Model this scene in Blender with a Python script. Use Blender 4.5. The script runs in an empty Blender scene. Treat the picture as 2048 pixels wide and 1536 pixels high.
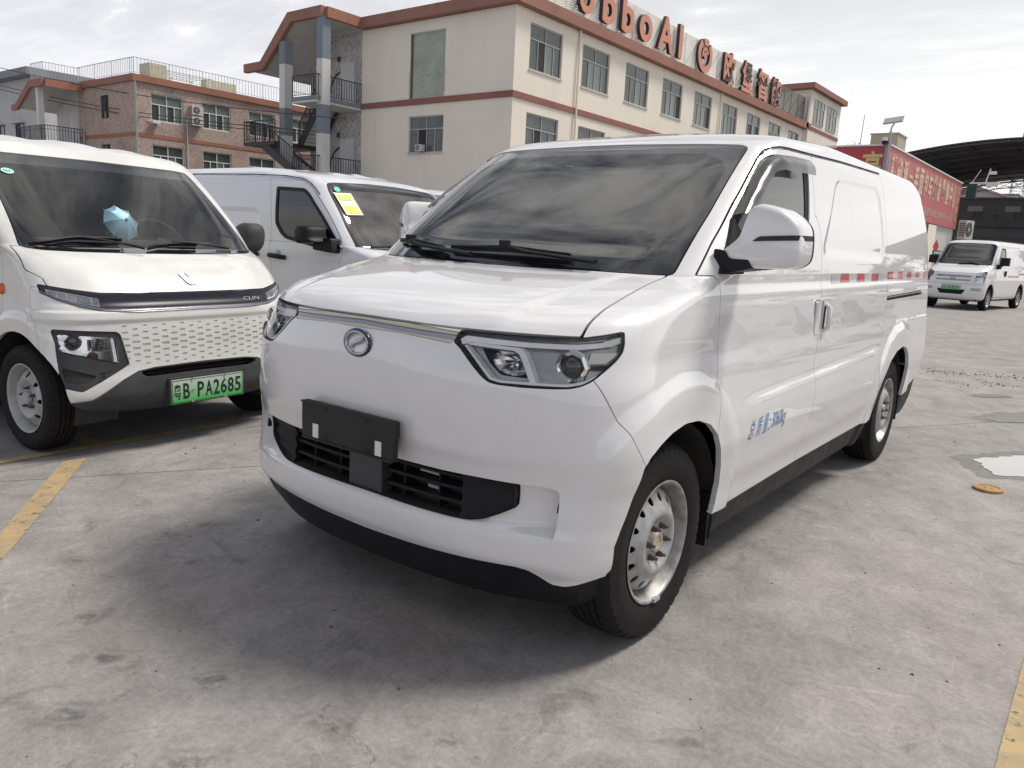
import bpy, math, random
import numpy as np
from mathutils import Matrix, Vector

random.seed(7)
RNG = np.random.default_rng(7)
scene = bpy.context.scene
COL = scene.collection

# ------------------------------------------------------------------ camera
cam_data = bpy.data.cameras.new("camera")
cam_data.sensor_width = 36.0
cam_data.lens = 27.55
cam_data.clip_start = 0.05
cam_data.clip_end = 2000.0
cam = bpy.data.objects.new("camera", cam_data)
COL.objects.link(cam)
_yaw, _pitch, _roll = -0.6502, 0.1821, 0.0508
_F = Vector((math.sin(_yaw) * math.cos(_pitch), math.cos(_yaw) * math.cos(_pitch), -math.sin(_pitch)))
_R = Vector((math.cos(_yaw), -math.sin(_yaw), 0))
_U = _R.cross(_F)
_R2 = _R * math.cos(_roll) + _U * math.sin(_roll)
_U2 = -_R * math.sin(_roll) + _U * math.cos(_roll)
_m = Matrix((_R2, _U2, -_F)).transposed().to_4x4()
_m.translation = Vector((1.8788, -1.6438, 1.2631))
cam.matrix_world = _m
scene.camera = cam

# ------------------------------------------------------------------ light
SUN_EL, SUN_AZ = math.radians(56), math.radians(31)      # azimuth measured from +Y towards +X
sun_data = bpy.data.lights.new("sun", 'SUN')
sun_data.energy = 2.4
sun_data.angle = math.radians(16)
sun_data.color = (1.0, 0.94, 0.86)
sun = bpy.data.objects.new("sun", sun_data)
COL.objects.link(sun)
_d = Vector((math.sin(SUN_AZ) * math.cos(SUN_EL), math.cos(SUN_AZ) * math.cos(SUN_EL), math.sin(SUN_EL)))
sun.rotation_euler = _d.to_track_quat('Z', 'Y').to_euler()

world = bpy.data.worlds.new("World")
scene.world = world
world.use_nodes = True


def build_sky():
    nt = world.node_tree
    nt.nodes.clear()
    N = nt.nodes.new
    L = nt.links.new
    out = N('ShaderNodeOutputWorld')
    bg = N('ShaderNodeBackground')
    bg.inputs['Strength'].default_value = 0.1
    L(bg.outputs[0], out.inputs[0])
    sky = N('ShaderNodeTexSky')
    sky.sky_type = 'NISHITA'
    sky.sun_disc = False
    sky.sun_elevation = SUN_EL
    sky.sun_rotation = SUN_AZ
    sky.air_density = 1.0
    sky.dust_density = 0.8
    tc = N('ShaderNodeTexCoord')
    sep = N('ShaderNodeSeparateXYZ')
    L(tc.outputs['Generated'], sep.inputs[0])
    zc = N('ShaderNodeMath'); zc.operation = 'MAXIMUM'; zc.inputs[1].default_value = 0.0
    L(sep.outputs[2], zc.inputs[0])
    za = N('ShaderNodeMath'); za.operation = 'ADD'; za.inputs[1].default_value = 0.10
    L(zc.outputs[0], za.inputs[0])
    dx = N('ShaderNodeMath'); dx.operation = 'DIVIDE'; L(sep.outputs[0], dx.inputs[0]); L(za.outputs[0], dx.inputs[1])
    dy = N('ShaderNodeMath'); dy.operation = 'DIVIDE'; L(sep.outputs[1], dy.inputs[0]); L(za.outputs[0], dy.inputs[1])
    cmb = N('ShaderNodeCombineXYZ'); L(dx.outputs[0], cmb.inputs[0]); L(dy.outputs[0], cmb.inputs[1])

    def noise(scale, detail, rough, dist, rot, stretch):
        mp = N('ShaderNodeMapping'); mp.inputs['Rotation'].default_value = (0, 0, rot)
        mp.inputs['Scale'].default_value = (scale * stretch, scale, 1)
        L(cmb.outputs[0], mp.inputs[0])
        n = N('ShaderNodeTexNoise'); n.inputs['Scale'].default_value = 1.0
        n.inputs['Detail'].default_value = detail; n.inputs['Roughness'].default_value = rough
        n.inputs['Distortion'].default_value = dist
        L(mp.outputs[0], n.inputs['Vector'])
        return n.outputs[0]

    big = noise(1.7, 5, .55, .5, 0.5, .7)
    fine = noise(5.6, 8, .64, .7, 0.95, .36)
    mix = N('ShaderNodeMath'); mix.operation = 'MULTIPLY_ADD'
    L(fine, mix.inputs[0]); mix.inputs[1].default_value = 0.75
    sc = N('ShaderNodeMath'); sc.operation = 'MULTIPLY'; L(big, sc.inputs[0]); sc.inputs[1].default_value = 0.6
    L(sc.outputs[0], mix.inputs[2])
    cov = N('ShaderNodeMapRange'); cov.inputs['From Min'].default_value = .56; cov.inputs['From Max'].default_value = .88
    cov.interpolation_type = 'SMOOTHSTEP'
    L(mix.outputs[0], cov.inputs[0])
    # distance towards the horizon thickens the veil
    hz = N('ShaderNodeMapRange'); hz.inputs['From Min'].default_value = .55; hz.inputs['From Max'].default_value = .12
    hz.inputs['To Min'].default_value = 0; hz.inputs['To Max'].default_value = .84
    L(sep.outputs[2], hz.inputs[0])
    mx = N('ShaderNodeMath'); mx.operation = 'MAXIMUM'
    cm = N('ShaderNodeMath'); cm.operation = 'MULTIPLY'; L(cov.outputs[0], cm.inputs[0]); cm.inputs[1].default_value = 0.97
    hadd = N('ShaderNodeMath'); hadd.operation = 'MULTIPLY_ADD'; L(cov.outputs[0], hadd.inputs[0]); hadd.inputs[1].default_value = .16
    L(hz.outputs[0], hadd.inputs[2])
    L(cm.outputs[0], mx.inputs[0]); L(hadd.outputs[0], mx.inputs[1])
    # glow of the veiled sun
    dot = N('ShaderNodeVectorMath'); dot.operation = 'DOT_PRODUCT'
    L(tc.outputs['Generated'], dot.inputs[0]); dot.inputs[1].default_value = tuple(_d)
    gl = N('ShaderNodeMapRange'); gl.inputs['From Min'].default_value = -0.6; gl.inputs['From Max'].default_value = 1.0
    gl.inputs['To Min'].default_value = 0; gl.inputs['To Max'].default_value = 1
    gl.interpolation_type = 'SMOOTHSTEP'
    L(dot.outputs['Value'], gl.inputs[0])
    cc = N('ShaderNodeMix'); cc.data_type = 'RGBA'
    cc.inputs['A'].default_value = (5.75, 5.8, 6.6, 1); cc.inputs['B'].default_value = (9.2, 9.0, 8.7, 1)
    L(gl.outputs[0], cc.inputs['Factor'])
    fin = N('ShaderNodeMix'); fin.data_type = 'RGBA'
    dim = N('ShaderNodeVectorMath'); dim.operation = 'MULTIPLY'; dim.inputs[1].default_value = (.60, .52, .44); L(sky.outputs[0], dim.inputs[0])
    L(mx.outputs[0], fin.inputs['Factor']); L(dim.outputs[0], fin.inputs['A']); L(cc.outputs['Result'], fin.inputs['B'])
    L(fin.outputs['Result'], bg.inputs['Color'])


build_sky()
scene.view_settings.view_transform = 'Standard'
scene.view_settings.look = 'None'
scene.view_settings.exposure = 0.53
scene.view_settings.gamma = 1.0
scene.view_settings.use_curve_mapping = False
scene.cycles.max_bounces = 10
scene.cycles.transparent_max_bounces = 16
scene.cycles.use_denoising = True


# ------------------------------------------------------------------ materials
def new_mat(name):
    m = bpy.data.materials.new(name)
    m.use_nodes = True
    nt = m.node_tree
    b = nt.nodes['Principled BSDF']
    return m, nt, b


def mat(name, col, rough=.5, metal=0., coat=0., coat_rough=.03, var=0., scale=6., bump=0., bscale=60., spec=.5, rvar=0., detail=5, stretch=(1, 1, 1), alpha=1.):
    m, nt, b = new_mat(name)
    b.inputs['Base Color'].default_value = (*col, 1)
    b.inputs['Roughness'].default_value = rough
    b.inputs['Metallic'].default_value = metal
    b.inputs['Coat Weight'].default_value = coat
    b.inputs['Coat Roughness'].default_value = coat_rough
    b.inputs['Specular IOR Level'].default_value = spec
    b.inputs['Alpha'].default_value = alpha
    N, L = nt.nodes.new, nt.links.new
    if var or bump or rvar:
        tc = N('ShaderNodeTexCoord')
        mp = N('ShaderNodeMapping'); mp.inputs['Scale'].default_value = stretch
        L(tc.outputs['Object'], mp.inputs[0])
    if var or rvar:
        n = N('ShaderNodeTexNoise'); n.inputs['Scale'].default_value = scale; n.inputs['Detail'].default_value = detail
        n.inputs['Roughness'].default_value = .62
        L(mp.outputs[0], n.inputs['Vector'])
        if var:
            r = N('ShaderNodeMix'); r.data_type = 'RGBA'
            mr = N('ShaderNodeMapRange'); mr.inputs['From Min'].default_value = .3; mr.inputs['From Max'].default_value = .7
            L(n.outputs[0], mr.inputs[0]); L(mr.outputs[0], r.inputs['Factor'])
            r.inputs['A'].default_value = (*[max(0, c * (1 - var)) for c in col], 1)
            r.inputs['B'].default_value = (*[min(1, c * (1 + var)) for c in col], 1)
            L(r.outputs['Result'], b.inputs['Base Color'])
        if rvar:
            mr = N('ShaderNodeMapRange'); mr.inputs['From Min'].default_value = .3; mr.inputs['From Max'].default_value = .7
            mr.inputs['To Min'].default_value = max(0, rough - rvar); mr.inputs['To Max'].default_value = rough + rvar
            L(n.outputs[0], mr.inputs[0]); L(mr.outputs[0], b.inputs['Roughness'])
    if bump:
        n2 = N('ShaderNodeTexNoise'); n2.inputs['Scale'].default_value = bscale; n2.inputs['Detail'].default_value = 4
        L(mp.outputs[0], n2.inputs['Vector'])
        bp = N('ShaderNodeBump'); bp.inputs['Strength'].default_value = bump; bp.inputs['Distance'].default_value = .01
        L(n2.outputs[0], bp.inputs['Height']); L(bp.outputs[0], b.inputs['Normal'])
    return m


def paint_mat(name, col, dirt=.5):
    """two-layer car paint, road film towards the sills, tiny specks"""
    m, nt, b = new_mat(name)
    N, L = nt.nodes.new, nt.links.new
    b.inputs['Roughness'].default_value = .35
    b.inputs['Coat Weight'].default_value = 1
    b.inputs['Coat Roughness'].default_value = .035
    b.inputs['Coat IOR'].default_value = 1.75
    tc = N('ShaderNodeTexCoord')
    n1 = N('ShaderNodeTexNoise'); n1.inputs['Scale'].default_value = 3.5; n1.inputs['Detail'].default_value = 9; n1.inputs['Roughness'].default_value = .7
    L(tc.outputs['Object'], n1.inputs['Vector'])
    mr = N('ShaderNodeMapRange'); mr.inputs['From Min'].default_value = .48; mr.inputs['From Max'].default_value = .8
    mr.inputs['To Max'].default_value = .35 * dirt
    L(n1.outputs[0], mr.inputs[0])
    vo = N('ShaderNodeTexVoronoi'); vo.inputs['Scale'].default_value = 16
    L(tc.outputs['Object'], vo.inputs['Vector'])
    sp = N('ShaderNodeMapRange'); sp.inputs['From Min'].default_value = .035; sp.inputs['From Max'].default_value = .02
    L(vo.outputs['Distance'], sp.inputs[0])
    n3 = N('ShaderNodeTexNoise'); n3.inputs['Scale'].default_value = 5; L(tc.outputs['Object'], n3.inputs['Vector'])
    gt = N('ShaderNodeMath'); gt.operation = 'GREATER_THAN'; gt.inputs[1].default_value = .62; L(n3.outputs[0], gt.inputs[0])
    ml = N('ShaderNodeMath'); ml.operation = 'MULTIPLY'; L(sp.outputs[0], ml.inputs[0]); L(gt.outputs[0], ml.inputs[1])
    ml2 = N('ShaderNodeMath'); ml2.operation = 'MULTIPLY'; ml2.inputs[1].default_value = .55 * dirt; L(ml.outputs[0], ml2.inputs[0])
    mx = N('ShaderNodeMath'); mx.operation = 'MAXIMUM'; L(mr.outputs[0], mx.inputs[0]); L(ml2.outputs[0], mx.inputs[1])
    c = N('ShaderNodeMix'); c.data_type = 'RGBA'
    c.inputs['A'].default_value = (*col, 1); c.inputs['B'].default_value = (.36, .33, .29, 1)
    L(mx.outputs[0], c.inputs['Factor']); L(c.outputs['Result'], b.inputs['Base Color'])
    cr = N('ShaderNodeMapRange'); cr.inputs['From Min'].default_value = .4; cr.inputs['From Max'].default_value = .75
    cr.inputs['To Min'].default_value = .0; cr.inputs['To Max'].default_value = .045
    L(n1.outputs[0], cr.inputs[0]); L(cr.outputs[0], b.inputs['Coat Roughness'])
    return m


def glass_mat(name, tint, ior=1.75, rough=0.0, haze=0.0):
    """thin automotive glass: tinted see-through layer under a sharp fresnel reflection"""
    m, nt, b = new_mat(name)
    nt.nodes.remove(b)
    N, L = nt.nodes.new, nt.links.new
    out = nt.nodes['Material Output']
    tr = N('ShaderNodeBsdfTransparent'); tr.inputs[0].default_value = (*tint, 1)
    gl = N('ShaderNodeBsdfGlossy'); gl.inputs['Roughness'].default_value = rough; gl.inputs['Color'].default_value = (1, 1, 1, 1)
    fr = N('ShaderNodeFresnel'); fr.inputs['IOR'].default_value = ior
    mx = N('ShaderNodeMixShader')
    L(fr.outputs[0], mx.inputs[0]); L(tr.outputs[0], mx.inputs[1]); L(gl.outputs[0], mx.inputs[2])
    last = mx
    if haze:
        df = N('ShaderNodeBsdfDiffuse'); df.inputs[0].default_value = (.5, .48, .45, 1)
        tc = N('ShaderNodeTexCoord'); n = N('ShaderNodeTexNoise'); n.inputs['Scale'].default_value = 4; n.inputs['Detail'].default_value = 8
        L(tc.outputs['Object'], n.inputs['Vector'])
        mr = N('ShaderNodeMapRange'); mr.inputs['From Min'].default_value = .35; mr.inputs['From Max'].default_value = .8
        mr.inputs['To Min'].default_value = haze * .3; mr.inputs['To Max'].default_value = haze * 1.6
        L(n.outputs[0], mr.inputs[0])
        m2 = N('ShaderNodeMixShader'); L(mr.outputs[0], m2.inputs[0]); L(mx.outputs[0], m2.inputs[1]); L(df.outputs[0], m2.inputs[2])
        last = m2
    L(last.outputs[0], out.inputs['Surface'])
    return m


M = {}
M['paint'] = paint_mat('white_van_paint', (.72, .72, .73), .35)
M['paint_old'] = paint_mat('old_white_van_paint', (.69, .69, .67), .8)
M['paint_cool'] = paint_mat('cool_white_van_paint', (.66, .68, .72), .4)
M['frit'] = mat('glass_black_border', (.012, .012, .014), .12, coat=1, coat_rough=.0, spec=.8)
M['glass'] = glass_mat('windscreen_glass', (.42, .45, .47), 2.0, haze=.002)
M['glass_clear'] = glass_mat('clear_window_glass', (.86, .90, .89), 1.75, haze=.02)
M['glass_side'] = glass_mat('side_window_glass', (.55, .58, .59), 2.3, haze=.05)
M['glass_dark'] = glass_mat('dark_side_window_glass', (.16, .17, .18), 1.8, haze=.015)
M['lens'] = glass_mat('headlamp_lens', (.98, .98, .98), 1.4)
M['visor'] = glass_mat('smoked_visor_acrylic', (.20, .20, .22), 1.6, rough=.20, haze=.10)
M['black'] = mat('black_plastic', (.012, .012, .014), .48, var=.25, scale=9, bump=.15, bscale=250, rvar=.08, spec=.22)
M['black_dusty'] = mat('dusty_black_plastic', (.032, .031, .030), .62, var=.35, scale=7, bump=.2, bscale=180, rvar=.1, spec=.25)
M['grey_plastic'] = mat('grey_bumper_plastic', (.047, .049, .053), .62, var=.25, scale=8, bump=.2, bscale=220, spec=.3)
M['gloss_black'] = mat('gloss_black_panel', (.018, .019, .030), .28, spec=.35)
M['chrome'] = mat('chrome', (.78, .78, .79), .10, metal=1)
M['badge_chrome'] = mat('badge_chrome', (.50, .52, .58), .14, metal=1)
M['champagne'] = mat('champagne_trim', (.56, .52, .42), .34, metal=.25, coat=.4)
M['bluegrey'] = mat('blue_grey_trim', (.33, .35, .42), .32, metal=.25, coat=.4)
M['reflector'] = mat('lamp_reflector', (.72, .73, .75), .16, metal=1, var=.12, scale=40)
M['lamp_dark'] = mat('lamp_bezel_grey', (.36, .37, .38), .26, metal=.6, var=.1, scale=30)
M['light_guide'] = mat('white_light_guide', (.93, .94, .96), .3, coat=.3)
M['led_pale'] = mat('pale_lamp_plastic', (.85, .85, .78), .35)
M['projector'] = mat('projector_lens', (.02, .02, .024), .05, coat=1, coat_rough=0)
M['amber'] = mat('amber_lamp', (.62, .12, .03), .25, coat=.6)
M['redlamp'] = mat('dull_red_lamp', (.16, .05, .045), .3, coat=.4)
M['rubber'] = mat('tyre_rubber', (.016, .0155, .016), .78, var=.3, scale=14, bump=.25, bscale=120, rvar=.1, spec=.18)
M['steel'] = mat('silver_wheel_steel', (.38, .38, .385), .46, metal=.45, var=.22, scale=26, rvar=.1)
M['rim_worn'] = mat('worn_rim_steel', (.33, .325, .32), .48, metal=.55, var=.4, scale=22, rvar=.15)
M['rim_grey'] = mat('painted_grey_rim', (.40, .40, .40), .5, metal=.25, var=.2, scale=20)
M['nut'] = mat('rusty_wheel_nut', (.12, .105, .095), .5, metal=.6, var=.4, scale=60)
M['hubcap'] = mat('beige_hub_cap', (.40, .355, .27), .5, var=.25, scale=40)
M['well'] = mat('wheel_well_liner', (.022, .021, .020), .85, var=.3, scale=12, bump=.3, bscale=90)
M['interior'] = mat('grey_cabin_trim', (.085, .083, .085), .75, var=.12, scale=14)
M['interior_dark'] = mat('dark_cabin_trim', (.030, .030, .033), .7, var=.15, scale=12)
M['interior_pale'] = mat('pale_cabin_trim', (.55, .56, .55), .7, var=.08, scale=10)
M['seat'] = mat('seat_cloth', (.10, .10, .11), .9, bump=.2, bscale=300)
M['red_tape'] = mat('red_reflective_tape', (.47, .025, .035), .28, coat=.6, var=.2, scale=25)
M['white_tape'] = mat('silver_reflective_tape', (.48, .50, .51), .28, coat=.6, var=.1, scale=25)
M['blue_print'] = mat('blue_print', (.06, .20, .46), .4)
M['white_print'] = mat('white_print', (.8, .8, .8), .4)
M['black_print'] = mat('black_print', (.012, .03, .02), .4)
M['white_plastic'] = mat('white_clip_plastic', (.72, .71, .66), .5)


# ------------------------------------------------------------------ object helpers
class MB:
    """collects shapes and links them as ONE mesh object"""
    def __init__(s):
        s.v, s.f = [], []

    def add(s, vs, fs):
        o = len(s.v)
        s.v += [tuple(map(float, p)) for p in vs]
        s.f += [tuple(int(i) + o for i in f) for f in fs]
        return s

    def box(s, a, b, rot=0., c=None):
        (x0, y0, z0), (x1, y1, z1) = a, b
        vs = [(x0, y0, z0), (x1, y0, z0), (x1, y1, z0), (x0, y1, z0), (x0, y0, z1), (x1, y0, z1), (x1, y1, z1), (x0, y1, z1)]
        if rot:
            cx, cy = c if c else ((x0 + x1) / 2, (y0 + y1) / 2)
            cr, sr = math.cos(rot), math.sin(rot)
            vs = [(cx + (x - cx) * cr - (y - cy) * sr, cy + (x - cx) * sr + (y - cy) * cr, z) for x, y, z in vs]
        return s.add(vs, [(0, 3, 2, 1), (4, 5, 6, 7), (0, 1, 5, 4), (1, 2, 6, 5), (2, 3, 7, 6), (3, 0, 4, 7)])

    def bar(s, p, q, w, h=None, up=(0, 0, 1)):
        """square bar from p to q"""
        h = h or w
        p, q = Vector(p), Vector(q)
        d = (q - p).normalized()
        u = Vector(up)
        if abs(d.dot(u)) > .98:
            u = Vector((1, 0, 0))
        r = d.cross(u).normalized()
        u = r.cross(d)
        vs = []
        for c in (p, q):
            for a, b in ((-1, -1), (1, -1), (1, 1), (-1, 1)):
                vs.append(c + r * (a * w / 2) + u * (b * h / 2))
        return s.add(vs, [(0, 1, 2, 3), (7, 6, 5, 4), (0, 4, 5, 1), (1, 5, 6, 2), (2, 6, 7, 3), (3, 7, 4, 0)])

    def tube(s, path, r, n=8, caps=True, flat=1.):
        P = [Vector(p) for p in path]
        rs = r if hasattr(r, '__len__') else [r] * len(P)
        o = len(s.v)
        prev = None
        for i, p in enumerate(P):
            d = (P[min(i + 1, len(P) - 1)] - P[max(i - 1, 0)]).normalized()
            u = prev if prev is not None else (Vector((0, 0, 1)) if abs(d.z) < .95 else Vector((1, 0, 0)))
            a = d.cross(u).normalized()
            u = a.cross(d)
            prev = u
            for k in range(n):
                t = 2 * math.pi * k / n
                s.v.append(tuple(p + a * (rs[i] * math.cos(t)) + u * (rs[i] * flat * math.sin(t))))
        for i in range(len(P) - 1):
            for k in range(n):
                k2 = (k + 1) % n
                s.f.append((o + i * n + k, o + i * n + k2, o + (i + 1) * n + k2, o + (i + 1) * n + k))
        if caps:
            s.f.append(tuple(o + k for k in reversed(range(n))))
            s.f.append(tuple(o + (len(P) - 1) * n + k for k in range(n)))
        return s

    def lathe(s, prof, n=32, axis='x', c=(0, 0, 0), cap=False):
        """prof: list of (distance along axis, radius)"""
        o = len(s.v)
        for h, r in prof:
            for k in range(n):
                t = 2 * math.pi * k / n
                a, b = r * math.cos(t), r * math.sin(t)
                p = {'x': (h, a, b), 'y': (b, h, a), 'z': (a, b, h)}[axis]
                s.v.append((p[0] + c[0], p[1] + c[1], p[2] + c[2]))
        for i in range(len(prof) - 1):
            for k in range(n):
                k2 = (k + 1) % n
                s.f.append((o + i * n + k, o + (i + 1) * n + k, o + (i + 1) * n + k2, o + i * n + k2))
        if cap:
            s.f.append(tuple(o + k for k in range(n)))
            s.f.append(tuple(o + (len(prof) - 1) * n + k for k in reversed(range(n))))
        return s

    def prism(s, poly, axis, a, b):
        """extrude a 2D polygon along an axis from a to b; poly in the two other axes (cyclic order kept x,y,z)"""
        n = len(poly)
        f = {'x': lambda p, h: (h, p[0], p[1]), 'y': lambda p, h: (p[0], h, p[1]), 'z': lambda p, h: (p[0], p[1], h)}[axis]
        vs = [f(p, a) for p in poly] + [f(p, b) for p in poly]
        fs = [tuple(range(n)), tuple(reversed(range(n, 2 * n)))]
        for i in range(n):
            j = (i + 1) % n
            fs.append((i, i + n, j + n, j))
        return s.add(vs, fs)

    def mesh(s, name):
        me = bpy.data.meshes.new(name)
        me.from_pydata(s.v, [], s.f)
        me.update()
        return me

    def build(s, name, m, parent=None, smooth=None, fix=True):
        me = s.mesh(name)
        if fix:
            import bmesh
            bm = bmesh.new(); bm.from_mesh(me)
            bmesh.ops.recalc_face_normals(bm, faces=bm.faces)
            bm.to_mesh(me); bm.free()
        return link(name, me, m, parent, smooth)


def link(name, me, m=None, parent=None, smooth=None):
    if m is not None and not me.materials:
        me.materials.append(m)
    if smooth is not None:
        me.polygons.foreach_set('use_smooth', [True] * len(me.polygons))
        if smooth < 179:
            me.set_sharp_from_angle(angle=math.radians(smooth))
    o = bpy.data.objects.new(name, me)
    COL.objects.link(o)
    if parent is not None:
        o.parent = parent
    return o


def thing(name, label, cat, loc=(0, 0, 0), rz=0., group=None):
    o = bpy.data.objects.new(name, None)
    COL.objects.link(o)
    o.location = loc
    o.rotation_euler = (0, 0, rz)
    return tag(o, label, cat, group)


def tag(o, label, cat, group=None):
    o['label'] = label
    o['category'] = cat
    if group:
        o['group'] = group
    return o


def kind(o, k):
    o['kind'] = k
    return o


def part(name, parent, loc=(0, 0, 0), rot=(0, 0, 0)):
    o = bpy.data.objects.new(name, None)
    COL.objects.link(o)
    o.parent = parent
    o.location = loc
    o.rotation_euler = rot
    return o


def copy_tree(o, parent=None):
    c = o.copy()
    COL.objects.link(c)
    if parent is not None:
        c.parent = parent
    for ch in list(o.children):
        copy_tree(ch, c)
    return c


def text_mesh(s, bold=0.0, extrude=0.0):
    cu = bpy.data.curves.new('lettering', 'FONT')
    cu.body = s
    cu.offset = bold
    cu.extrude = extrude
    cu.resolution_u = 3
    ob = bpy.data.objects.new('lettering', cu)
    COL.objects.link(ob)
    dg = bpy.context.evaluated_depsgraph_get()
    me = bpy.data.meshes.new_from_object(ob.evaluated_get(dg))
    COL.objects.unlink(ob)
    bpy.data.objects.remove(ob)
    me.materials.clear()
    return me


def text_on(name, s, m, parent, origin, ux, uy, width, height, bold=0., shear=0., depth=0.):
    """write s so that its ink box fills width x height from origin along ux / uy"""
    me = text_mesh(s, bold, .5 if depth else 0.)
    n = len(me.vertices)
    co = np.empty(n * 3); me.vertices.foreach_get('co', co); co = co.reshape(-1, 3)
    lo, hi = co.min(0), co.max(0)
    a = (co[:, 0] - lo[0]) / max(hi[0] - lo[0], 1e-6) * width
    b = (co[:, 1] - lo[1]) / max(hi[1] - lo[1], 1e-6) * height
    a = a + b * shear
    ux, uy = np.array(ux, float), np.array(uy, float)
    nn = np.cross(ux, uy)
    out = np.array(origin, float) + a[:, None] * ux + b[:, None] * uy + ((co[:, 2] + .5) * depth if depth else 0 * a)[:, None] * nn
    me.vertices.foreach_set('co', out.ravel())
    me.update()
    return link(name, me, m, parent)


# ------------------------------------------------------------------ body-panel engine
def hermite(keys, t):
    K = np.asarray(keys, float); n = len(K)
    d = np.diff(K, axis=0); m = np.zeros_like(K)
    a, b = d[:-1], d[1:]
    with np.errstate(all='ignore'):
        m[1:-1] = np.where(a * b > 0, 2 * a * b / (a + b), 0)
    m[0] = d[0]; m[-1] = d[-1]
    i = np.clip(np.floor(t).astype(int), 0, n - 2); u = (t - i)[:, None]
    return (2 * u**3 - 3 * u**2 + 1) * K[i] + (u**3 - 2 * u**2 + u) * m[i] + (-2 * u**3 + 3 * u**2) * K[i + 1] + (u**3 - u**2) * m[i + 1]


def sstep(u):
    u = np.clip(u, 0, 1)
    return u * u * (3 - 2 * u)


def loft(keys, per, nA, nB, nC, yend, rearD):
    n = len(keys)
    t = np.concatenate([np.linspace(i, i + 1, per, endpoint=False) for i in range(n - 1)] + [[n - 1]])
    G = []
    for yf, zf, w, zs, D, p, Lz, rb in hermite(keys, t):
        th = np.linspace(0, np.pi / 2, 400)
        x = w * np.sin(th)**(2 / p); y = yf + D * (1 - np.cos(th))
        s = np.concatenate([[0], np.cumsum(np.hypot(np.diff(x), np.diff(y)))])
        q = np.linspace(0, s[-1], nA); X = [np.interp(q, s, x)]; Y = [np.interp(q, s, y)]
        ye = yend - rearD - rb
        X.append(np.full(nB, w)); Y.append(np.linspace(yf + D, ye, nB + 1)[1:])
        x = np.maximum(w * np.cos(th)**.5, 0); y = ye + rearD * np.sin(th)
        s = np.concatenate([[0], np.cumsum(np.hypot(np.diff(x), np.diff(y)))])
        q = np.linspace(0, s[-1], nC + 1)[1:]; X.append(np.interp(q, s, x)); Y.append(np.interp(q, s, y))
        X = np.concatenate(X); Y = np.concatenate(Y)
        G.append(np.stack([X, Y, zf + (zs - zf) * sstep((Y - yf) / Lz)], -1))
    return np.array(G)


def grid_normals(G):
    n = -np.cross(np.gradient(G, axis=1), np.gradient(G, axis=0))
    n = np.cross(np.gradient(G, axis=1), np.gradient(G, axis=0))
    return n / np.maximum(np.linalg.norm(n, axis=-1, keepdims=True), 1e-12)


class Half:
    """triangle mesh of the x >= 0 half with smooth normals"""
    def __init__(s, V, N, T):
        s.V, s.N, s.T = V, N, T

    def copy(s):
        return Half(s.V.copy(), s.N.copy(), s.T.copy())


def make_half(keys, yend, rearD=.2, per=8, nA=90, nB=200, nC=24, disp=None):
    G = loft(keys, per, nA, nB, nC, yend, rearD)
    N = grid_normals(G)
    if disp:
        G = G + N * disp(G, N)[..., None]
        G[:, 0, 0] = 0
        N = grid_normals(G)
    N[:, 0, 0] = 0
    N[-1] = (0, 0, 1)
    N /= np.maximum(np.linalg.norm(N, axis=-1, keepdims=True), 1e-12)
    nr, nc = G.shape[:2]
    i = (np.arange(nr - 1)[:, None] * nc + np.arange(nc - 1)[None]).ravel()
    a, b, c, d = i, i + 1, i + nc + 1, i + nc
    T = np.concatenate([np.stack([a, b, c], -1), np.stack([a, c, d], -1)])
    return Half(G.reshape(-1, 3), N.reshape(-1, 3), T)


def _compact(V, N, T):
    u, inv = np.unique(T, return_inverse=True)
    return Half(V[u], N[u], inv.reshape(-1, 3))


def split(h, f):
    """clip the half along the zero line of the per-vertex value f -> (negative side, positive side)"""
    f = np.where(np.abs(f) < 2e-5, 2e-5, f)
    neg = f < 0
    c = neg[h.T].sum(1)
    Tin, Tout = [h.T[c == 3]], [h.T[c == 0]]
    V, N = [h.V], [h.N]
    base = len(h.V)
    mixT = h.T[(c == 1) | (c == 2)]
    if len(mixT):
        lone_neg = neg[mixT].sum(1) == 1
        lone = np.where(lone_neg[:, None], neg[mixT], ~neg[mixT]).argmax(1)
        r = np.arange(len(mixT))
        A, B, Cc = mixT[r, lone], mixT[r, (lone + 1) % 3], mixT[r, (lone + 2) % 3]
        e = np.concatenate([np.sort(np.stack([A, B], -1), 1), np.sort(np.stack([A, Cc], -1), 1)])
        u, inv = np.unique(e, axis=0, return_inverse=True)
        inv = inv.ravel()
        t = f[u[:, 0]] / (f[u[:, 0]] - f[u[:, 1]])
        V.append(h.V[u[:, 0]] * (1 - t[:, None]) + h.V[u[:, 1]] * t[:, None])
        nn = h.N[u[:, 0]] * (1 - t[:, None]) + h.N[u[:, 1]] * t[:, None]
        N.append(nn / np.maximum(np.linalg.norm(nn, axis=1, keepdims=True), 1e-9))
        AB, AC = base + inv[:len(mixT)], base + inv[len(mixT):]
        tri1 = np.stack([A, AB, AC], -1)
        tri2 = np.concatenate([np.stack([AB, B, Cc], -1), np.stack([AB, Cc, AC], -1)])
        l2 = np.concatenate([lone_neg, lone_neg])
        Tin += [tri1[lone_neg], tri2[~l2]]
        Tout += [tri1[~lone_neg], tri2[l2]]
    V = np.concatenate(V); N = np.concatenate(N)
    return _compact(V, N, np.concatenate(Tin)), _compact(V, N, np.concatenate(Tout))


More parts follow.
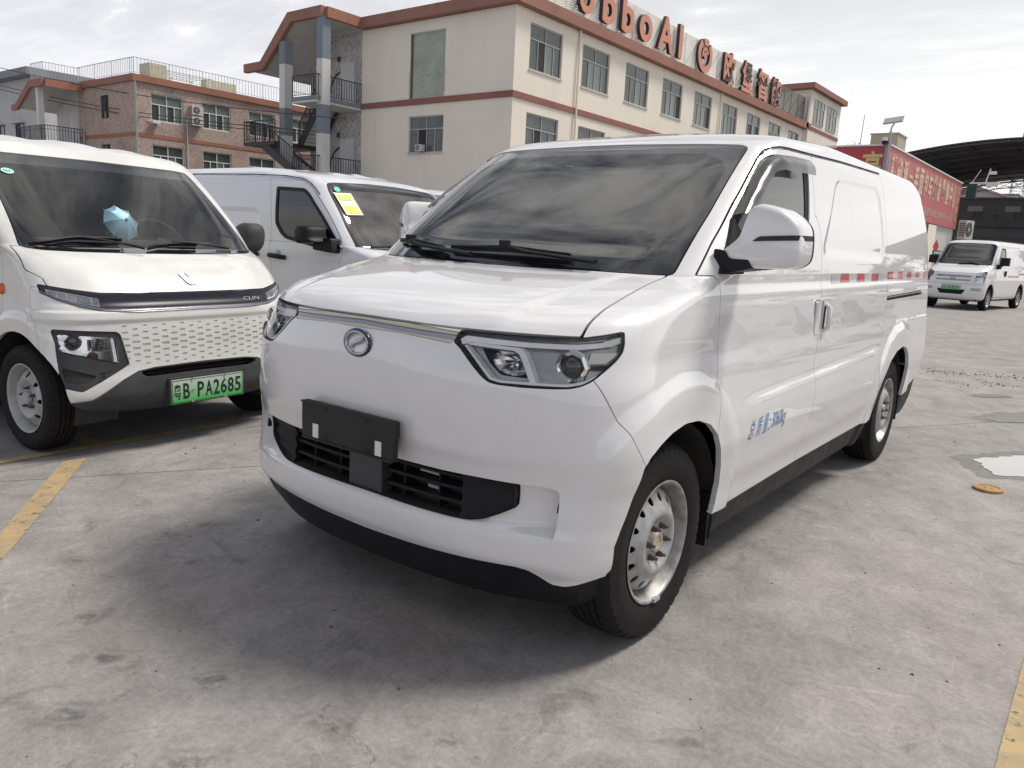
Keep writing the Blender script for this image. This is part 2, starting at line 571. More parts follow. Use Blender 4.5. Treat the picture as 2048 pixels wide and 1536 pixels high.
def sdpoly(P, poly):
    """signed distance to a closed 2D polygon, negative inside"""
    poly = np.asarray(poly, float)
    d = np.full(len(P), 1e9); s = np.ones(len(P))
    n = len(poly)
    for i in range(n):
        a, b = poly[i], poly[i - 1]
        e = b - a; w = P - a
        t = np.clip((w @ e) / max(e @ e, 1e-12), 0, 1)
        q = w - t[:, None] * e
        d = np.minimum(d, (q * q).sum(1))
        c1 = P[:, 1] >= a[1]; c2 = P[:, 1] < b[1]; c3 = e[0] * w[:, 1] > e[1] * w[:, 0]
        s = np.where((c1 & c2 & c3) | (~c1 & ~c2 & ~c3), -s, s)
    return s * np.sqrt(d)


def sdline(P, pts):
    """unsigned distance to an open polyline"""
    pts = np.asarray(pts, float)
    d = np.full(len(P), 1e9)
    for a, b in zip(pts[:-1], pts[1:]):
        e = b - a; w = P - a
        t = np.clip((w @ e) / max(e @ e, 1e-12), 0, 1)
        q = w - t[:, None] * e
        d = np.minimum(d, (q * q).sum(1))
    return np.sqrt(d)


def fillet(poly, r, k=4):
    poly = [np.array(p, float) for p in poly]
    out = []
    n = len(poly)
    for i in range(n):
        p, a, b = poly[i], poly[i - 1], poly[(i + 1) % n]
        la, lb = np.linalg.norm(a - p), np.linalg.norm(b - p)
        q = min(r, la * .45, lb * .45)
        s, e = p + (a - p) / max(la, 1e-9) * q, p + (b - p) / max(lb, 1e-9) * q
        for j in range(k + 1):
            t = j / k
            out.append((1 - t)**2 * s + 2 * t * (1 - t) * p + t * t * e)
    return np.array(out)


def masked(f, mask):
    return np.where(mask, f, 1.0)


def panel(h, f, gap=.0022):
    """cut a panel out of h leaving an open joint; returns (panel, rest)"""
    return split(h, f + gap)[0], split(h, f - gap)[1]


def shift(h, d):
    g = h.copy()
    g.V = g.V + g.N * (d if np.isscalar(d) else np.asarray(d)[:, None])
    return g


def boundary(h):
    e = np.concatenate([h.T[:, [0, 1]], h.T[:, [1, 2]], h.T[:, [2, 0]]])
    k = np.sort(e, 1)
    u, idx, cnt = np.unique(k, axis=0, return_index=True, return_counts=True)
    b = e[idx[cnt == 1]]
    keep = ~((h.V[b[:, 0], 0] < 1e-5) & (h.V[b[:, 1], 0] < 1e-5))
    return b[keep]


def refine(h, mask_t, times=1):
    """split the chosen triangles in four"""
    for _ in range(times):
        T = h.T[mask_t(h)]
        rest = h.T[~mask_t(h)]
        e = np.sort(np.concatenate([T[:, [0, 1]], T[:, [1, 2]], T[:, [2, 0]]]), 1)
        u, inv = np.unique(e, axis=0, return_inverse=True); inv = inv.ravel()
        m = len(T); base = len(h.V)
        ab, bc, ca = base + inv[:m], base + inv[m:2 * m], base + inv[2 * m:]
        V = np.concatenate([h.V, (h.V[u[:, 0]] + h.V[u[:, 1]]) / 2])
        nn = h.N[u[:, 0]] + h.N[u[:, 1]]
        N = np.concatenate([h.N, nn / np.maximum(np.linalg.norm(nn, axis=1, keepdims=True), 1e-9)])
        T4 = np.concatenate([np.stack([T[:, 0], ab, ca], -1), np.stack([ab, T[:, 1], bc], -1), np.stack([ca, bc, T[:, 2]], -1), np.stack([ab, bc, ca], -1)])
        h = Half(V, N, np.concatenate([rest, T4]))
    return h


def export(name, h, m, parent, sides='both', rim=.018, rimdir=None, thick=False, tagged=None):
    """link a panel: its skin, an inward-turned rim along every cut edge, mirrored as asked"""
    V, N, T = h.V, h.N, h.T
    if len(T) == 0:
        return None
    vs, ns, ts = [V], [N], [T]
    b = boundary(h)
    if rim and len(b):
        A, B = V[b[:, 0]], V[b[:, 1]]
        if rimdir is not None:
            dA = dB = np.broadcast_to(np.array(rimdir, float) * rim, A.shape)
        else:
            dA, dB = -N[b[:, 0]] * rim, -N[b[:, 1]] * rim
        n = np.cross(B - A, dA)
        n = -n / np.maximum(np.linalg.norm(n, axis=1, keepdims=True), 1e-12)
        k = len(b); o = len(V); ar = np.arange(k)
        vs += [A, B, B + dB, A + dA]; ns += [n, n, n, n]
        i0, i1, i2, i3 = o + ar, o + k + ar, o + 2 * k + ar, o + 3 * k + ar
        ts += [np.stack([i1, i0, i3], -1), np.stack([i1, i3, i2], -1)]
    if thick:
        o = sum(len(x) for x in vs)
        vs.append(V - N * rim); ns.append(-N); ts.append(T[:, ::-1] + o)
    V = np.concatenate(vs); N = np.concatenate(ns); T = np.concatenate(ts)
    if sides == 'both':
        o = len(V)
        V = np.concatenate([V, V * (-1, 1, 1)]); N = np.concatenate([N, N * (-1, 1, 1)]); T = np.concatenate([T, T[:, ::-1] + o])
    elif sides == 'right':
        V = V * (-1, 1, 1); N = N * (-1, 1, 1); T = T[:, ::-1]
    me = bpy.data.meshes.new(name)
    nv, nt = len(V), len(T)
    me.vertices.add(nv); me.vertices.foreach_set('co', V.ravel())
    me.loops.add(nt * 3); me.loops.foreach_set('vertex_index', T.ravel().astype(np.int32))
    me.polygons.add(nt); me.polygons.foreach_set('loop_start', np.arange(0, nt * 3, 3, dtype=np.int32))
    me.polygons.foreach_set('use_smooth', np.ones(nt, bool))
    me.update(calc_edges=True)
    me.validate()
    try:
        me.normals_split_custom_set_from_vertices(N.tolist())
    except Exception:
        pass
    return link(name, me, m, parent)


def surf_at(h, axes, p, k=3):
    """point and normal of the surface nearest to p in the projection on two axes"""
    d = ((h.V[:, list(axes)] - np.array(p, float))**2).sum(1)
    i = np.argpartition(d, k)[:k]
    w = 1 / (d[i] + 1e-9); w /= w.sum()
    P = (h.V[i] * w[:, None]).sum(0); n = (h.N[i] * w[:, None]).sum(0)
    P[list(axes)] = p
    return P, n / np.linalg.norm(n)


def surf_path(h, axes, pts, off):
    out = []
    for p in pts:
        P, n = surf_at(h, axes, p)
        out.append(P + n * off)
    return out


def wrap_text(name, s, m, parent, h, axes, origin, width, height, off=.0015, bold=0., shear=0., flip=False):
    """lettering that follows a body panel: its ink box is laid out on two projection axes and dropped on the surface"""
    o = text_on(name, s, m, parent, (0, 0, 0), (1, 0, 0), (0, 1, 0), width, height, bold, shear)
    me = o.data; n = len(me.vertices)
    co = np.empty(n * 3); me.vertices.foreach_get('co', co); co = co.reshape(-1, 3)
    out = []
    for a, b, _ in co:
        P, nn = surf_at(h, axes, (origin[0] + (-a if flip else a), origin[1] + b))
        out.append(P + nn * off)
    me.vertices.foreach_set('co', np.array(out).ravel()); me.update()
    return o


def dense(pts, n):
    pts = np.asarray(pts, float)
    s = np.concatenate([[0], np.cumsum(np.linalg.norm(np.diff(pts, axis=0), axis=1))])
    q = np.linspace(0, s[-1], n)
    return np.stack([np.interp(q, s, pts[:, i]) for i in range(pts.shape[1])], -1)


# ------------------------------------------------------------------ wheels
def rim_disc(r0, r1, prof, holes, nth=144, nr=22):
    """pressed steel disc (outer face towards +x) with round openings; prof: (radius, x) pairs"""
    rr = np.linspace(r0, r1, nr); th = np.linspace(0, 2 * np.pi, nth + 1)
    xs = np.interp(rr, [p[0] for p in prof], [p[1] for p in prof])
    R, TH = np.meshgrid(rr, th, indexing='ij'); X = np.repeat(xs[:, None], nth + 1, 1)
    V = np.stack([X, R * np.cos(TH), R * np.sin(TH)], -1).reshape(-1, 3)
    nc = nth + 1
    i = (np.arange(nr - 1)[:, None] * nc + np.arange(nth)[None]).ravel()
    T = np.concatenate([np.stack([i, i + nc, i + nc + 1], -1), np.stack([i, i + nc + 1, i + 1], -1)])
    g = np.gradient(xs, rr)
    G = np.repeat(g[:, None], nc, 1)
    N = np.stack([np.ones_like(G), -G * np.cos(TH), -G * np.sin(TH)], -1).reshape(-1, 3)
    N /= np.linalg.norm(N, axis=1, keepdims=True)
    h = Half(V, N, T)
    if holes:
        n, rc, a, b = holes
        f = np.full(len(V), 1e9)
        for k in range(n):
            t = 2 * np.pi * (k + .5) / n
            u = V[:, 1] * np.cos(t) + V[:, 2] * np.sin(t) - rc; v = -V[:, 1] * np.sin(t) + V[:, 2] * np.cos(t)
            f = np.minimum(f, (np.sqrt((u / a)**2 + (v / b)**2) - 1) * min(a, b))
        h = split(h, f)[1]
    return h


def make_wheel(R=.325, rim=.205, width=.19, style='main'):
    """returns a function that links a copy of this wheel under a van; outer face towards +x"""
    half = width / 2
    tb = MB()
    sw = rim - .006
    prof = [(-half * .8, sw), (-half * 1.0, sw + .03), (-half * 1.04, sw + .065), (-half * .96, R - .018), (-half * .80, R - .005)]
    nrib = 4
    gw = .008
    span = half * .74
    edges = np.linspace(-span, span, nrib + 2)
    for k, e in enumerate(edges[1:-1]):
        prof += [(e - gw / 2, R), (e - gw / 2 + .001, R - .009), (e + gw / 2 - .001, R - .009), (e + gw / 2, R)]
    prof += [(half * .80, R - .005), (half * .96, R - .018), (half * 1.04, sw + .065), (half * 1.035, sw + .058), (half * 1.0, sw + .03), (half * .93, sw + .008), (half * .86, sw), (half * .80, sw - .004)]
    n = 240
    o = 0
    V = []
    for h, r in prof:
        shoulder = abs(h) >= half * .78 and r > R - .03
        for k in range(n):
            rr = r - (.007 if (shoulder and k % 5 == 0) else 0) - (.0035 if (abs(h) < half * .78 and r > R - .001 and k % 6 == (0 if h < 0 else 3)) else 0)
            t = 2 * math.pi * k / n
            V.append((h, rr * math.cos(t), rr * math.sin(t)))
    F = []
    for i in range(len(prof) - 1):
        for k in range(n):
            k2 = (k + 1) % n
            F.append((i * n + k, (i + 1) * n + k, (i + 1) * n + k2, i * n + k2))
    tb.add(V, F)
    tyre = tb.mesh('tyre')
    tyre.polygons.foreach_set('use_smooth', [True] * len(tyre.polygons)); tyre.set_sharp_from_angle(angle=math.radians(38))
    tyre.materials.append(M['rubber'])
    # rim barrel: flange lip, drop centre
    b = MB()
    b.lathe([(half * .90, rim - .004), (half * .97, rim), (half * .985, rim - .004), (half * .95, rim - .010), (half * .84, rim - .013), (half * .60, rim - .022), (half * .30, rim - .028), (-half * .8, rim - .034)], 96)
    barrel = b.mesh('rim_barrel')
    barrel.polygons.foreach_set('use_smooth', [True] * len(barrel.polygons)); barrel.set_sharp_from_angle(angle=math.radians(50))
    barrel.materials.append(M['rim_worn'] if style == 'main' else M['rim_grey'])
    x0 = half
    ro = rim - .028
    if style == 'main':
        dprof = [(.030, x0 - .016), (.066, x0 - .020), (.074, x0 - .016), (.086, x0 - .004), (.102, x0 - .001), (.118, x0 - .008), (.136, x0 - .022), (.158, x0 - .034), (ro - .006, x0 - .046), (ro, x0 - .062)]
        holes = (15, .146, .015, .0115)
    else:
        dprof = [(.030, x0 - .03), (.070, x0 - .032), (.085, x0 - .022), (.112, x0 - .014), (.13, x0 - .03), (.152, x0 - .045), (ro, x0 - .06)]
        holes = (8, .128, .018, .013)
    hd = rim_disc(.028, ro, dprof, holes)

    def mk(parent, loc, flip):
        w = part('wheel', parent, loc, (random.uniform(0, 6.28), 0, math.pi if flip else 0))
        link('tyre', tyre, None, w)
        link('rim_barrel', barrel, None, w)
        if 'disc' not in cache:
            d = export('rim_disc', hd, M['steel'] if style == 'main' else M['rim_grey'], w, sides='left', rim=.005)
            cache['disc'] = d.data
            c = MB(); c.lathe([(x0 - .026, .036), (x0 - .012, .0355), (x0 - .006, .032), (x0 - .006, .022), (x0 - .009, .019), (x0 - .009, .0)], 32)
            cap = c.build('hub_cap', M['hubcap'] if style == 'main' else M['rim_grey'], w, 40)
            cache['cap'] = cap.data
            k = MB(); k.lathe([(0, .0115), (.004, .0105)], 6); k.lathe([(.004, .0095), (.018, .0095), (.0185, .0075)], 6); k.lathe([(.0185, .006), (.030, .0058), (.031, 0)], 10)
            nut = k.build('lug_nut', M['nut'], w, 30)
            cache['nut'] = nut.data
            first = [nut]
            dk = MB(); dk.lathe([(-half * .3, .19), (-half * .3, .0)], 32)
            cache['drum'] = dk.build('brake_drum', M['well'], w).data
        else:
            link('rim_disc', cache['disc'], None, w)
            link('hub_cap', cache['cap'], None, w)
            link('brake_drum', cache['drum'], None, w)
            first = [link('lug_nut', cache['nut'], None, w)]
        nn = 6 if style == 'main' else 5
        for k in range(nn):
            o = first[0] if k == 0 else link('lug_nut', cache['nut'], None, w)
            t = 2 * math.pi * k / nn
            o.location = (x0 - .019 - (0 if style == 'main' else .014), .055 * math.cos(t), .055 * math.sin(t))
        return w
    cache = {}
    return mk


def wheel_well(parent, y, z, r, x0, x1, nose=0.):
    n = 20
    for s in (-1, 1):
        b = MB()
        ts = [math.pi * (1.18 * k / n - .09) for k in range(n + 1)]
        for t in ts:
            for x in (x0 - nose * max(0, -math.cos(t))**1.5, x1):
                b.v.append((s * x, y + r * math.cos(t), z + r * math.sin(t)))
        for k in range(n):
            b.f.append((2 * k, 2 * k + 1, 2 * k + 3, 2 * k + 2))
        c = len(b.v)
        b.v += [(s * x1, y + r * math.cos(t), z + r * math.sin(t)) for t in ts]
        b.f.append(tuple(range(c, c + n + 1)))
        b.build('wheel_well', M['well'], parent, 60, fix=False)


MAIN_WHEEL = make_wheel(.325, .205, .190, 'main')
LEFT_WHEEL = make_wheel(.290, .190, .175, 'plain')


# ------------------------------------------------------------------ the white panel van in the middle
MAIN_KEYS = [
 # y front, z front, half width, z side, corner depth, corner power, blend, rear inset
 (.105, .178, .785, .203,.28,2.4,.4,.10),
 (.075,.235, .805, .252,.28,2.6,.4,.09),
 (.060,.285, .818,.30, .29,2.8,.4,.08),
 (.035,.335, .828,.35, .30,2.9,.4,.07),
 (.030,.395, .834,.41, .32,2.9,.4,.06),
 (.040,.45,  .841,.46, .33,2.9,.4,.05),
 (.045,.53,  .851,.535,.35,3.0,.4,.04),
 (.030,.60,  .860,.605,.37,3.0,.4,.03),
 (.010,.66,  .860,.66, .39,3.0,.4,.02),
 (.003,.75,  .853,.75, .41,3.0,.4,.01),
 (.006,.85,  .845,.85, .42,3.0,.4,.0),
 (.016,.93,  .833,.93, .43,2.6,.4,.0),
 (.034,.985, .83, .985,.44,2.5,.4,.0),
 (.072,1.025,.827,1.03,.45,2.6,.4,.0),
 (.160,1.062,.824,1.075,.45,2.8,.4,.0),
 (.320,1.100,.818,1.11,.42,3.0,.4,.0),
 (.520,1.135,.812,1.145,.36,3.8,.4,.0),
 (.700,1.165,.810,1.18,.30,5.5,.4,.01),
 (.712,1.1745,.809,1.1895,.298,5.6,.4,.01),
 (.885,1.310,.794,1.32,.27,6,.4,.02),
 (1.070,1.445,.772,1.45,.24,6,.4,.03),
 (1.255,1.575,.745,1.57,.22,6,.4,.06),
 (1.392,1.667,.7225,1.657,.201,5.6,.4,.098),
 (1.410,1.680,.720,1.67,.20,5.5,.4,.10),
 (1.490,1.718,.697,1.724,.20,5,.6,.14),
 (1.560,1.738,.665,1.768,.22,4.5,.9,.17),
 (1.640,1.755,.60,1.803,.25,4,1.0,.20),
 (1.740,1.775,.42,1.838,.28,3.5,1.0,.25),
 (1.820,1.788,.001,1.86,.3,3,1.0,.28),

]
ARCH_F = [(.255, .13), (.268, .306), (.269, .399), (.303, .491), (.324, .564), (.344, .629), (.373, .659), (.430, .686), (.505, .709), (.599, .724), (.694, .719), (.788, .691), (.857, .642), (.893, .589), (.933, .520), (.958, .444), (.961, .366), (.953, .327), (.94, .13)]
ARCH_R = [(3.14, .13), (3.155, .30), (3.169, .365), (3.203, .481), (3.251, .588), (3.366, .672), (3.505, .716), (3.670, .734), (3.779, .717), (3.840, .669), (3.880, .604), (3.915, .532), (3.938, .455), (3.948, .385), (3.955, .13)]
DOOR_F = [(.892, 1.173), (.878, 1.121), (.874, 1.048), (.870, .970), (.858, .825), (.856, .740), (.850, .665)]
DOOR_R = [(1.978, 1.690), (1.952, 1.589), (1.926, 1.434), (1.958, 1.423), (1.993, 1.369), (2.009, 1.211), (1.994, 1.066), (1.976, .908), (1.925, .809), (1.912, .754), (1.915, .703), (1.915, .641), (1.895, .504), (1.868, .406), (1.876, .345)]
DOOR_T = [(.829, 1.176), (.957, 1.286), (1.134, 1.422), (1.307, 1.545), (1.425, 1.626), (1.486, 1.656), (1.544, 1.671), (1.657, 1.679), (1.978, 1.690)]
SKIRT = [(.94, .327), (1.888, .342), (3.153, .337), (3.948, .385), (4.30, .462), (4.7, .56)]


def main_disp(G, Nn):
    S = G.shape[:2]
    P = G.reshape(-1, 3)
    yz = P[:, 1:3]
    side = sstep((P[:, 0] - .62) / .14)
    d = np.zeros(len(P))
    low = P[:, 2] < .98
    # pressed wheel-arch flares
    for A in (ARCH_F, ARCH_R):
        s = np.full(len(P), 9.)
        s[low] = sdpoly(yz[low], A)
        flare = .017 * (1 - sstep((s - .105) / .055)) - .006 * (1 - sstep(s / .09))
        d += np.where(s < .2, flare * side, 0)
    # swage along the doors
    zc = np.interp(P[:, 1], [.9, 3.2], [.735, .785])
    win = sstep((P[:, 1] - 1.0) / .25) * (1 - sstep((P[:, 1] - 2.95) / .25))
    d += np.where(low, .011 * (1 - sstep((P[:, 2] - zc + .045) / .055)) * sstep((P[:, 2] - .36) / .12) * win * side, 0)
    # soft shoulder line
    d += .004 * np.exp(-((P[:, 2] - 1.115) / .02)**2) * side * sstep((P[:, 1] - .5) / .3)
    # blind side panels where windows could have been
    hi = (P[:, 2] > 1.15) & (P[:, 0] > .5)
    for poly in ([(2.02, 1.27), (2.33, 1.625), (3.16, 1.645), (3.165, 1.25)],):
        s = np.full(len(P), 9.)
        s[hi] = sdpoly(yz[hi], fillet(poly, .09))
        d += -.008 * sstep((.012 - s) / .035)
    # hood: raised centre field
    top = (P[:, 2] > 1.0) & (P[:, 1] < .8)
    d += np.where(top, .006 * sstep((.50 + .10 * P[:, 1] - P[:, 0]) / .05) * sstep((P[:, 1] - .08) / .1), 0)
    return d.reshape(S)


def build_main_van():
    van = thing('panel_van', 'large white panel van with empty black plate holder, nearest and largest in the yard', 'van')
    h = make_half(MAIN_KEYS, 4.64, .2, disp=main_disp)
    paint = M['paint']
    whole = h.copy()
    face = split(whole, whole.V[:, 1] - 1.66)[0]
    X = lambda q: q.V[:, 0]
    Y = lambda q: q.V[:, 1]
    Z = lambda q: q.V[:, 2]
    XZ = lambda q: q.V[:, [0, 2]]
    YZ = lambda q: q.V[:, 1:3]
    for A in (ARCH_F, ARCH_R):
        h = split(h, masked(sdpoly(YZ(h), A), (X(h) > .3) & (Z(h) < 1)))[1]
    # black sill and front valance
    f = masked(Z(h) - np.interp(Y(h), *zip(*SKIRT)), Y(h) > .6)
    skirt, h = split(h, f)
    skirt.V[:, 0] *= .985
    for sd in ('left', 'right'):
        for q in split(skirt, Y(skirt) - 3.55):
            export('side_skirt', q, M['black'], van, sides=sd, rim=.03)
    TX = [(0, .291), (.195, .297), (.323, .303), (.437, .309), (.539, .315), (.59, .317), (.625, .311), (.655, .290), (.685, .270), (.72, .268), (.75, .277), (.81, .305), (.9, .32)]
    f = masked(Z(h) - np.interp(X(h), *zip(*TX)), Y(h) < .6)
    val, h = panel(h, f, .001)
    val.V[:, 1] += .006
    export('bumper_valance', val, M['black'], van, rim=.03)
    # windscreen
    WS = fillet([(-.3, 1.169), (.02, 1.169), (.232, 1.170), (.437, 1.172), (.619, 1.172), (.690, 1.173), (.674, 1.395), (.636, 1.665), (.610, 1.675), (.450, 1.680), (.097, 1.689), (-.3, 1.689)], .014)
    f = masked(sdpoly(XZ(h), WS), (Y(h) < 1.62) & (Z(h) > 1.1))
    ws, h = panel(h, f, .0025)
    CL = fillet([(-.3, 1.222), (.209, 1.221), (.507, 1.210), (.604, 1.214), (.634, 1.262), (.634, 1.36), (.632, 1.50), (.620, 1.567), (.590, 1.604), (.511, 1.638), (.325, 1.643), (-.3, 1.647)], .03)
    f = sdpoly(XZ(ws), CL)
    clear, frit = split(ws, f)
    export('windscreen', shift(clear, -.003), M['glass'], van, rim=0)
    export('windscreen_border', shift(frit, -.003), M['frit'], van, rim=.006)
    # headlamp openings
    LAMP = fillet([(.375, .998), (.366, .962), (.385, .953), (.439, .907), (.478, .877), (.502, .863), (.530, .859), (.597, .858), (.672, .860), (.712, .863), (.736, .872), (.753, .887), (.769, .915), (.782, .941), (.787, .964), (.784, .989), (.775, 1.014), (.771, 1.019), (.740, 1.009), (.700, 1.000), (.583, .9975), (.472, .9965)], .008)
    f = masked(sdpoly(XZ(h), LAMP), (Y(h) < .5) & (Z(h) > .8))
    lamp, h = panel(h, f, .0012)
    # bonnet
    HX = [(-.3, 1.0), (.02, 1.0035), (.375, 1.0005), (.697, 1.0005), (.696, 1.011), (.694, 1.034), (.692, 1.060), (.687, 1.083), (.679, 1.107), (.671, 1.130), (.667, 1.145), (.668, 1.160), (.674, 1.172), (.675, 1.30), (-.3, 1.30)]
    f = masked(sdpoly(XZ(h), HX), (Z(h) > .95) & (Y(h) < .95) & (Z(h) < 1.2))
    hood, h = panel(h, f, .0032)
    export('bonnet', hood, paint, van, rim=.02)
    # front bumper skin
    ys = np.interp(Z(h), [.28, .631, .695, .746, .784, .841, .886, .93, .99], [.36, .352, .306, .278, .256, .232, .213, .22, .22])
    f = np.maximum(Y(h) - ys, Z(h) - 1.0)
    f = masked(f, Y(h) < 1.)
    bump, h = panel(h, f, .0014)
    # bright strip between the lamps
    STR = [(-.3, .965), (.17, .9685), (.287, .962), (.364, .957), (.373, .99), (.271, .996), (.151, 1.0005), (-.3, 1.003)]
    strip, bump = panel(bump, masked(sdpoly(XZ(bump), STR), Y(bump) < .3), .0008)
    zc = np.interp(X(strip), [0, .37], [.985, .975])
    for nm, lo, hi, mm, off in (('trim_strip', -.03, -.0068, 'champagne', -.002), ('trim_groove', -.0068, -.0056, 'black', -.006), ('trim_inlay', -.0056, .0058, 'bluegrey', -.004), ('trim_groove', .0058, .0072, 'black', -.006), ('trim_strip', .0072, .05, 'champagne', -.001)):
        s = split(strip, np.maximum(lo - (Z(strip) - zc), (Z(strip) - zc) - hi))[0]
        export(nm, shift(s, off), M[mm], van, rim=.006)
    # lower intake with the two white pockets
    OPEN = fillet([(-.3, .568), (.349, .570), (.481, .572), (.576, .5715), (.676, .571), (.699, .560), (.701, .462), (.697, .412), (.628, .406), (.492, .412), (.345, .414), (.183, .413), (-.3, .412)], .012)
    GRI = fillet([(-.3, .566), (.171, .567), (.349, .570), (.481, .572), (.569, .5715), (.578, .560), (.577, .500), (.572, .490), (.531, .466), (.486, .444), (.442, .433), (.384, .430), (.269, .429), (-.3, .433)], .012)
    mouth, bump = panel(bump, masked(sdpoly(XZ(bump), OPEN), (Y(bump) < .4) & (Z(bump) < .62)), 0.0)
    export('front_bumper', bump, paint, van, rim=.05)
    f = sdpoly(XZ(mouth), GRI)
    gri, pocket = split(mouth, f)
    dep = .050 * sstep((Z(pocket) - .412) / .034) * (.35 + .65 * sstep((X(pocket) - .50) / .18))
    pk = pocket.copy(); pk.V[:, 1] += dep
    # normals of the sloping shelf
    e1 = pk.V[pk.T[:, 1]] - pk.V[pk.T[:, 0]]; e2 = pk.V[pk.T[:, 2]] - pk.V[pk.T[:, 0]]
    fn = np.cross(e1, e2); nn = np.zeros_like(pk.V)
    for k in range(3):
        np.add.at(nn, pk.T[:, k], fn)
    nn /= np.maximum(np.linalg.norm(nn, axis=1, keepdims=True), 1e-12)
    pk.N = np.where(((nn * pk.N).sum(1) < 0)[:, None], -nn, nn)
    export('bumper_pocket', pk, paint, van, rim=0)

    slit = split(mouth, sdpoly(XZ(mouth), fillet([(.690, .470), (.690, .546), (.697, .552), (.6985, .470)], .003)))[0]
    slit.V[:, 1] += .012
    for sd in ('left', 'right'):
        export('air_curtain_slot', slit, M['black'], van, sides=sd, rim=.03, rimdir=(0, 1, 0))
    # grille: backing, louvres, ribs, centre block
    gz = Z(gri)
    back = gri.copy(); back.V[:, 1] += .085
    grille = export('grille', back, M['well'], van, rim=.082, rimdir=(0, -1, 0))
    outer = split(gri, .40 - X(gri))[0]; outer.V[:, 1] += .016 + .004 * np.sin((outer.V[:, 2] - .44) * 2 * np.pi / .042)
    for sd in ('left', 'right'):
        export('grille_cheek', outer, M['black'], grille, sides=sd, rim=.03, rimdir=(0, 1, 0))
    inner = split(gri, X(gri) - .405)[0]
    for k, (a, b) in enumerate(((.546, .5555), (.508, .5185), (.466, .4765))):
        s = split(inner, np.maximum(a - Z(inner), Z(inner) - b))[0]
        s.V[:, 1] += .022 + (s.V[:, 2] - a) * .6
        export('louvre', s, M['black'], grille, rim=.04, rimdir=(0, 1, .15))
    for sx in (-1, 1):
        for xx in (.155, .30):
            P, n = surf_at(gri, (0, 2), (xx, .50))
            MB().box((sx * xx - .003, P[1] + .035, .434), (sx * xx + .003, P[1] + .08, .566)).build('grille_rib', M['black'], grille)
    MB().box((-.078, .052, .426), (.078, .10, .553)).build('radar_cover', mat('radar_cover_plastic', (.042, .043, .050), .42, var=.1), grille)
    for (a, b, c, dd) in ((.20, .300, .545, .556), (.235, .30, .500, .508)):
        MB().box((a, .105, c - .02), (b, .112, dd - .018)).build('radiator_bracket', M['rim_grey'], grille)
    # plate holder
    ph = MB()
    outl = fillet([(-.222, .577), (-.222, .706), (.222, .706), (.222, .655), (.215, .640), (.215, .577)], .008, 3)
    ph.prism([tuple(p) for p in outl], 'y', -.032, -.012)
    ph.box((-.16, -.012, .585), (.16, .035, .68))
    ph.bar((-.222, -.034, .702), (.222, -.034, .702), .006)
    ph.bar((-.215, -.034, .581), (.213, -.034, .581), .006)
    holder = ph.build('plate_holder', M['black_dusty'], van)
    for xx in (-.150, .150):
        MB().box((xx - .0135, -.0345, .588), (xx + .0135, -.028, .634)).build('white_clip', M['white_plastic'], holder)
        MB().box((xx + .012, -.0335, .640), (xx + .022, -.030, .646)).build('clip_slot', M['well'], holder)
    for xx, zz in ((-.10, .69), (.10, .69), (-.10, .594), (.10, .594)):
        MB().lathe([(-.034, .006), (-.0335, .0105), (-.031, .0105)], 12, 'y', (xx, 0, zz)).build('holder_boss', M['black_dusty'], holder)
    # badge: chrome ring with an s-shaped bar
    c, n = surf_at(bump, (0, 2), (0, .919))
    b = MB(); path = [(.052 * math.cos(t), -.006 + .012 * .0, .919 + .036 * math.sin(t)) for t in np.linspace(0, 2 * math.pi, 41)]
    b.tube([(x, y + c[1], z) for x, y, z in path], .0055, 8, caps=False)
    badge = b.build('badge', M['badge_chrome'], van, 60)
    bb = MB(); bb.tube([(1.08 * x, y + c[1] + .003, .919 + 1.08 * (z - .919)) for x, y, z in path], .0075, 8, caps=False); bb.build('badge_base', mat('badge_navy_base', (.012, .016, .06), .25, coat=.5), badge, 60)
    sp = dense([(.024, .948), (.026, .935), (.016, .926), (-.002, .920), (-.016, .913), (-.024, .903), (-.021, .891)], 16)
    MB().tube([(x, c[1] - .006, z) for x, z in sp], [.0045 + .0035 * math.sin(math.pi * k / 15) for k in range(16)], 8).build('badge_bar', M['badge_chrome'], badge, 60)
    # doors
    DOOR = [(.892, 1.178)] + DOOR_F + [(.85, .35), (1.0, .33)] + [] + [(1.876, .33)] + DOOR_R[::-1] + DOOR_T[::-1]
    DOOR = [(.85, .30), (1.876, .30)] + DOOR_R[::-1] + DOOR_T[::-1][1:] + [(.892, 1.1765)] + DOOR_F
    front = (Y(h) < 2.2) & (X(h) > .55)
    door, h = panel(h, masked(sdpoly(YZ(h), DOOR), front), .0020)
    WIN = fillet([(.905, 1.184), (1.085, 1.375), (1.321, 1.548), (1.424, 1.618), (1.489, 1.643), (1.612, 1.652), (1.905, 1.664), (1.895, 1.583), (1.835, 1.374), (1.800, 1.285), (1.715, 1.210)], .035)
    win, door = panel(door, sdpoly(YZ(door), WIN), .0)
    GL = fillet([(.99, 1.196), (1.12, 1.378), (1.335, 1.535), (1.424, 1.595), (1.489, 1.622), (1.612, 1.632), (1.858, 1.640), (1.850, 1.583), (1.800, 1.374), (1.770, 1.292), (1.70, 1.222)], .03)
    pane, frame = split(win, sdpoly(YZ(win), GL))
    TRI = [(.905, 1.184), (1.085, 1.375), (1.088, 1.29), (1.03, 1.185)]
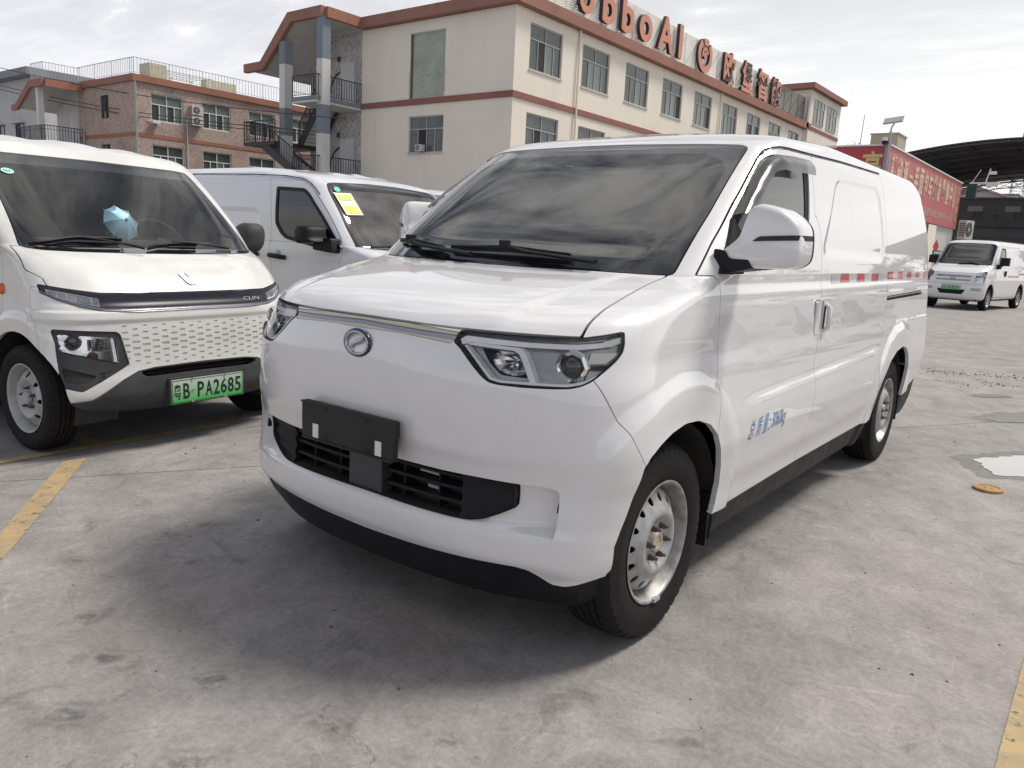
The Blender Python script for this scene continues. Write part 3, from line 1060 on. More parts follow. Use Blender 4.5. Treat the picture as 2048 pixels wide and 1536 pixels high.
    for sd, sx in (('left', 1), ('right', -1)):
        d = export('front_door', door, paint, van, sides=sd, rim=.02)
        export('window_frame', shift(frame, -.006), M['black'], d, sides=sd, rim=.02)
        export('window_pane', shift(pane, -.009), M['glass_side'], d, sides=sd, rim=0)
        # black sail panel that carries the mirror
        P = [surf_at(whole, (1, 2), p)[0] for p in TRI]
        s = MB()
        o = [(p[0] * sx + .004 * sx, p[1], p[2]) for p in P] + [(p[0] * sx + .022 * sx, p[1] + .006, p[2]) for p in P]
        s.add(o, [(0, 1, 2, 3), (7, 6, 5, 4), (0, 4, 5, 1), (1, 5, 6, 2), (2, 6, 7, 3), (3, 7, 4, 0)]).build('mirror_sail', M['black'], d)
        # pull handle in its recess
        hb = MB()
        hp = [surf_at(whole, (1, 2), q)[0] for q in ((1.925, 1.06), (1.925, .915))]
        x0 = hp[0][0]
        hb.prism([tuple(p) for p in fillet([(1.915, .915), (1.915, 1.062), (1.976, 1.062), (1.976, .915)], .012, 3)], 'x', sx * (x0 - .02), sx * (x0 + .012))
        hb.build('door_handle', paint, d, 40)
        MB().prism([tuple(p) for p in fillet([(1.909, .908), (1.909, 1.069), (1.979, 1.069), (1.979, .908)], .014, 3)], 'x', sx * (x0 - .02), sx * (x0 + .0045)).build('handle_seam', M['lamp_dark'], d, 40)
    # sliding door
    SD_R = [(3.262, 1.726), (3.244, 1.506), (3.238, 1.373), (3.250, 1.162), (3.229, 1.003), (3.214, .948), (3.150, .833), (3.118, .743), (3.116, .66)]
    top = np.array([(1.978, 1.690), (2.449, 1.709), (3.262, 1.728)])
    SD = [(1.876, .30), (3.16, .30), (3.116, .60)] + SD_R[::-1] + [tuple(p) for p in top[::-1]] + DOOR_R
    slide, h = panel(h, masked(sdpoly(YZ(h), SD), (Y(h) > 1.7) & (Y(h) < 3.5) & (X(h) > .5)), .0020)
    for sd, sx in (('left', 1), ('right', -1)):
        d = export('sliding_door', slide, paint, van, sides=sd, rim=.02)
        x0 = surf_at(whole, (1, 2), (2.05, .99))[0][0]
        rec = [tuple(p) for p in fillet([(2.012, .908), (2.012, 1.069), (2.125, 1.066), (2.122, .918), (2.10, .905)], .02, 3)]
        b = MB(); b.prism(rec, 'x', sx * (x0 - .02), sx * (x0 + .003)); b.build('handle_seam', M['rim_grey'], d, 40)
        rec2 = [tuple(p) for p in fillet([(2.018, .914), (2.018, 1.063), (2.119, 1.060), (2.116, .924), (2.098, .911)], .018, 3)]
        MB().prism(rec2, 'x', sx * (x0 - .02), sx * (x0 + .005)).build('handle_plate', paint, d, 40)
        MB().box((sx * (x0 + .004), 2.026, .935), (sx * (x0 + .0065), 2.052, 1.040)).build('handle_recess', M['well'], d)
        g = MB(); g.tube([(sx * (x0 + .004), 2.046, .928), (sx * (x0 + .024), 2.046, .940), (sx * (x0 + .026), 2.046, .985), (sx * (x0 + .024), 2.046, 1.030), (sx * (x0 + .004), 2.046, 1.045)], .011, 8)
        g.build('grab_handle', paint, d, 50)
        # reflective marking: alternating squares, each stuck on by itself
        if sx > 0:
            e = np.linspace(2.157, 3.190, 8)
            for k in range(7):
                q = split(whole, masked(np.maximum(np.maximum(e[k] + .001 - Y(whole), Y(whole) - e[k + 1]), np.maximum(1.138 - Z(whole), Z(whole) - 1.181)), X(whole) > .5))[0]
                export('reflective_square', shift(q, .0016), M['white_tape'] if k % 2 == 0 else M['red_tape'], d, sides='left', rim=.001)
    e = np.linspace(3.262, 4.40, 10)
    for k in range(9):
        q = split(whole, masked(np.maximum(np.maximum(e[k] + .001 - Y(whole), Y(whole) - e[k + 1]), np.maximum(1.146 - Z(whole), Z(whole) - 1.190)), X(whole) > .5))[0]
        export('reflective_square', shift(q, .0016), M['white_tape'] if k % 2 else M['red_tape'], van, sides='left', rim=.001)
    # slide rail, roof joints
    RAIL = [(3.247, 1.026), (3.247, 1.052), (4.20, 1.068), (4.255, 1.040), (4.20, 1.038)]
    rail, h = panel(h, masked(sdpoly(YZ(h), RAIL), (X(h) > .5) & (Y(h) < 4.35)), .0)
    r2 = shift(rail, -.02)
    for sd in ('left', 'right'):
        export('slide_rail', r2, M['well'], van, sides=sd, rim=0)
    for sx in (-1, 1):
        P = [surf_at(whole, (1, 2), p)[0] for p in ((3.25, 1.042), (3.7, 1.049), (4.18, 1.057))]
        b = MB(); b.tube([(sx * (p[0] - .010), p[1], p[2]) for p in P], .0045, 6); b.build('rail_bar', M['rim_grey'], van, 60)
    export('body_shell', h, paint, van, rim=.02)
    # drip gutter above the doors and the roof-skin joint behind the windscreen
    for sx in (-1, 1):
        g = MB()
        P = surf_path(whole, (1, 2), dense([(1.44, 1.6355), (1.49, 1.663), (1.55, 1.678), (1.66, 1.686), (1.978, 1.697), (2.449, 1.716), (3.262, 1.735)], 40), .002)
        g.tube([(sx * p[0], p[1], p[2]) for p in P], .0035, 6)
        g.build('drip_gutter', M['black'], van, 60)
    # cabin trim behind the skin
    lin = split(whole, np.maximum(np.maximum(1.02 - Z(whole), Y(whole) - 2.12), .2 - Y(whole)))[0]
    lin = split(lin, masked(sdpoly(XZ(lin), WS) - .03, (Y(lin) < 1.62) & (Z(lin) > 1.1)))[1]
    lin = split(lin, masked(sdpoly(YZ(lin), WIN) - .01, (X(lin) > .55) & (Y(lin) < 2.0)))[1]
    lin = split(lin, .78 - Y(lin))[0]
    l2 = shift(lin, -.03); l2.T = l2.T[:, ::-1]; l2.N = -l2.N
    export('cabin_lining', l2, M['interior'], van, rim=0)
    # headlamps
    lamp = refine(lamp, lambda q: np.ones(len(q.T), bool), 2)
    lens, seal = split(lamp, sdpoly(XZ(lamp), LAMP) + .0038)
    whole_lamp = lamp
    for sd, sx in (('left', 1), ('right', -1)):
        hl = export('headlamp', shift(seal, -.002), M['black'], van, sides=sd, rim=.05, rimdir=(0, 1, 0))
        export('lamp_lens', shift(lens, -.001), M['lens'], hl, sides=sd, rim=0)
        bz = lens.copy(); bz = split(bz, sdpoly(XZ(bz), fillet([(.438, .950), (.540, .944), (.556, .930), (.592, .878), (.515, .880), (.470, .912)], .01)))[1]; bz.V[:, 1] += .034
        export('lamp_bezel', bz, M['lamp_dark'], hl, sides=sd, rim=0)

        def zone(name, poly, dy, mm, rimd=.02):
            s = split(lens, sdpoly(XZ(lens), poly))[0]
            s.V[:, 1] += dy
            return export(name, s, M[mm], hl, sides=sd, rim=rimd, rimdir=(0, 1, 0))
        zone('light_guide', [(.383, .972), (.398, .9825), (.58, .978), (.69, .980), (.758, .990), (.764, .978), (.70, .966), (.58, .965), (.42, .966), (.393, .957)], .006, 'light_guide')
        zone('guide_upper_band', [(.395, .9835), (.405, .990), (.58, .9905), (.70, .992), (.74, .999), (.745, .991), (.69, .982), (.58, .979)], .024, 'lamp_dark')  # dark-grey band above the light guide
        zone('side_marker', [(.742, .990), (.770, 1.003), (.772, .985), (.750, .978)], .004, 'led_pale')
        zone('divider', [(.405, .962), (.418, .958), (.545, .953), (.562, .945), (.612, .868), (.628, .868), (.577, .950), (.560, .962), (.43, .966)], .008, 'light_guide')
        zone('lower_rim', [(.399, .957), (.406, .957), (.505, .877), (.53, .871), (.70, .873), (.735, .884), (.76, .905), (.768, .900), (.742, .876), (.70, .866), (.53, .864), (.50, .870)], .006, 'light_guide')
        zone('upper_reflector', [(.725, .958), (.770, .960), (.772, .952), (.758, .930), (.722, .927)], .016, 'led_pale')
        zone('cornering_vane', [(.728, .921), (.764, .926), (.757, .912), (.728, .914)], .018, 'black')
        # bowl reflector with ribs
        P, n = surf_at(whole_lamp, (0, 2), (.535, .915))
        b = MB()
        N1, N2 = 10, 14
        for i in range(N1 + 1):
            a = i / N1 * 1.25
            for j in range(N2):
                t = 2 * math.pi * j / N2
                b.v.append((sx * (P[0] - .01 + .075 * math.sin(a) * math.cos(t)), P[1] + .036 + .045 * math.cos(a) - .003 * (j % 2), P[2] + .040 * math.sin(a) * math.sin(t)))
        for i in range(N1):
            for j in range(N2):
                b.f.append((i * N2 + j, i * N2 + (j + 1) % N2, (i + 1) * N2 + (j + 1) % N2, (i + 1) * N2 + j))
        b.build('reflector_bowl', M['reflector'], hl)
        MB().lathe([(P[1] + .045, .011), (P[1] + .030, .010), (P[1] + .026, .0)], 12, 'y', (sx * (P[0] + .018), 0, P[2] - .004)).build('bulb', M['chrome'], hl, 40)
        # projector
        P, n = surf_at(whole_lamp, (0, 2), (.688, .916))
        ax = part('projector', hl, (sx * P[0], P[1] + .032, P[2] + .002), (0, 0, math.radians(90 + 18 * sx) + math.pi))
        ax.rotation_euler = (0, 0, math.radians(-90 + 14 * sx))
        b = MB(); b.lathe([(.0, .052), (.012, .050), (.020, .043), (.016, .036), (.004, .034)], 8)
        o = b.build('projector_bezel', M['chrome'], None, 25)
        o.parent = hl; o.matrix_local = ax.matrix_basis
        b = MB(); b.lathe([(.006, .034), (.016, .031), (.024, .022), (.028, .010), (.029, 0)], 32)
        o = b.build('projector_lens', M['projector'], None, 60); o.parent = hl; o.matrix_local = ax.matrix_basis
        bpy.data.objects.remove(ax)
    # mirrors
    OUT = [(.777, 1.263), (.797, 1.274), (.835, 1.309), (.855, 1.382), (.872, 1.414), (.894, 1.422), (.921, 1.421), (.972, 1.406), (1.006, 1.385), (1.031, 1.360), (1.041, 1.345), (1.047, 1.308), (1.049, 1.261), (1.044, 1.236), (1.028, 1.221), (.994, 1.210), (.887, 1.208), (.84, 1.214), (.787, 1.235)]
    OUT = dense(np.array(fillet(OUT, .012, 2).tolist() + [fillet(OUT, .012, 2)[0].tolist()]), 73)[:-1]
    cx, cz = OUT.mean(0)
    for sx in (1, -1):
        mr = part('mirror', van)
        b = MB(); n = len(OUT)
        rings = [(1.0, .060), (1.0, -.008), (.992, -.032), (.968, -.050), (.922, -.062), (.82, -.069), (.55, -.073), (.25, -.075)]
        for sc, yy in rings:
            for p in OUT:
                b.v.append((cx + (p[0] - cx) * sc, yy, cz + (p[1] - cz) * sc))
        b.v.append((cx, -.076, cz))
        for i in range(len(rings) - 1):
            for k in range(n):
                b.f.append((i * n + k, i * n + (k + 1) % n, (i + 1) * n + (k + 1) % n, (i + 1) * n + k))
        L = len(b.v) - 1
        for k in range(n):
            b.f.append(((len(rings) - 1) * n + k, (len(rings) - 1) * n + (k + 1) % n, L))
        b.build('mirror_housing', paint, mr, 60)
        b = MB()
        ring = [(1.0, .060), (1.005, .062), (1.0, .078), (.97, .082), (.95, .075)]
        for sc, yy in ring:
            for p in OUT:
                b.v.append((cx + (p[0] - cx) * sc, yy, cz + (p[1] - cz) * sc))
        for i in range(len(ring) - 1):
            for k in range(n):
                b.f.append((i * n + k, i * n + (k + 1) % n, (i + 1) * n + (k + 1) % n, (i + 1) * n + k))
        b.f.append(tuple((len(ring) - 1) * n + k for k in range(n)))
        b.build('mirror_rim', M['black'], mr, 50)
        # turn signal slot wrapped round the front and outer side
        pts = [(.897, 1.297), (.915, 1.311), (1.0495, 1.323), (1.0495, 1.306)]
        s = MB()
        V = [(p[0], -.0655 if p[0] < .95 else .004, p[1]) for p in pts]
        us = np.linspace(0, 1, 14)
        rows = []
        for u in us:
            xx = .897 + (1.049 - .897) * u
            top_ = np.interp(xx, [.897, .916, 1.05], [1.2985, 1.314, 1.3225]); bot = np.interp(xx, [.897, 1.05], [1.2975, 1.306])
            k = abs(xx - cx) / (1.0475 - cx) if xx > cx else 0
            yy = np.interp(k, [0, .25, .55, .82, .922, .968, .992, 1.0, 1.02], [-.076, -.075, -.073, -.069, -.062, -.050, -.032, -.01, .02]) - .0045
            rows.append(((xx + (.003 if k > .95 else 0), yy, bot), (xx + (.003 if k > .95 else 0), yy, top_)))
        rows.append(((1.052, .055, 1.3065), (1.052, .055, 1.3225)))
        for a_, b_ in rows:
            s.v += [a_, b_, (a_[0] - .006, a_[1] + .008, a_[2]), (b_[0] - .006, b_[1] + .008, b_[2])]
        for i in range(len(rows) - 1):
            o = 4 * i
            s.f += [(o, o + 4, o + 5, o + 1), (o + 1, o + 5, o + 7, o + 3), (o + 2, o + 6, o + 4, o), (o + 3, o + 7, o + 6, o + 2)]
        s.f += [(0, 1, 3, 2), (len(rows) * 4 - 4, len(rows) * 4 - 2, len(rows) * 4 - 1, len(rows) * 4 - 3)]
        s.build('mirror_indicator', M['gloss_black'], mr, 50)
        # black foot
        b = MB()
        b.prism([tuple(p) for p in fillet([(.765, 1.176), (.760, 1.268), (.80, 1.262), (.815, 1.236), (.885, 1.236), (.896, 1.208), (.86, 1.198)], .008, 2)], 'y', -.072, .03)
        b.build('mirror_foot', M['black'], mr, 40)
        if sx > 0:
            mr.location = (0, 1.0, 0)
        else:
            # knocked a little back on the passenger side
            mr.scale = (-1, 1, 1)
            mr.rotation_euler = (0, 0, math.radians(-34))
            mr.location = (-.895 + .93 * math.cos(math.radians(34)), 1.17 - .93 * math.sin(math.radians(34)), .0)
    # smoked rain visor over the driver's window
    vo = dense([(1.105, 1.386), (1.279, 1.515), (1.396, 1.591), (1.455, 1.622), (1.52, 1.644), (1.697, 1.658), (1.925, 1.666)], 34)
    vi = dense([(1.150, 1.372), (1.245, 1.437), (1.350, 1.504), (1.435, 1.549), (1.525, 1.570), (1.720, 1.588), (1.905, 1.594)], 34)
    for sx in (1, -1):
        b = MB(); K = 7
        for i in range(34):
            A, nA_ = surf_at(whole, (1, 2), vo[i]); B_, nB_ = surf_at(whole, (1, 2), vi[i])
            for k in range(K):
                u = k / (K - 1)
                p = A * (1 - u) + B_ * u + nA_ * (.004 + .026 * math.sin(min(1, u * 1.5) * math.pi / 2))
                b.v.append((sx * p[0], p[1], p[2]))
        for i in range(33):
            for k in range(K - 1):
                b.f.append((i * K + k, i * K + k + 1, (i + 1) * K + k + 1, (i + 1) * K + k))
        b.build('rain_visor', M['visor'], van, 60)
    # wipers
    for blade, arm in (([(-.273, 1.208), (.026, 1.213), (.305, 1.205)], [(-.004, 1.222), (.096, 1.203), (.43, 1.182)]), ([(-.64, 1.226), (-.50, 1.219), (-.30, 1.204)], [(-.545, 1.226), (-.438, 1.203), (-.13, 1.180)])):
        ex = lambda pts, off: [np.array([p[0], surf_at(face, (0, 2), (abs(p[0]), p[1]))[0][1], p[1]]) + surf_at(face, (0, 2), (abs(p[0]), p[1]))[1] * (1, 1, 1) * off for p in pts]
        w = MB(); w.tube(ex(dense(blade, 9), .012), .0065, 6, flat=1.4); w.tube(ex(dense(blade, 9), .022), [.004, .006, .008, .011, .013, .011, .008, .006, .004], 6)
        wp = w.build('wiper', M['black'], van, 50)
        a = MB(); a.tube(ex(dense(arm, 8), .026), [.010, .012, .012, .012, .013, .014, .015, .016], 6, flat=.6)
        hd = ex([arm[0]], .026)[0]; a.box(tuple(hd + np.array((-.018, -.014, -.010))), tuple(hd + np.array((.022, .008, .016))))
        a.build('wiper_arm', M['black'], wp, 50)
    # scuttle under the bonnet's rear edge
    MB().box((-.62, .76, 1.06), (.62, 1.02, 1.10)).build('scuttle', M['black'], van)
    # cabin
    MB().prism([(.84, 1.0), (.80, 1.165), (.98, 1.19), (1.10, 1.175), (1.22, 1.10), (1.24, .72), (1.1, .72)], 'x', -.70, .70).build('dashboard', M['interior_dark'], van)
    st = MB(); st.tube([(.37 + .18 * math.cos(t), 1.28 + .10 * math.sin(t), 1.14 + .155 * math.sin(t)) for t in np.linspace(0, 2 * math.pi, 33)], .014, 8, caps=False)
    st.bar((.37, 1.28, 1.14), (.37, 1.15, 1.05), .06); st.bar((.21, 1.27, 1.13), (.53, 1.27, 1.13), .03, .05); st.bar((.37, 1.29, 1.14), (.37, 1.20, 1.0), .03)
    st.build('steering_wheel', M['interior_dark'], van, 50)
    bk = MB()
    bk.prism([(-.76, .45), (.76, .45), (.77, 1.15), (.70, 1.45), (.645, 1.66), (.55, 1.72), (-.55, 1.72), (-.645, 1.66), (-.70, 1.45), (-.77, 1.15)], 'y', 2.10, 2.13); bk.build('bulkhead', M['interior'], van)
    for xx in (-.47, -.12, .38):
        s = MB()
        s.prism([(1.42, .62), (1.40, .78), (1.84, .80), (1.96, 1.36), (2.05, 1.36), (1.98, .62)], 'x', xx - .20, xx + .20)
        s.prism([(1.945, 1.38), (1.955, 1.55), (2.02, 1.55), (2.03, 1.38)], 'x', xx - .12, xx + .12)
        s.build('seat', M['seat'], van, 40)
    MB().box((-.72, .75, .40), (.72, 2.1, .45)).build('cabin_floor', M['interior_dark'], van)
    # windscreen grab handle marks seen through the glass: two pale belt guides
    for xx in (.297, .375):
        MB().box((xx - .003, 1.93, 1.36), (xx + .003, 1.938, 1.44)).build('belt_guide', M['white_plastic'], van)
    # gross-mass lettering on the driver's door
    sidew = split(whole, np.maximum(np.maximum(1.0 - Y(whole), Y(whole) - 1.7), Z(whole) - .8))[0]
    for s, y0, wd, hh in (('总', 1.150, .046, .076), ('质', 1.218, .046, .076), ('量', 1.286, .046, .076), (':', 1.348, .010, .05), ('3060kg', 1.375, .158, .080)):
        wrap_text('lettering', s, M['blue_print'], van, sidew, (1, 2), (y0, .572 + (y0 - 1.15) * .03 - (.012 if s[0] == '3' else 0)), wd, hh, bold=-.004, shear=.22)
    # roof rib joints
    # undertray, axle and wheels
    MB().box((-.70, .30, .21), (.70, 4.3, .34)).build('undertray', M['well'], van)
    MB().box((-.74, 4.25, .25), (.74, 4.55, .50)).build('rear_bumper_core', M['well'], van)
    ax = MB(); ax.tube([(-.75, 3.622, .325), (.75, 3.622, .325)], .04, 10); ax.tube([(-.72, .574, .30), (.72, .574, .30)], .03, 8)
    ax.build('axle', M['well'], van, 60)
    wheel_well(van, .602, .33, .385, .826, .50, .075)
    wheel_well(van, 3.56, .33, .400, .826, .50)
    for x0 in (.62, -.82):
        MB().box((x0, .955, .20), (x0 + .20, .968, .40)).build('mud_flap', M['black'], van)
    for sx in (1, -1):
        MAIN_WHEEL(van, (sx * (.828 - .0985), .574, .325), sx < 0)
        MAIN_WHEEL(van, (sx * (.826 - .0985), 3.626, .325), sx < 0)
    b = MB(); b.box((.7875 + .012, .570, .118), (.838, .606, .130))
    b2 = MB(); b2.box((.806, .562, .1195), (.829, .602, .1315)); b2.build('balance_weight', M['rim_grey'], van)
    return van


build_main_van()


# ------------------------------------------------------------------ the older van on the left
LEFT_KEYS = [
 (.10, .215, .76, .225,.24,3.2,.4,.10),
 (.045,.25, .785,.26, .24,3.4,.4,.08),
 (.012,.29, .797,.30, .24,3.6,.4,.06),
 (.000,.34, .800,.345,.24,3.8,.4,.05),
 (.006,.40, .800,.40, .24,3.8,.4,.04),
 (.020,.46, .800,.46, .24,3.8,.4,.03),
 (.030,.54, .800,.54, .25,3.8,.4,.02),
 (.040,.64, .800,.64, .26,3.8,.4,.01),
 (.052,.73, .800,.73, .26,3.8,.4,.0),
 (.070,.795,.798,.80, .26,3.8,.4,.0),
 (.090,.83, .797,.835,.26,3.8,.4,.0),
 (.102,.87, .795,.89, .26,3.6,.4,.0),
 (.125,.90, .793,.93, .27,3.6,.4,.0),
 (.200,.975,.790,1.0,.27,4.5,.4,.0),
 (.310,1.045,.792,1.06,.25,5.5,.4,.0),
 (.480,1.105,.808,1.11, .20,7,.4,.0),
 (.492,1.1155,.8085,1.120,.198,7.1,.4,.0),
 (.640,1.245,.815,1.25,.17,8,.4,.01),
 (.800,1.38,.810,1.38,.16,8,.4,.02),
 (.950,1.50,.800,1.50,.15,8,.4,.03),
 (1.080,1.600,.790,1.60,.15,8,.4,.05),
 (1.140,1.650,.775,1.66,.16,7,.6,.07),
 (1.200,1.690,.745,1.725,.20,5.5,.9,.10),
 (1.280,1.715,.65,1.765,.25,4,1.0,.14),
 (1.380,1.735,.44,1.783,.28,3.5,1.0,.18),
 (1.460,1.745,.001,1.79,.3,3,1.0,.2)
]


def plate_text(parent, txt, y, z0, x0, h, m, gap=.0):
    """raised characters of a number plate: list of (character, x, width)"""
    for ch, x, w in txt:
        text_on('plate_character', ch, m, parent, (x, y, z0), (1, 0, 0), (0, 0, 1), w, h, bold=.012)


def green_plate_mat(z0, z1):
    m, nt, b = new_mat('green_number_plate')
    N, L = nt.nodes.new, nt.links.new
    tc = N('ShaderNodeTexCoord'); sp = N('ShaderNodeSeparateXYZ'); L(tc.outputs['Object'], sp.inputs[0])
    mr = N('ShaderNodeMapRange'); mr.inputs['From Min'].default_value = z0; mr.inputs['From Max'].default_value = z1
    L(sp.outputs[2], mr.inputs[0])
    c = N('ShaderNodeMix'); c.data_type = 'RGBA'; c.inputs['A'].default_value = (.07, .42, .10, 1); c.inputs['B'].default_value = (.60, .66, .62, 1)
    L(mr.outputs[0], c.inputs['Factor']); L(c.outputs['Result'], b.inputs['Base Color'])
    b.inputs['Roughness'].default_value = .35
    return m


def build_left_van():
    van = thing('electric_van', 'dusty white van with green number plate PA2685, black nose band and blue toy umbrella', 'van', (-2.301, .87, 0), math.radians(94.4))
    paint = M['paint_old']
    ARCH = [(.463 + .365 * math.cos(t), .29 + .365 * math.sin(t)) for t in np.linspace(-.45, math.pi + .45, 30)]
    ARCH2 = [(3.05 + .365 * math.cos(t), .29 + .365 * math.sin(t)) for t in np.linspace(-.45, math.pi + .45, 30)]

    def disp(G, Nn):
        P = G.reshape(-1, 3)
        d = np.zeros(len(P)); low = P[:, 2] < .95
        for A in (ARCH, ARCH2):
            s = np.full(len(P), 9.); s[low] = sdpoly(P[low][:, 1:3], A)
            d += np.where(s < .2, .015 * (1 - sstep((s - .07) / .04)) * sstep((P[:, 0] - .6) / .15), 0)
        # crease over the nose, hollow cheeks
        d += .010 * sstep((P[:, 2] - .715) / .02) * (1 - sstep((P[:, 2] - .775) / .01)) * (P[:, 1] < .35)
        # gently beaten roof
        d += np.where(P[:, 2] > 1.70, .006 * np.sin(P[:, 0] * 19 + .6) * sstep((P[:, 2] - 1.70) / .03), 0)
        return d.reshape(G.shape[:2])
    h = make_half(LEFT_KEYS, 4.3, .2, disp=disp, nB=150)
    h0 = h.copy()
    X = lambda q: q.V[:, 0]
    Y = lambda q: q.V[:, 1]
    Z = lambda q: q.V[:, 2]
    XZ = lambda q: q.V[:, [0, 2]]
    YZ = lambda q: q.V[:, 1:3]
    face = split(h0, Y(h0) - 1.3)[0]
    for A in (ARCH, ARCH2):
        h = split(h, masked(sdpoly(YZ(h), A), (X(h) > .3) & (Z(h) < 1)))[1]
    sk, h = split(h, masked(Z(h) - .33, Y(h) > .6))
    sk.V[:, 0] *= .985
    for sd in ('left', 'right'):
        for q in split(sk, Y(sk) - 3.05):
            export('side_skirt', q, M['black_dusty'], van, sides=sd, rim=.03)
    # grey lower bumper with a dark slot
    xs, zs = zip(*[(0, .473), (.30, .467), (.398, .455), (.485, .416), (.60, .345), (.643, .318), (.764, .308), (.80, .296), (.9, .29)])
    low, h = panel(h, masked(Z(h) - np.interp(X(h), xs, zs), Y(h) < .5), .001)
    SLOT = fillet([(-.3, .466), (.30, .461), (.385, .450), (.375, .430), (.335, .414), (-.3, .420)], .01)
    slot, low = split(low, masked(sdpoly(XZ(low), SLOT), Y(low) < .3))
    lo2 = low.copy(); lo2.V[:, 1] -= .012 * sstep((.43 - Z(low)) / .03) * sstep((Z(low) - .24) / .03)
    bump = export('lower_bumper', lo2, M['grey_plastic'], van, rim=.04, rimdir=(0, 1, 0))
    s2 = slot.copy(); s2.V[:, 1] += .05
    export('bumper_slot', s2, M['well'], bump, rim=0)
    for zz in (.432, .449):
        s3 = split(slot, np.abs(Z(slot) - zz) - .004)[0]; s3.V[:, 1] += .028
        export('slot_louvre', s3, M['black'], bump, rim=.02, rimdir=(0, 1, 0))
    # windscreen
    WS = fillet([(-.3, 1.076), (.134, 1.076), (.50, 1.080), (.66, 1.085), (.736, 1.096), (.699, 1.352), (.672, 1.56), (.655, 1.605), (.56, 1.612), (-.3, 1.622)], .02)
    ws, h = panel(h, masked(sdpoly(XZ(h), WS), (Y(h) < 1.3) & (Z(h) > 1.03)), .0025)
    CL = fillet([(-.3, 1.133), (.55, 1.139), (.645, 1.142), (.698, 1.185), (.662, 1.42), (.635, 1.535), (.59, 1.552), (-.3, 1.565)], .045)
    clear, frit = split(ws, sdpoly(XZ(ws), CL))
    tintb = np.interp(X(clear), [0, .7], [1.535, 1.505])
    band, clear = split(clear, tintb - Z(clear))
    export('windscreen', shift(clear, -.003), M['glass_clear'], van, rim=0)
    export('windscreen_tint_band', shift(band, -.003), glass_mat('green_tint_band_glass', (.22, .42, .36), 1.7, haze=.03), van, rim=0)
    export('windscreen_border', shift(frit, -.003), M['frit'], van, rim=.006)
    # nose band with the daytime lamps
    BAR = fillet([(-.3, .866), (.05, .872), (.33, .868), (.53, .872), (.66, .893), (.768, .915), (.772, .872), (.722, .838), (.64, .805), (.530, .780), (.35, .774), (-.3, .776)], .008)
    bar, h = panel(h, masked(sdpoly(XZ(h), BAR), Y(h) < .4), .0015)
    bl = np.interp(X(bar), [0, .35, .53, .64, .722, .772], [.779, .777, .782, .806, .838, .872])
    lip, bar = split(bar, Z(bar) - bl - .014)
    lip.V[:, 1] -= .006
    export('nose_band_lip', lip, mat('blue_grey_lip', (.10, .11, .15), .3, coat=.4), van, rim=.012, rimdir=(0, 1, 0))
    DRL = [(.752, .893), (.66, .872), (.545, .846), (.549, .806), (.64, .822), (.752, .862)]
    drl, bar = panel(bar, sdpoly(XZ(bar), DRL), .0)
    export('nose_band', shift(bar, -.001), M['gloss_black'], van, rim=.008)
    wrap_text('nose_lettering', 'CLIN', M['white_print'], van, split(h0, np.maximum(Y(h0) - .5, .6 - Z(h0)))[0], (0, 2), (.345, .812), .125, .019, off=.002, bold=-.02)
    wrap_text('nose_lettering', 'X', mat('dark_blue_print', (.03, .035, .13), .4), van, split(h0, np.maximum(Y(h0) - .5, .6 - Z(h0)))[0], (0, 2), (.478, .813), .024, .019, off=.002, bold=-.02)
    for sd, sx in (('left', 1), ('right', -1)):
        dl = export('daytime_lamp', shift(drl, -.010), M['lamp_dark'], van, sides=sd, rim=.01)
        export('lamp_lens', shift(drl, -.001), M['lens'], dl, sides=sd, rim=0)
        fr = split(drl, sdpoly(XZ(drl), DRL) + .0045)[1]
        export('lamp_frame', shift(fr, -.004), M['light_guide'], dl, sides=sd, rim=.005)
        for k in range(1, 6):
            u = k / 6
            a = (.549 + u * .203, np.interp(.549 + u * .203, [.549, .64, .752], [.806, .822, .862])); b_ = (.545 + u * .207, np.interp(.545 + u * .207, [.545, .66, .752], [.846, .872, .893]))
            q = split(drl, sdline(XZ(drl), [a, b_]) - .0035)[0]
            export('lamp_divider', shift(q, -.006), M['light_guide'], dl, sides=sd, rim=.004)
    # lamp clusters in their black surrounds
    UNIT = fillet([(.764, .690), (.490, .672), (.472, .655), (.440, .495), (.684, .366), (.764, .392)], .012)
    unit, h = panel(h, masked(sdpoly(XZ(h), UNIT), (Y(h) < .4)), .001)
    GLS = fillet([(.748, .664), (.503, .642), (.492, .507), (.752, .580)], .006)
    gls, sur = split(unit, sdpoly(XZ(unit), GLS))
    PAN = fillet([(.752, .494), (.605, .445), (.655, .410), (.750, .418)], .008)
    pan, sur = split(sur, sdpoly(XZ(sur), PAN))
    for sd, sx in (('left', 1), ('right', -1)):
        e = export('lamp_surround', shift(sur, -.006), M['grey_plastic'], van, sides=sd, rim=.02)
        export('surround_panel', shift(pan, -.014), M['black_dusty'], e, sides=sd, rim=0)
        for k in range(3):
            a, b_ = (.560 - .0 + k * .012, .452 - k * .018), (.625 + k * .012, .438 - k * .018)
            q = split(sur, sdline(XZ(sur), [(.60, .455 - .018 * k), (.535 + .02 * k, .468 - .02 * k)]) - .003)[0]
            export('surround_rib', shift(q, -.001), M['black_dusty'], e, sides=sd, rim=.004)
        hl = export('headlamp', shift(gls, -.05), M['reflector'], van, sides=sd, rim=0)
        export('lamp_lens', shift(gls, -.003), M['lens'], hl, sides=sd, rim=.05)
        P, n = surf_at(unit, (0, 2), (.692, .622))
        yw = -math.atan2(n[0], -n[1]) if False else math.atan2(n[0], -n[1])
        mtx = Matrix.Translation((sx * (P[0] - n[0] * .035), P[1] - n[1] * .035, P[2])) @ Matrix.Rotation(sx * yw, 4, 'Z') @ Matrix.Rotation(-math.pi / 2, 4, 'Z')
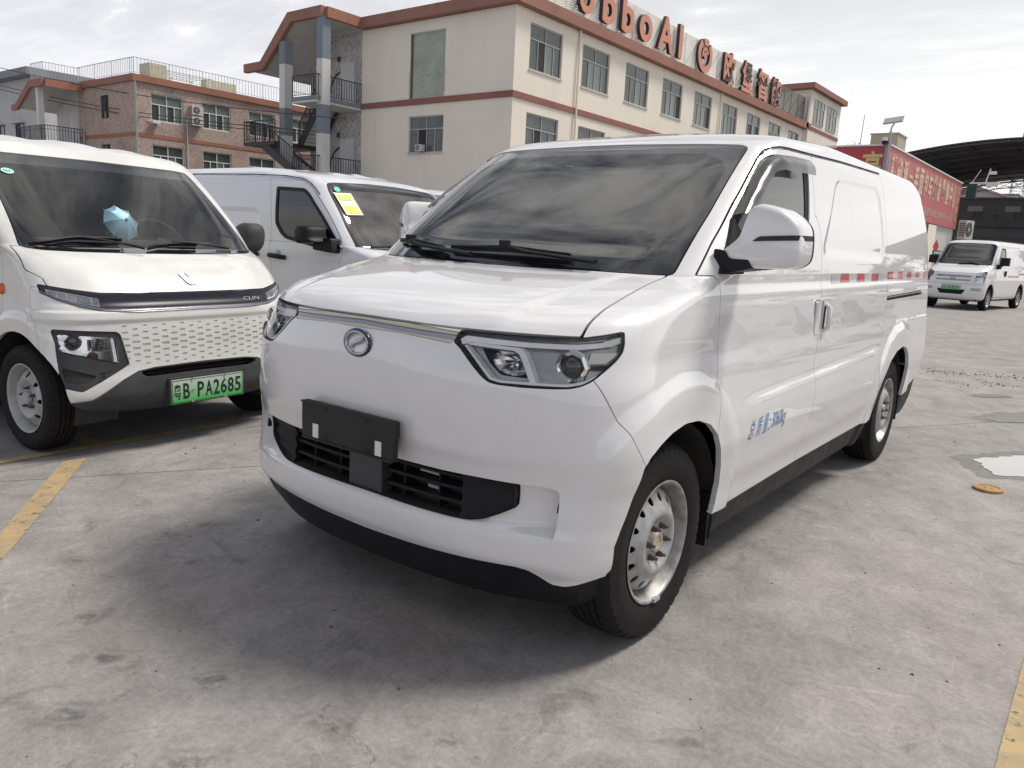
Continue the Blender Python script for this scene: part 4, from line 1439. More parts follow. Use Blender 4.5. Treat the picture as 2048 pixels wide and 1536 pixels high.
        for nm, prof, mm, nn in (('projector_bezel', [(0, .042), (.01, .041), (.012, .036), (.004, .033)], 'chrome', 28), ('projector_lens', [(.004, .033), (.014, .028), (.02, .015), (.022, 0)], 'projector', 28)):
            b = MB(); b.lathe(prof, nn); o = b.build(nm, M[mm], hl, 50); o.matrix_local = mtx
        P, n = surf_at(unit, (0, 2), (.575, .602))
        b = MB()
        for k in range(9):
            a0 = .615 - .093 * k / 8
            b.box((sx * a0 - .003, P[1] + .012, .572), (sx * a0 + .003, P[1] + .042, .632))
        for k in range(5):
            b.box((sx * .57 - .050, P[1] + .016, .575 + .013 * k), (sx * .57 + .050, P[1] + .042, .577 + .013 * k))
        kind(b.build('reflector_ribs', M['chrome'], hl), 'stuff')
        MB().lathe([(P[1] + .03, .034), (P[1] + .045, .030), (P[1] + .055, 0)], 20, 'y', (sx * .57, 0, .602)).build('main_reflector', M['chrome'], hl, 60)
        MB().lathe([(P[1] + .014, .0), (P[1] + .018, .020), (P[1] + .04, .022)], 16, 'y', (sx * .60, 0, .545)).build('marker_bulb', M['redlamp'], hl, 60)
    # field of small pressed slots
    def fieldmask(q):
        c = q.V[q.T].mean(1)
        return (c[:, 0] < .62) & (c[:, 1] < .25) & (c[:, 2] > .47) & (c[:, 2] < .73)
    bonnet_seam = [(.0, .905), (.52, .905), (.735, .913), (.742, .945), (.780, .981), (.770, 1.085), (.79, 1.11)]
    h = refine(h, fieldmask, 2)
    r = np.full(len(h.V), 1e9)
    xz = XZ(h)
    sel = (Y(h) < .25) & (Z(h) < .75) & (Z(h) > .45)
    rows = 13
    dx = .1125
    for i in range(rows):
        zc = .700 - i * .0173
        for k in range(-4, 6):
            xc = (k + (.5 if i % 2 else 0)) * dx * 1.0
            if xc < -.06 or xc > .50 - .0 * i:
                continue
            u = 1 - abs(i - 6) / 6.5
            w, t = .011 + .012 * u, .0030 + .0032 * u
            r[sel] = np.minimum(r[sel], np.maximum(np.abs(xz[sel, 0] - xc) - w, np.abs(xz[sel, 1] - zc) - t))
    dash, h = split(h, r)
    d2 = dash.copy(); d2.V[:, 1] += .0065
    kind(export('slot_floors', d2, mat('slot_floor_paint', (.66, .66, .63), .5), van, rim=0), 'stuff')
    # bonnet and the rest
    HB = [(-.3, .868), (.53, .874), (.737, .905), (.742, .945), (.765, .968), (.779, .982), (.772, 1.05), (.768, 1.10), (-.3, 1.10)]
    hood, h = panel(h, masked(sdpoly(XZ(h), HB), (Y(h) < .62) & (Z(h) > .83)), .002)
    export('bonnet', hood, paint, van, rim=.015)
    fas, h = panel(h, masked(np.maximum(Z(h) - .90, Y(h) - np.interp(Z(h), [.3, .55, .66, .80, .9], [.235, .235, .25, .32, .33])), Y(h) < .5), .0012)
    fas = split(fas, Z(fas) - .95)[0]
    export('front_fascia', fas, paint, van, rim=.012)
    FD = fillet([(.86, .36), (.86, .70), (.63, .72), (.60, .95), (.615, 1.09), (1.20, 1.62), (1.62, 1.64), (1.66, .95), (1.64, .36)], .03)
    side = (X(h) > .5)
    door, h = panel(h, masked(sdpoly(YZ(h), FD), side & (Y(h) < 1.9)), .002)
    WIN = fillet([(.68, 1.11), (1.22, 1.58), (1.58, 1.59), (1.60, 1.12)], .05)
    win, door = panel(door, sdpoly(YZ(door), WIN), 0)
    pane, frm = split(win, sdpoly(YZ(win), WIN) + .025)
    for sd, sx in (('left', 1), ('right', -1)):
        d = export('front_door', door, paint, van, sides=sd, rim=.02)
        export('window_frame', shift(frm, -.004), M['black'], d, sides=sd, rim=.02)
        export('window_pane', shift(pane, -.007), M['glass_clear'], d, sides=sd, rim=0)
    SDR = [(1.66, .36), (2.62, .36), (2.62, 1.63), (1.65, 1.64), (1.68, .95)]
    sl, h = panel(h, masked(sdpoly(YZ(h), SDR), (X(h) > .5) & (Y(h) > 1.5) & (Y(h) < 3)), .002)
    for sd in ('left', 'right'):
        export('sliding_door', sl, paint, van, sides=sd, rim=.02)
    export('body_shell', h, paint, van, rim=.02)
    # lining
    lin = split(h0, np.maximum(np.maximum(1.0 - Z(h0), Y(h0) - 1.75), .40 - Y(h0)))[0]
    lin = split(lin, masked(sdpoly(XZ(lin), WS) - .03, (Y(lin) < 1.3)))[1]
    lin = split(lin, masked(sdpoly(YZ(lin), WIN) - .01, (X(lin) > .55)))[1]
    l2 = shift(lin, -.03); l2.T = l2.T[:, ::-1]; l2.N = -l2.N
    export('cabin_lining', l2, M['interior_pale'], van, rim=0)
    MB().prism([(.50, .95), (.50, 1.10), (.66, 1.145), (.80, 1.13), (.92, 1.06), (.94, .70), (.8, .70)], 'x', -.70, .70).build('dashboard', M['interior'], van)
    st = MB(); cx_, cy_, cz_ = .36, .98, 1.13
    st.tube([(cx_ + .18 * math.cos(t), cy_ + .12 * math.sin(t), cz_ + .14 * math.sin(t)) for t in np.linspace(0, 2 * math.pi, 33)], .013, 8, caps=False)
    st.bar((cx_ - .17, cy_, cz_), (cx_ + .17, cy_, cz_), .03, .05); st.bar((cx_, cy_, cz_), (cx_, .85, 1.0), .06)
    st.build('steering_wheel', M['interior_dark'], van, 50)
    MB().prism([(-.76, .4), (.76, .4), (.77, 1.1), (.72, 1.5), (.66, 1.64), (-.66, 1.64), (-.72, 1.5), (-.77, 1.1)], 'y', 1.72, 1.75).build('bulkhead', M['interior'], van)
    for xx in (-.38, .38):
        s = MB(); s.prism([(1.10, .6), (1.08, .78), (1.50, .80), (1.60, 1.32), (1.70, 1.32), (1.64, .6)], 'x', xx - .23, xx + .23)
        s.prism([(1.60, 1.34), (1.61, 1.50), (1.67, 1.50), (1.68, 1.34)], 'x', xx - .12, xx + .12)
        s.build('seat', M['seat'], van, 40)
    MB().box((.55, .58, 1.13), (.66, .63, 1.20)).build('dashboard_pad', M['interior'], van)
    # bonnet badge, mirror, indicator, sticker
    pts = [(-.036, .966), (.030, .966), (.056, .920), (.050, .912), (.010, .907), (-.012, .918)]
    b = MB(); n = len(pts); Pt = [surf_at(face, (0, 2), (abs(p[0]), p[1])) for p in pts]
    b.add([(p[0], q[0][1] + q[1][1] * .008, p[1] + q[1][2] * .008) for p, q in zip(pts, Pt)] + [(p[0], q[0][1], p[1]) for p, q in zip(pts, Pt)], [tuple(range(n)), tuple(range(2 * n - 1, n - 1, -1))] + [(i, i + n, (i + 1) % n + n, (i + 1) % n) for i in range(n)])
    bd = b.build('bonnet_badge', mat('satin_badge', (.62, .63, .64), .25, metal=.9), van)
    q = [surf_at(face, (0, 2), (abs(x), z)) for x, z in ((-.004, .966), (.010, .966), (.018, .945), (.006, .945))]
    MB().add([(x, p[0][1] + p[1][1] * .0095, z + p[1][2] * .0095) for (x, z), p in zip(((-.004, .966), (.010, .966), (.020, .945), (.008, .945)), q)], [(0, 1, 2, 3)]).build('badge_mark', mat('badge_blue', (.06, .12, .42), .3), bd)
    for sx in (1, -1):
        mr = MB()
        prof = fillet([(.80, 1.09), (.80, 1.24), (.85, 1.285), (.965, 1.285), (.995, 1.24), (.985, 1.13), (.94, 1.08), (.86, 1.075)], .03, 3)
        c = prof.mean(0); nn = len(prof)
        for sc, yy in ((.96, .77), (1, .75), (1, .70), (.94, .67), (.75, .645), (.4, .635)):
            for p in prof:
                mr.v.append((sx * (c[0] + (p[0] - c[0]) * sc), yy, c[1] + (p[1] - c[1]) * sc))
        for i in range(5):
            for k in range(nn):
                mr.f.append((i * nn + k, i * nn + (k + 1) % nn, (i + 1) * nn + (k + 1) % nn, (i + 1) * nn + k))
        mr.f += [tuple(range(nn)), tuple(reversed(range(5 * nn, 6 * nn)))]
        mr.box((sx * .80 if sx > 0 else -.86, .69, 1.09), (.86 if sx > 0 else sx * .78, .74, 1.14))
        mr.build('wing_mirror', M['grey_plastic'], van, 50)
        P, nrm = surf_at(split(h0, Y(h0) - .9)[0], (1, 2), (.615, .868))
        MB().lathe([(0, .030), (.010, .028), (.018, .018), (.020, 0)], 18, 'x', (0, 0, 0)).build('side_indicator', M['amber'], van, 60).matrix_local = Matrix.Translation((sx * P[0], P[1], P[2])) @ Matrix.Rotation(0 if sx > 0 else math.pi, 4, 'Z')
    # round inspection sticker behind the glass
    P, nrm = surf_at(face, (0, 2), (.575, 1.505))
    b = MB(); nn = 28
    e1 = np.array([-1, 0, 0]) - 0; tz = np.cross(nrm * (-1, 1, 1), e1)
    tz = np.array([0, -nrm[2], nrm[1]]); tz = tz / np.linalg.norm(tz) * (-1 if tz[2] < 0 else 1) if True else tz
    ctr = np.array([-P[0], P[1], P[2]]) + nrm * (-1, 1, 1) * -.0005
    b.add([tuple(ctr + np.array([1, 0, 0]) * .034 * math.cos(2 * math.pi * k / nn) + tz * .026 * math.sin(2 * math.pi * k / nn)) for k in range(nn)], [tuple(range(nn))])
    stk = b.build('inspection_sticker', mat('mint_sticker', (.45, .78, .70), .5), van)
    text_on('sticker_mark', '(((', mat('sticker_ink', (.02, .10, .09), .5), stk, ctr + np.array([-.021, 0, 0]) - tz * .014 + nrm * (-1, 1, 1) * .001, (1, 0, 0), tuple(tz), .040, .028, bold=.02)
    # wipers
    fx = lambda pts, off: [np.array([p[0], 0, p[1]]) * (1, 0, 1) + np.array([0, surf_at(face, (0, 2), (abs(p[0]), p[1]))[0][1], 0]) + surf_at(face, (0, 2), (abs(p[0]), p[1]))[1] * (0, 1, 1) * off for p in pts]
    for blade, arm in (([(-.701, 1.099), (-.466, 1.139), (-.185, 1.136)], [(-.42, 1.136), (-.281, 1.121), (-.108, 1.078)]), ([(-.065, 1.090), (.12, 1.118), (.302, 1.119)], [(.13, 1.124), (.30, 1.118), (.498, 1.088)])):
        w = MB(); w.tube(fx(dense(blade, 9), .010), .006, 6, flat=1.5); w.tube(fx(dense(blade, 9), .024), [.003, .006, .007, .008, .009, .008, .007, .006, .003], 6)
        wp = w.build('wiper', M['black'], van, 50)
        a = MB(); a.tube(fx(dense(arm, 8), .028), [.008, .009, .010, .010, .011, .012, .014, .016], 6, flat=.6)
        a.build('wiper_arm', M['black'], wp, 50)
    MB().box((-.66, .52, .96), (.66, .72, 1.0)).build('scuttle', M['black'], van)
    # green number plate
    pl = MB(); pl.prism([tuple(p) for p in fillet([(-.24, .250), (-.24, .390), (.24, .390), (.24, .250)], .008, 3)], 'y', -.030, -.027)
    plate = pl.build('number_plate', green_plate_mat(.262, .395), van)
    fr = MB()
    for a, b_ in (((-.234, .256), (.234, .256)), ((.234, .256), (.234, .384)), ((.234, .384), (-.234, .384)), ((-.234, .384), (-.234, .256))):
        fr.bar((a[0], -.0305, a[1]), (b_[0], -.0305, b_[1]), .0022)
    fr.build('plate_border', M['black_print'], plate)
    for xx, zz in ((-.11, .383), (.11, .383), (-.11, .257), (.11, .257), (-.105, .318)):
        MB().lathe([(-.030, .009), (-.034, .008), (-.0355, 0)], 12, 'y', (xx, 0, zz)).build('plate_bolt', M['chrome'], plate, 40)
    for ch, x, w in (('粤', -.226, .044), ('B', -.168, .042), ('P', -.075, .042), ('A', -.022, .046), ('2', .031, .042), ('6', .081, .042), ('8', .131, .042), ('5', .181, .042)):
        text_on('plate_character', ch, M['black_print'], plate, (x, -.0312, .274), (1, 0, 0), (0, 0, 1), w, .090, bold=.018 if ch != '粤' else .012)
    MB().box((-.25, -.026, .245), (.25, .05, .40)).build('plate_backing', M['grey_plastic'], van)
    # running gear
    MB().box((-.68, .30, .22), (.68, 3.9, .32)).build('undertray', M['well'], van)
    wheel_well(van, .463, .29, .370, .775, .48, .06); wheel_well(van, 3.05, .29, .370, .785, .48)
    for sx in (1, -1):
        LEFT_WHEEL(van, (sx * (.800 - .094), .463, .290), sx < 0)
        LEFT_WHEEL(van, (sx * (.800 - .094), 3.05, .290), sx < 0)
    return van, h0


LEFT_VAN, LEFT_SURF = build_left_van()


def toy_umbrella(parent_mat):
    """small blue parasol hanging inside the windscreen"""
    u = thing('toy_umbrella', 'small pale blue toy umbrella hanging behind the windscreen of the dusty white van', 'toy umbrella')
    c = Vector((-.055, .715, 1.245)); ax = Vector((.10, -.81, .43)).normalized()
    e1 = ax.cross(Vector((0, 0, 1))).normalized(); e2 = e1.cross(ax)
    R, n = .118, 8
    tip = c + ax * .05
    cloth = mat('pale_blue_nylon', (.45, .72, .93), .6, var=.06)
    for k in range(n):
        b = MB(); K = 6
        a0, a1 = 2 * math.pi * k / n, 2 * math.pi * (k + 1) / n
        for i in range(K + 1):
            t = i / K
            for j in range(4):
                s = j / 3
                a = a0 + (a1 - a0) * s
                rr = R * t * (1 - .10 * math.sin(math.pi * s) * t)
                b.v.append(tuple(c + (e1 * math.cos(a) + e2 * math.sin(a)) * rr + ax * (.05 - .055 * t * t - .008 * math.sin(math.pi * s) * t)))
        for i in range(K):
            for j in range(3):
                b.f.append((i * 4 + j, i * 4 + j + 1, (i + 1) * 4 + j + 1, (i + 1) * 4 + j))
        b.build('canopy_panel', cloth, u, 50, fix=False)
        d = e1 * math.cos(a0) + e2 * math.sin(a0)
        MB().tube([tuple(tip), tuple(c + d * R * .5 + ax * .036), tuple(c + d * R - ax * .006), tuple(c + d * (R + .008) - ax * .008)], .0016, 5).build('rib', M['white_plastic'], u, 50)
    MB().lathe([(0, .004), (.006, .010), (.014, .008), (.018, .003), (.02, 0)], 10, 'z').build('tip', M['white_plastic'], u, 50).matrix_local = Matrix.Translation(tip) @ ax.to_track_quat('Z', 'Y').to_matrix().to_4x4()
    MB().tube([tuple(tip), tuple(c - ax * .16)], .003, 6).build('handle', M['white_plastic'], u, 50)
    u.matrix_world = LEFT_VAN_M
    return u


LEFT_VAN_M = Matrix.Translation((-2.301, .87, 0)) @ Matrix.Rotation(math.radians(94.4), 4, 'Z')
toy_umbrella(None)


# ------------------------------------------------------------------ bluish white van parked behind the left one
MID_KEYS = MAIN_KEYS[:17] + [
 (.700, 1.140, .815, 1.15, .20, 8, .4, .01), (.711, 1.1496, .814, 1.159, .197, 8.1, .4, .01), (.860, 1.280, .800, 1.28, .16, 9, .4, .02), (1.000, 1.430, .785, 1.43, .15, 9, .4, .03),
 (1.120, 1.555, .765, 1.56, .15, 9, .4, .06), (1.205, 1.650, .750, 1.65, .15, 8, .4, .10), (1.270, 1.695, .730, 1.70, .16, 7, .6, .14),
 (1.340, 1.725, .680, 1.75, .20, 5, .9, .17), (1.440, 1.75, .60, 1.793, .23, 4, 1.0, .20), (1.540, 1.775, .42, 1.82, .26, 3.5, 1.0, .25), (1.620, 1.788, .001, 1.84, .28, 3, 1.0, .28)]


def build_mid_van():
    van = thing('delivery_van', 'bluish white delivery van behind the dusty van with yellow notice inside its windscreen', 'van', (-2.357, 3.451, 0), math.radians(89.8))
    paint = M['paint_cool']

    def disp(G, Nn):
        P = G.reshape(-1, 3)
        d = np.where(P[:, 2] > 1.76, .008 * np.cos(P[:, 0] * 24) * sstep((P[:, 2] - 1.76) / .03) * sstep((P[:, 1] - 1.35) / .25), 0)
        hi = (P[:, 2] > .9) & (P[:, 0] > .5)
        s = np.full(len(P), 9.); s[hi] = sdpoly(P[hi][:, 1:3], fillet([(2.0, 1.12), (2.0, 1.42), (4.1, 1.42), (4.1, 1.12)], .08))
        d += -.010 * sstep((.01 - s) / .03)
        return d.reshape(G.shape[:2])
    h = make_half(MID_KEYS, 4.64, .2, per=6, nA=60, nB=130, nC=16, disp=disp)
    h0 = h.copy(); face = split(h0, h0.V[:, 1] - 1.66)[0]
    X = lambda q: q.V[:, 0]
    Y = lambda q: q.V[:, 1]
    Z = lambda q: q.V[:, 2]
    XZ = lambda q: q.V[:, [0, 2]]
    YZ = lambda q: q.V[:, 1:3]
    for A in (ARCH_F, ARCH_R):
        h = split(h, masked(sdpoly(YZ(h), A), (X(h) > .3) & (Z(h) < 1)))[1]
    WS = fillet([(-.3, 1.112), (.5, 1.118), (.70, 1.128), (.735, 1.135), (.700, 1.36), (.672, 1.60), (.655, 1.650), (.60, 1.664), (.168, 1.686), (-.3, 1.688)], .03)
    ws, h = panel(h, masked(sdpoly(XZ(h), WS), (Y(h) < 1.4) & (Z(h) > 1.05)), .0025)
    clear, frit = split(ws, sdpoly(XZ(ws), WS) + .03)
    band, clear = split(clear, 1.60 + .02 * (1 - X(clear)) - Z(clear))
    export('windscreen', shift(clear, -.003), glass_mat('pale_reflection_windscreen_glass', (.80, .84, .83), 2.1, haze=.16), van, rim=0)  # diffuse haze stands in for the pale reflection on the glass
    export('windscreen_tint_band', shift(band, -.003), glass_mat('mint_tint_band_glass', (.35, .62, .54), 1.7, haze=.05), van, rim=0)
    export('windscreen_border', shift(frit, -.003), M['frit'], van, rim=.006)
    HX = [(-.3, 1.0), (.697, 1.0005), (.70, 1.06), (.70, 1.115), (.735, 1.132), (.735, 1.2), (-.3, 1.2)]
    hood, h = panel(h, masked(sdpoly(XZ(h), HX), (Z(h) > .95) & (Y(h) < .85) & (Z(h) < 1.17)), .0024)
    export('bonnet', hood, paint, van, rim=.02)
    LAMP = fillet([(.40, .99), (.44, .86), (.72, .86), (.79, .97), (.77, 1.0)], .02)
    lamp, h = panel(h, masked(sdpoly(XZ(h), LAMP), (Y(h) < .5) & (Z(h) > .8)), .001)
    for sd in ('left', 'right'):
        e = export('headlamp', shift(lamp, -.04), M['reflector'], van, sides=sd, rim=.02)
        export('lamp_lens', lamp, M['lens'], e, sides=sd, rim=0)
    val, h = panel(h, masked(Z(h) - .47, Y(h) < .27), .001)
    export('bumper', val, M['black'], van, rim=.03)
    DOOR = [(.87, .32), (1.80, .32), (1.76, .89), (1.805, 1.10), (1.79, 1.21), (1.825, 1.424), (1.898, 1.705), (1.70, 1.700), (1.422, 1.672), (1.295, 1.621), (1.082, 1.427), (.868, 1.195), (.816, 1.078), (.841, 1.0)]
    door, h = panel(h, masked(sdpoly(YZ(h), DOOR), (Y(h) < 2.2) & (X(h) > .55)), .0022)
    WIN = fillet([(1.782, 1.622), (1.385, 1.606), (1.312, 1.565), (1.101, 1.386), (.869, 1.155), (.853, 1.076), (1.011, 1.093), (1.584, 1.172), (1.660, 1.212), (1.748, 1.298)], .025)
    win, door = panel(door, sdpoly(YZ(door), WIN), 0)
    pane, frm = split(win, sdpoly(YZ(win), WIN) + .030)
    SD = [(1.80, .32), (3.10, .32), (3.10, .7), (3.12, 1.74), (1.898, 1.705), (1.825, 1.424), (1.79, 1.21), (1.805, 1.10), (1.76, .89)]
    sl, h = panel(h, masked(sdpoly(YZ(h), SD), (Y(h) > 1.5) & (Y(h) < 3.3) & (X(h) > .5)), .0014)
    for sd, sx in (('left', 1), ('right', -1)):
        d = export('front_door', door, paint, van, sides=sd, rim=.02)
        export('window_frame', shift(frm, .003), M['black'], d, sides=sd, rim=.02)
        export('window_pane', shift(pane, -.004), M['glass_dark'], d, sides=sd, rim=0)
        hb = MB(); q = surf_at(h0, (1, 2), (1.69, 1.015))[0]
        hb.tube([(sx * (q[0] + .004), 1.80, 1.02), (sx * (q[0] + .026), 1.76, 1.022), (sx * (q[0] + .030), 1.68, 1.016), (sx * (q[0] + .026), 1.60, 1.012), (sx * (q[0] + .004), 1.56, 1.01)], .020, 8)
        hb.build('door_handle', M['black'], d, 50)
        MB().lathe([(0, .032), (.006, .028), (.008, 0)], 20, 'x').build('handle_cup', M['rim_grey'], d, 60).matrix_local = Matrix.Translation((sx * (q[0] + .001), 1.67, 1.04)) @ Matrix.Rotation(0 if sx > 0 else math.pi, 4, 'Z')
        s2 = export('sliding_door', sl, paint, van, sides=sd, rim=.02)
        hb = MB(); q = surf_at(h0, (1, 2), (2.0, 1.01))[0]
        hb.tube([(sx * (q[0] + .004), 1.96, 1.02), (sx * (q[0] + .028), 1.99, 1.02), (sx * (q[0] + .028), 2.10, 1.02), (sx * (q[0] + .004), 2.14, 1.02)], .018, 8)
        hb.build('door_handle', M['black'], s2, 50)
        prof = np.array(fillet([(1.43, 1.165), (1.425, 1.262), (1.36, 1.293), (1.15, 1.293), (1.09, 1.272), (1.06, 1.19), (1.0, 1.165), (1.36, 1.140)], .03, 3))
        # mirror head: outline drawn as it looks from the side, swept outwards
        mr = MB(); nn = len(prof); c = prof.mean(0)
        for sc, xx in ((.55, .835), (.9, .85), (1, .90), (1, .98), (.93, 1.03), (.7, 1.05)):
            for p in prof:
                mr.v.append((sx * xx, .86 + (c[0] + (p[0] - c[0]) * sc - .86) * .55, c[1] + (p[1] - c[1]) * sc))
        for i in range(5):
            for k in range(nn):
                mr.f.append((i * nn + k, i * nn + (k + 1) % nn, (i + 1) * nn + (k + 1) % nn, (i + 1) * nn + k))
        mr.f += [tuple(range(nn)), tuple(reversed(range(5 * nn, 6 * nn)))]
        mr.build('wing_mirror', M['black'], van, 50)
        a = MB(); a.prism([tuple(p) for p in fillet([(.84, 1.08), (.87, 1.20), (1.08, 1.19), (1.10, 1.10)], .02)], 'x', sx * .80, sx * .90); a.build('mirror_base', M['black'], van, 40)
    export('body_shell', h, paint, van, rim=.02)
    for sx in (-1, 1):
        g = MB()
        P = surf_path(h0, (1, 2), dense([(1.20, 1.555), (1.30, 1.640), (1.425, 1.686), (1.70, 1.715), (2.2, 1.733), (2.93, 1.744), (4.1, 1.75)], 40), .002)
        g.tube([(sx * p[0], p[1], p[2]) for p in P], .004, 6)
        g.build('drip_gutter', M['black'], van, 60)
    lin = split(h0, np.maximum(np.maximum(1.0 - Z(h0), Y(h0) - 1.9), .6 - Y(h0)))[0]
    lin = split(lin, masked(sdpoly(XZ(lin), WS) - .02, (Y(lin) < 1.4)))[1]
    lin = split(lin, masked(sdpoly(YZ(lin), WIN) - .01, (X(lin) > .55)))[1]
    l2 = shift(lin, -.03); l2.T = l2.T[:, ::-1]; l2.N = -l2.N
    export('cabin_lining', l2, M['interior'], van, rim=0)
    MB().prism([(.76, .95), (.76, 1.10), (.95, 1.14), (1.15, 1.10), (1.15, .7)], 'x', -.72, .72).build('dashboard', M['interior_dark'], van)
    MB().prism([(-.76, .45), (.76, .45), (.77, 1.15), (.72, 1.45), (.66, 1.66), (-.66, 1.66), (-.72, 1.45), (-.77, 1.15)], 'y', 1.90, 1.93).build('bulkhead', M['interior_pale'], van)
    for xx in (-.4, .4):
        s = MB(); s.prism([(1.25, .62), (1.25, .80), (1.60, .80), (1.72, 1.30), (1.82, 1.30), (1.75, .62)], 'x', xx - .23, xx + .23)
        s.prism([(1.72, 1.32), (1.73, 1.48), (1.80, 1.48), (1.81, 1.32)], 'x', xx - .12, xx + .12)
        s.build('seat', M['seat'], van, 40)
    # notice behind the glass, inspection sticker
    def onglass(pts, off):
        return [np.array([-p[0], 0, p[1]]) + np.array([0, surf_at(face, (0, 2), p)[0][1], 0]) + surf_at(face, (0, 2), p)[1] * (-1, 1, 1) * off for p in pts]
    qd = onglass([(.645, 1.574), (.469, 1.580), (.465, 1.398), (.650, 1.390)], .008)
    MB().add([tuple(p) for p in qd], [(0, 1, 2, 3)]).build('paper_notice', mat('white_paper', (.80, .80, .74), .7), van)
    A, B, C_, D = [np.array(p) for p in onglass([(.645, 1.574), (.469, 1.580), (.465, 1.398), (.650, 1.390)], .010)]
    def uv(u, v): return tuple((A * (1 - u) + B * u) * (1 - v) + (D * (1 - u) + C_ * u) * v)
    for (u0, u1, v0, v1) in ((.10, .92, .10, .33), (.12, .9, .60, .93)):
        MB().add([uv(u0, v0), uv(u1, v0), uv(u1, v1), uv(u0, v1)], [(0, 1, 2, 3)]).build('yellow_panel', mat('yellow_print', (.72, .72, .10), .6), van)
    c = onglass([(.590, 1.605)], .008)[0]
    b = MB(); b.add([tuple(c + np.array([.034 * math.cos(t), -.016 * math.sin(t) * -.8, .022 * math.sin(t)])) for t in np.linspace(0, 2 * math.pi, 25)[:-1]], [tuple(range(24))])
    b.build('inspection_sticker', mat('green_sticker', (.10, .55, .40), .5), van)
    w = MB()
    fx = lambda pts, off: [np.array([p[0], surf_at(face, (0, 2), (abs(p[0]), p[1]))[0][1] - off, p[1]]) for p in pts]
    for bl in ([(-.62, 1.145), (-.30, 1.160), (-.05, 1.150)], [(.0, 1.14), (.3, 1.155), (.55, 1.145)]):
        w = MB(); w.tube(fx(dense(bl, 8), .02), .010, 6); w.build('wiper', M['black'], van, 50)
    MB().box((-.70, .30, .21), (.70, 4.3, .34)).build('undertray', M['well'], van)
    wheel_well(van, .602, .33, .385, .82, .50, .075); wheel_well(van, 3.56, .33, .400, .82, .50)
    for sx in (1, -1):
        MAIN_WHEEL(van, (sx * .73, .574, .325), sx < 0); MAIN_WHEEL(van, (sx * .73, 3.626, .325), sx < 0)
    return van


MID_VAN = build_mid_van()
_c = copy_tree(MID_VAN)
_c.location = (-2.75, 5.95, 0)
_c['label'] = 'white van mostly hidden behind the bluish delivery van, only its roof edge showing'
for ch in list(_c.children):
    if ch.name.startswith(('paper_notice', 'yellow_panel')):
        bpy.data.objects.remove(ch)


# ------------------------------------------------------------------ the small van parked far off on the right
RIGHT_KEYS = [
 (.09, .27, .70, .28,.22,2.6,.4,.10),
 (.04, .31, .745,.32,.24,2.8,.4,.08),
 (.015,.38, .765,.39,.25,2.9,.4,.06),
 (.0,  .48, .772,.48,.26,2.9,.4,.04),
 (.0,  .60, .775,.60,.27,3.0,.4,.02),
 (.02, .70, .775,.70,.28,3.0,.4,.0),
 (.04, .80, .775,.80,.29,3.0,.4,.0),
 (.07, .90, .77, .90,.30,3.0,.4,.0),
 (.11, .97, .765,.985,.32,3.2,.4,.0),
 (.20, 1.04,.76, 1.055,.34,3.6,.4,.0),
 (.40, 1.13,.755,1.14,.32,4.5,.4,.0),
 (.60, 1.20,.75, 1.21,.26,5.5,.4,.01),
 (.76, 1.37,.735,1.37,.20,6.5,.4,.02),
 (.90, 1.53,.715,1.53,.18,6.5,.4,.03),
 (1.03,1.68,.695,1.68,.18,6.5,.4,.05),
 (1.10,1.765,.675,1.77,.18,6,.4,.07),
 (1.15,1.82,.64,1.83,.20,5,.5,.10),
 (1.22,1.86,.57,1.875,.22,4,.8,.14),
 (1.32,1.89,.40,1.905,.26,3.5,.8,.18),
 (1.40,1.90,.001,1.92,.3,3,.8,.2)
]


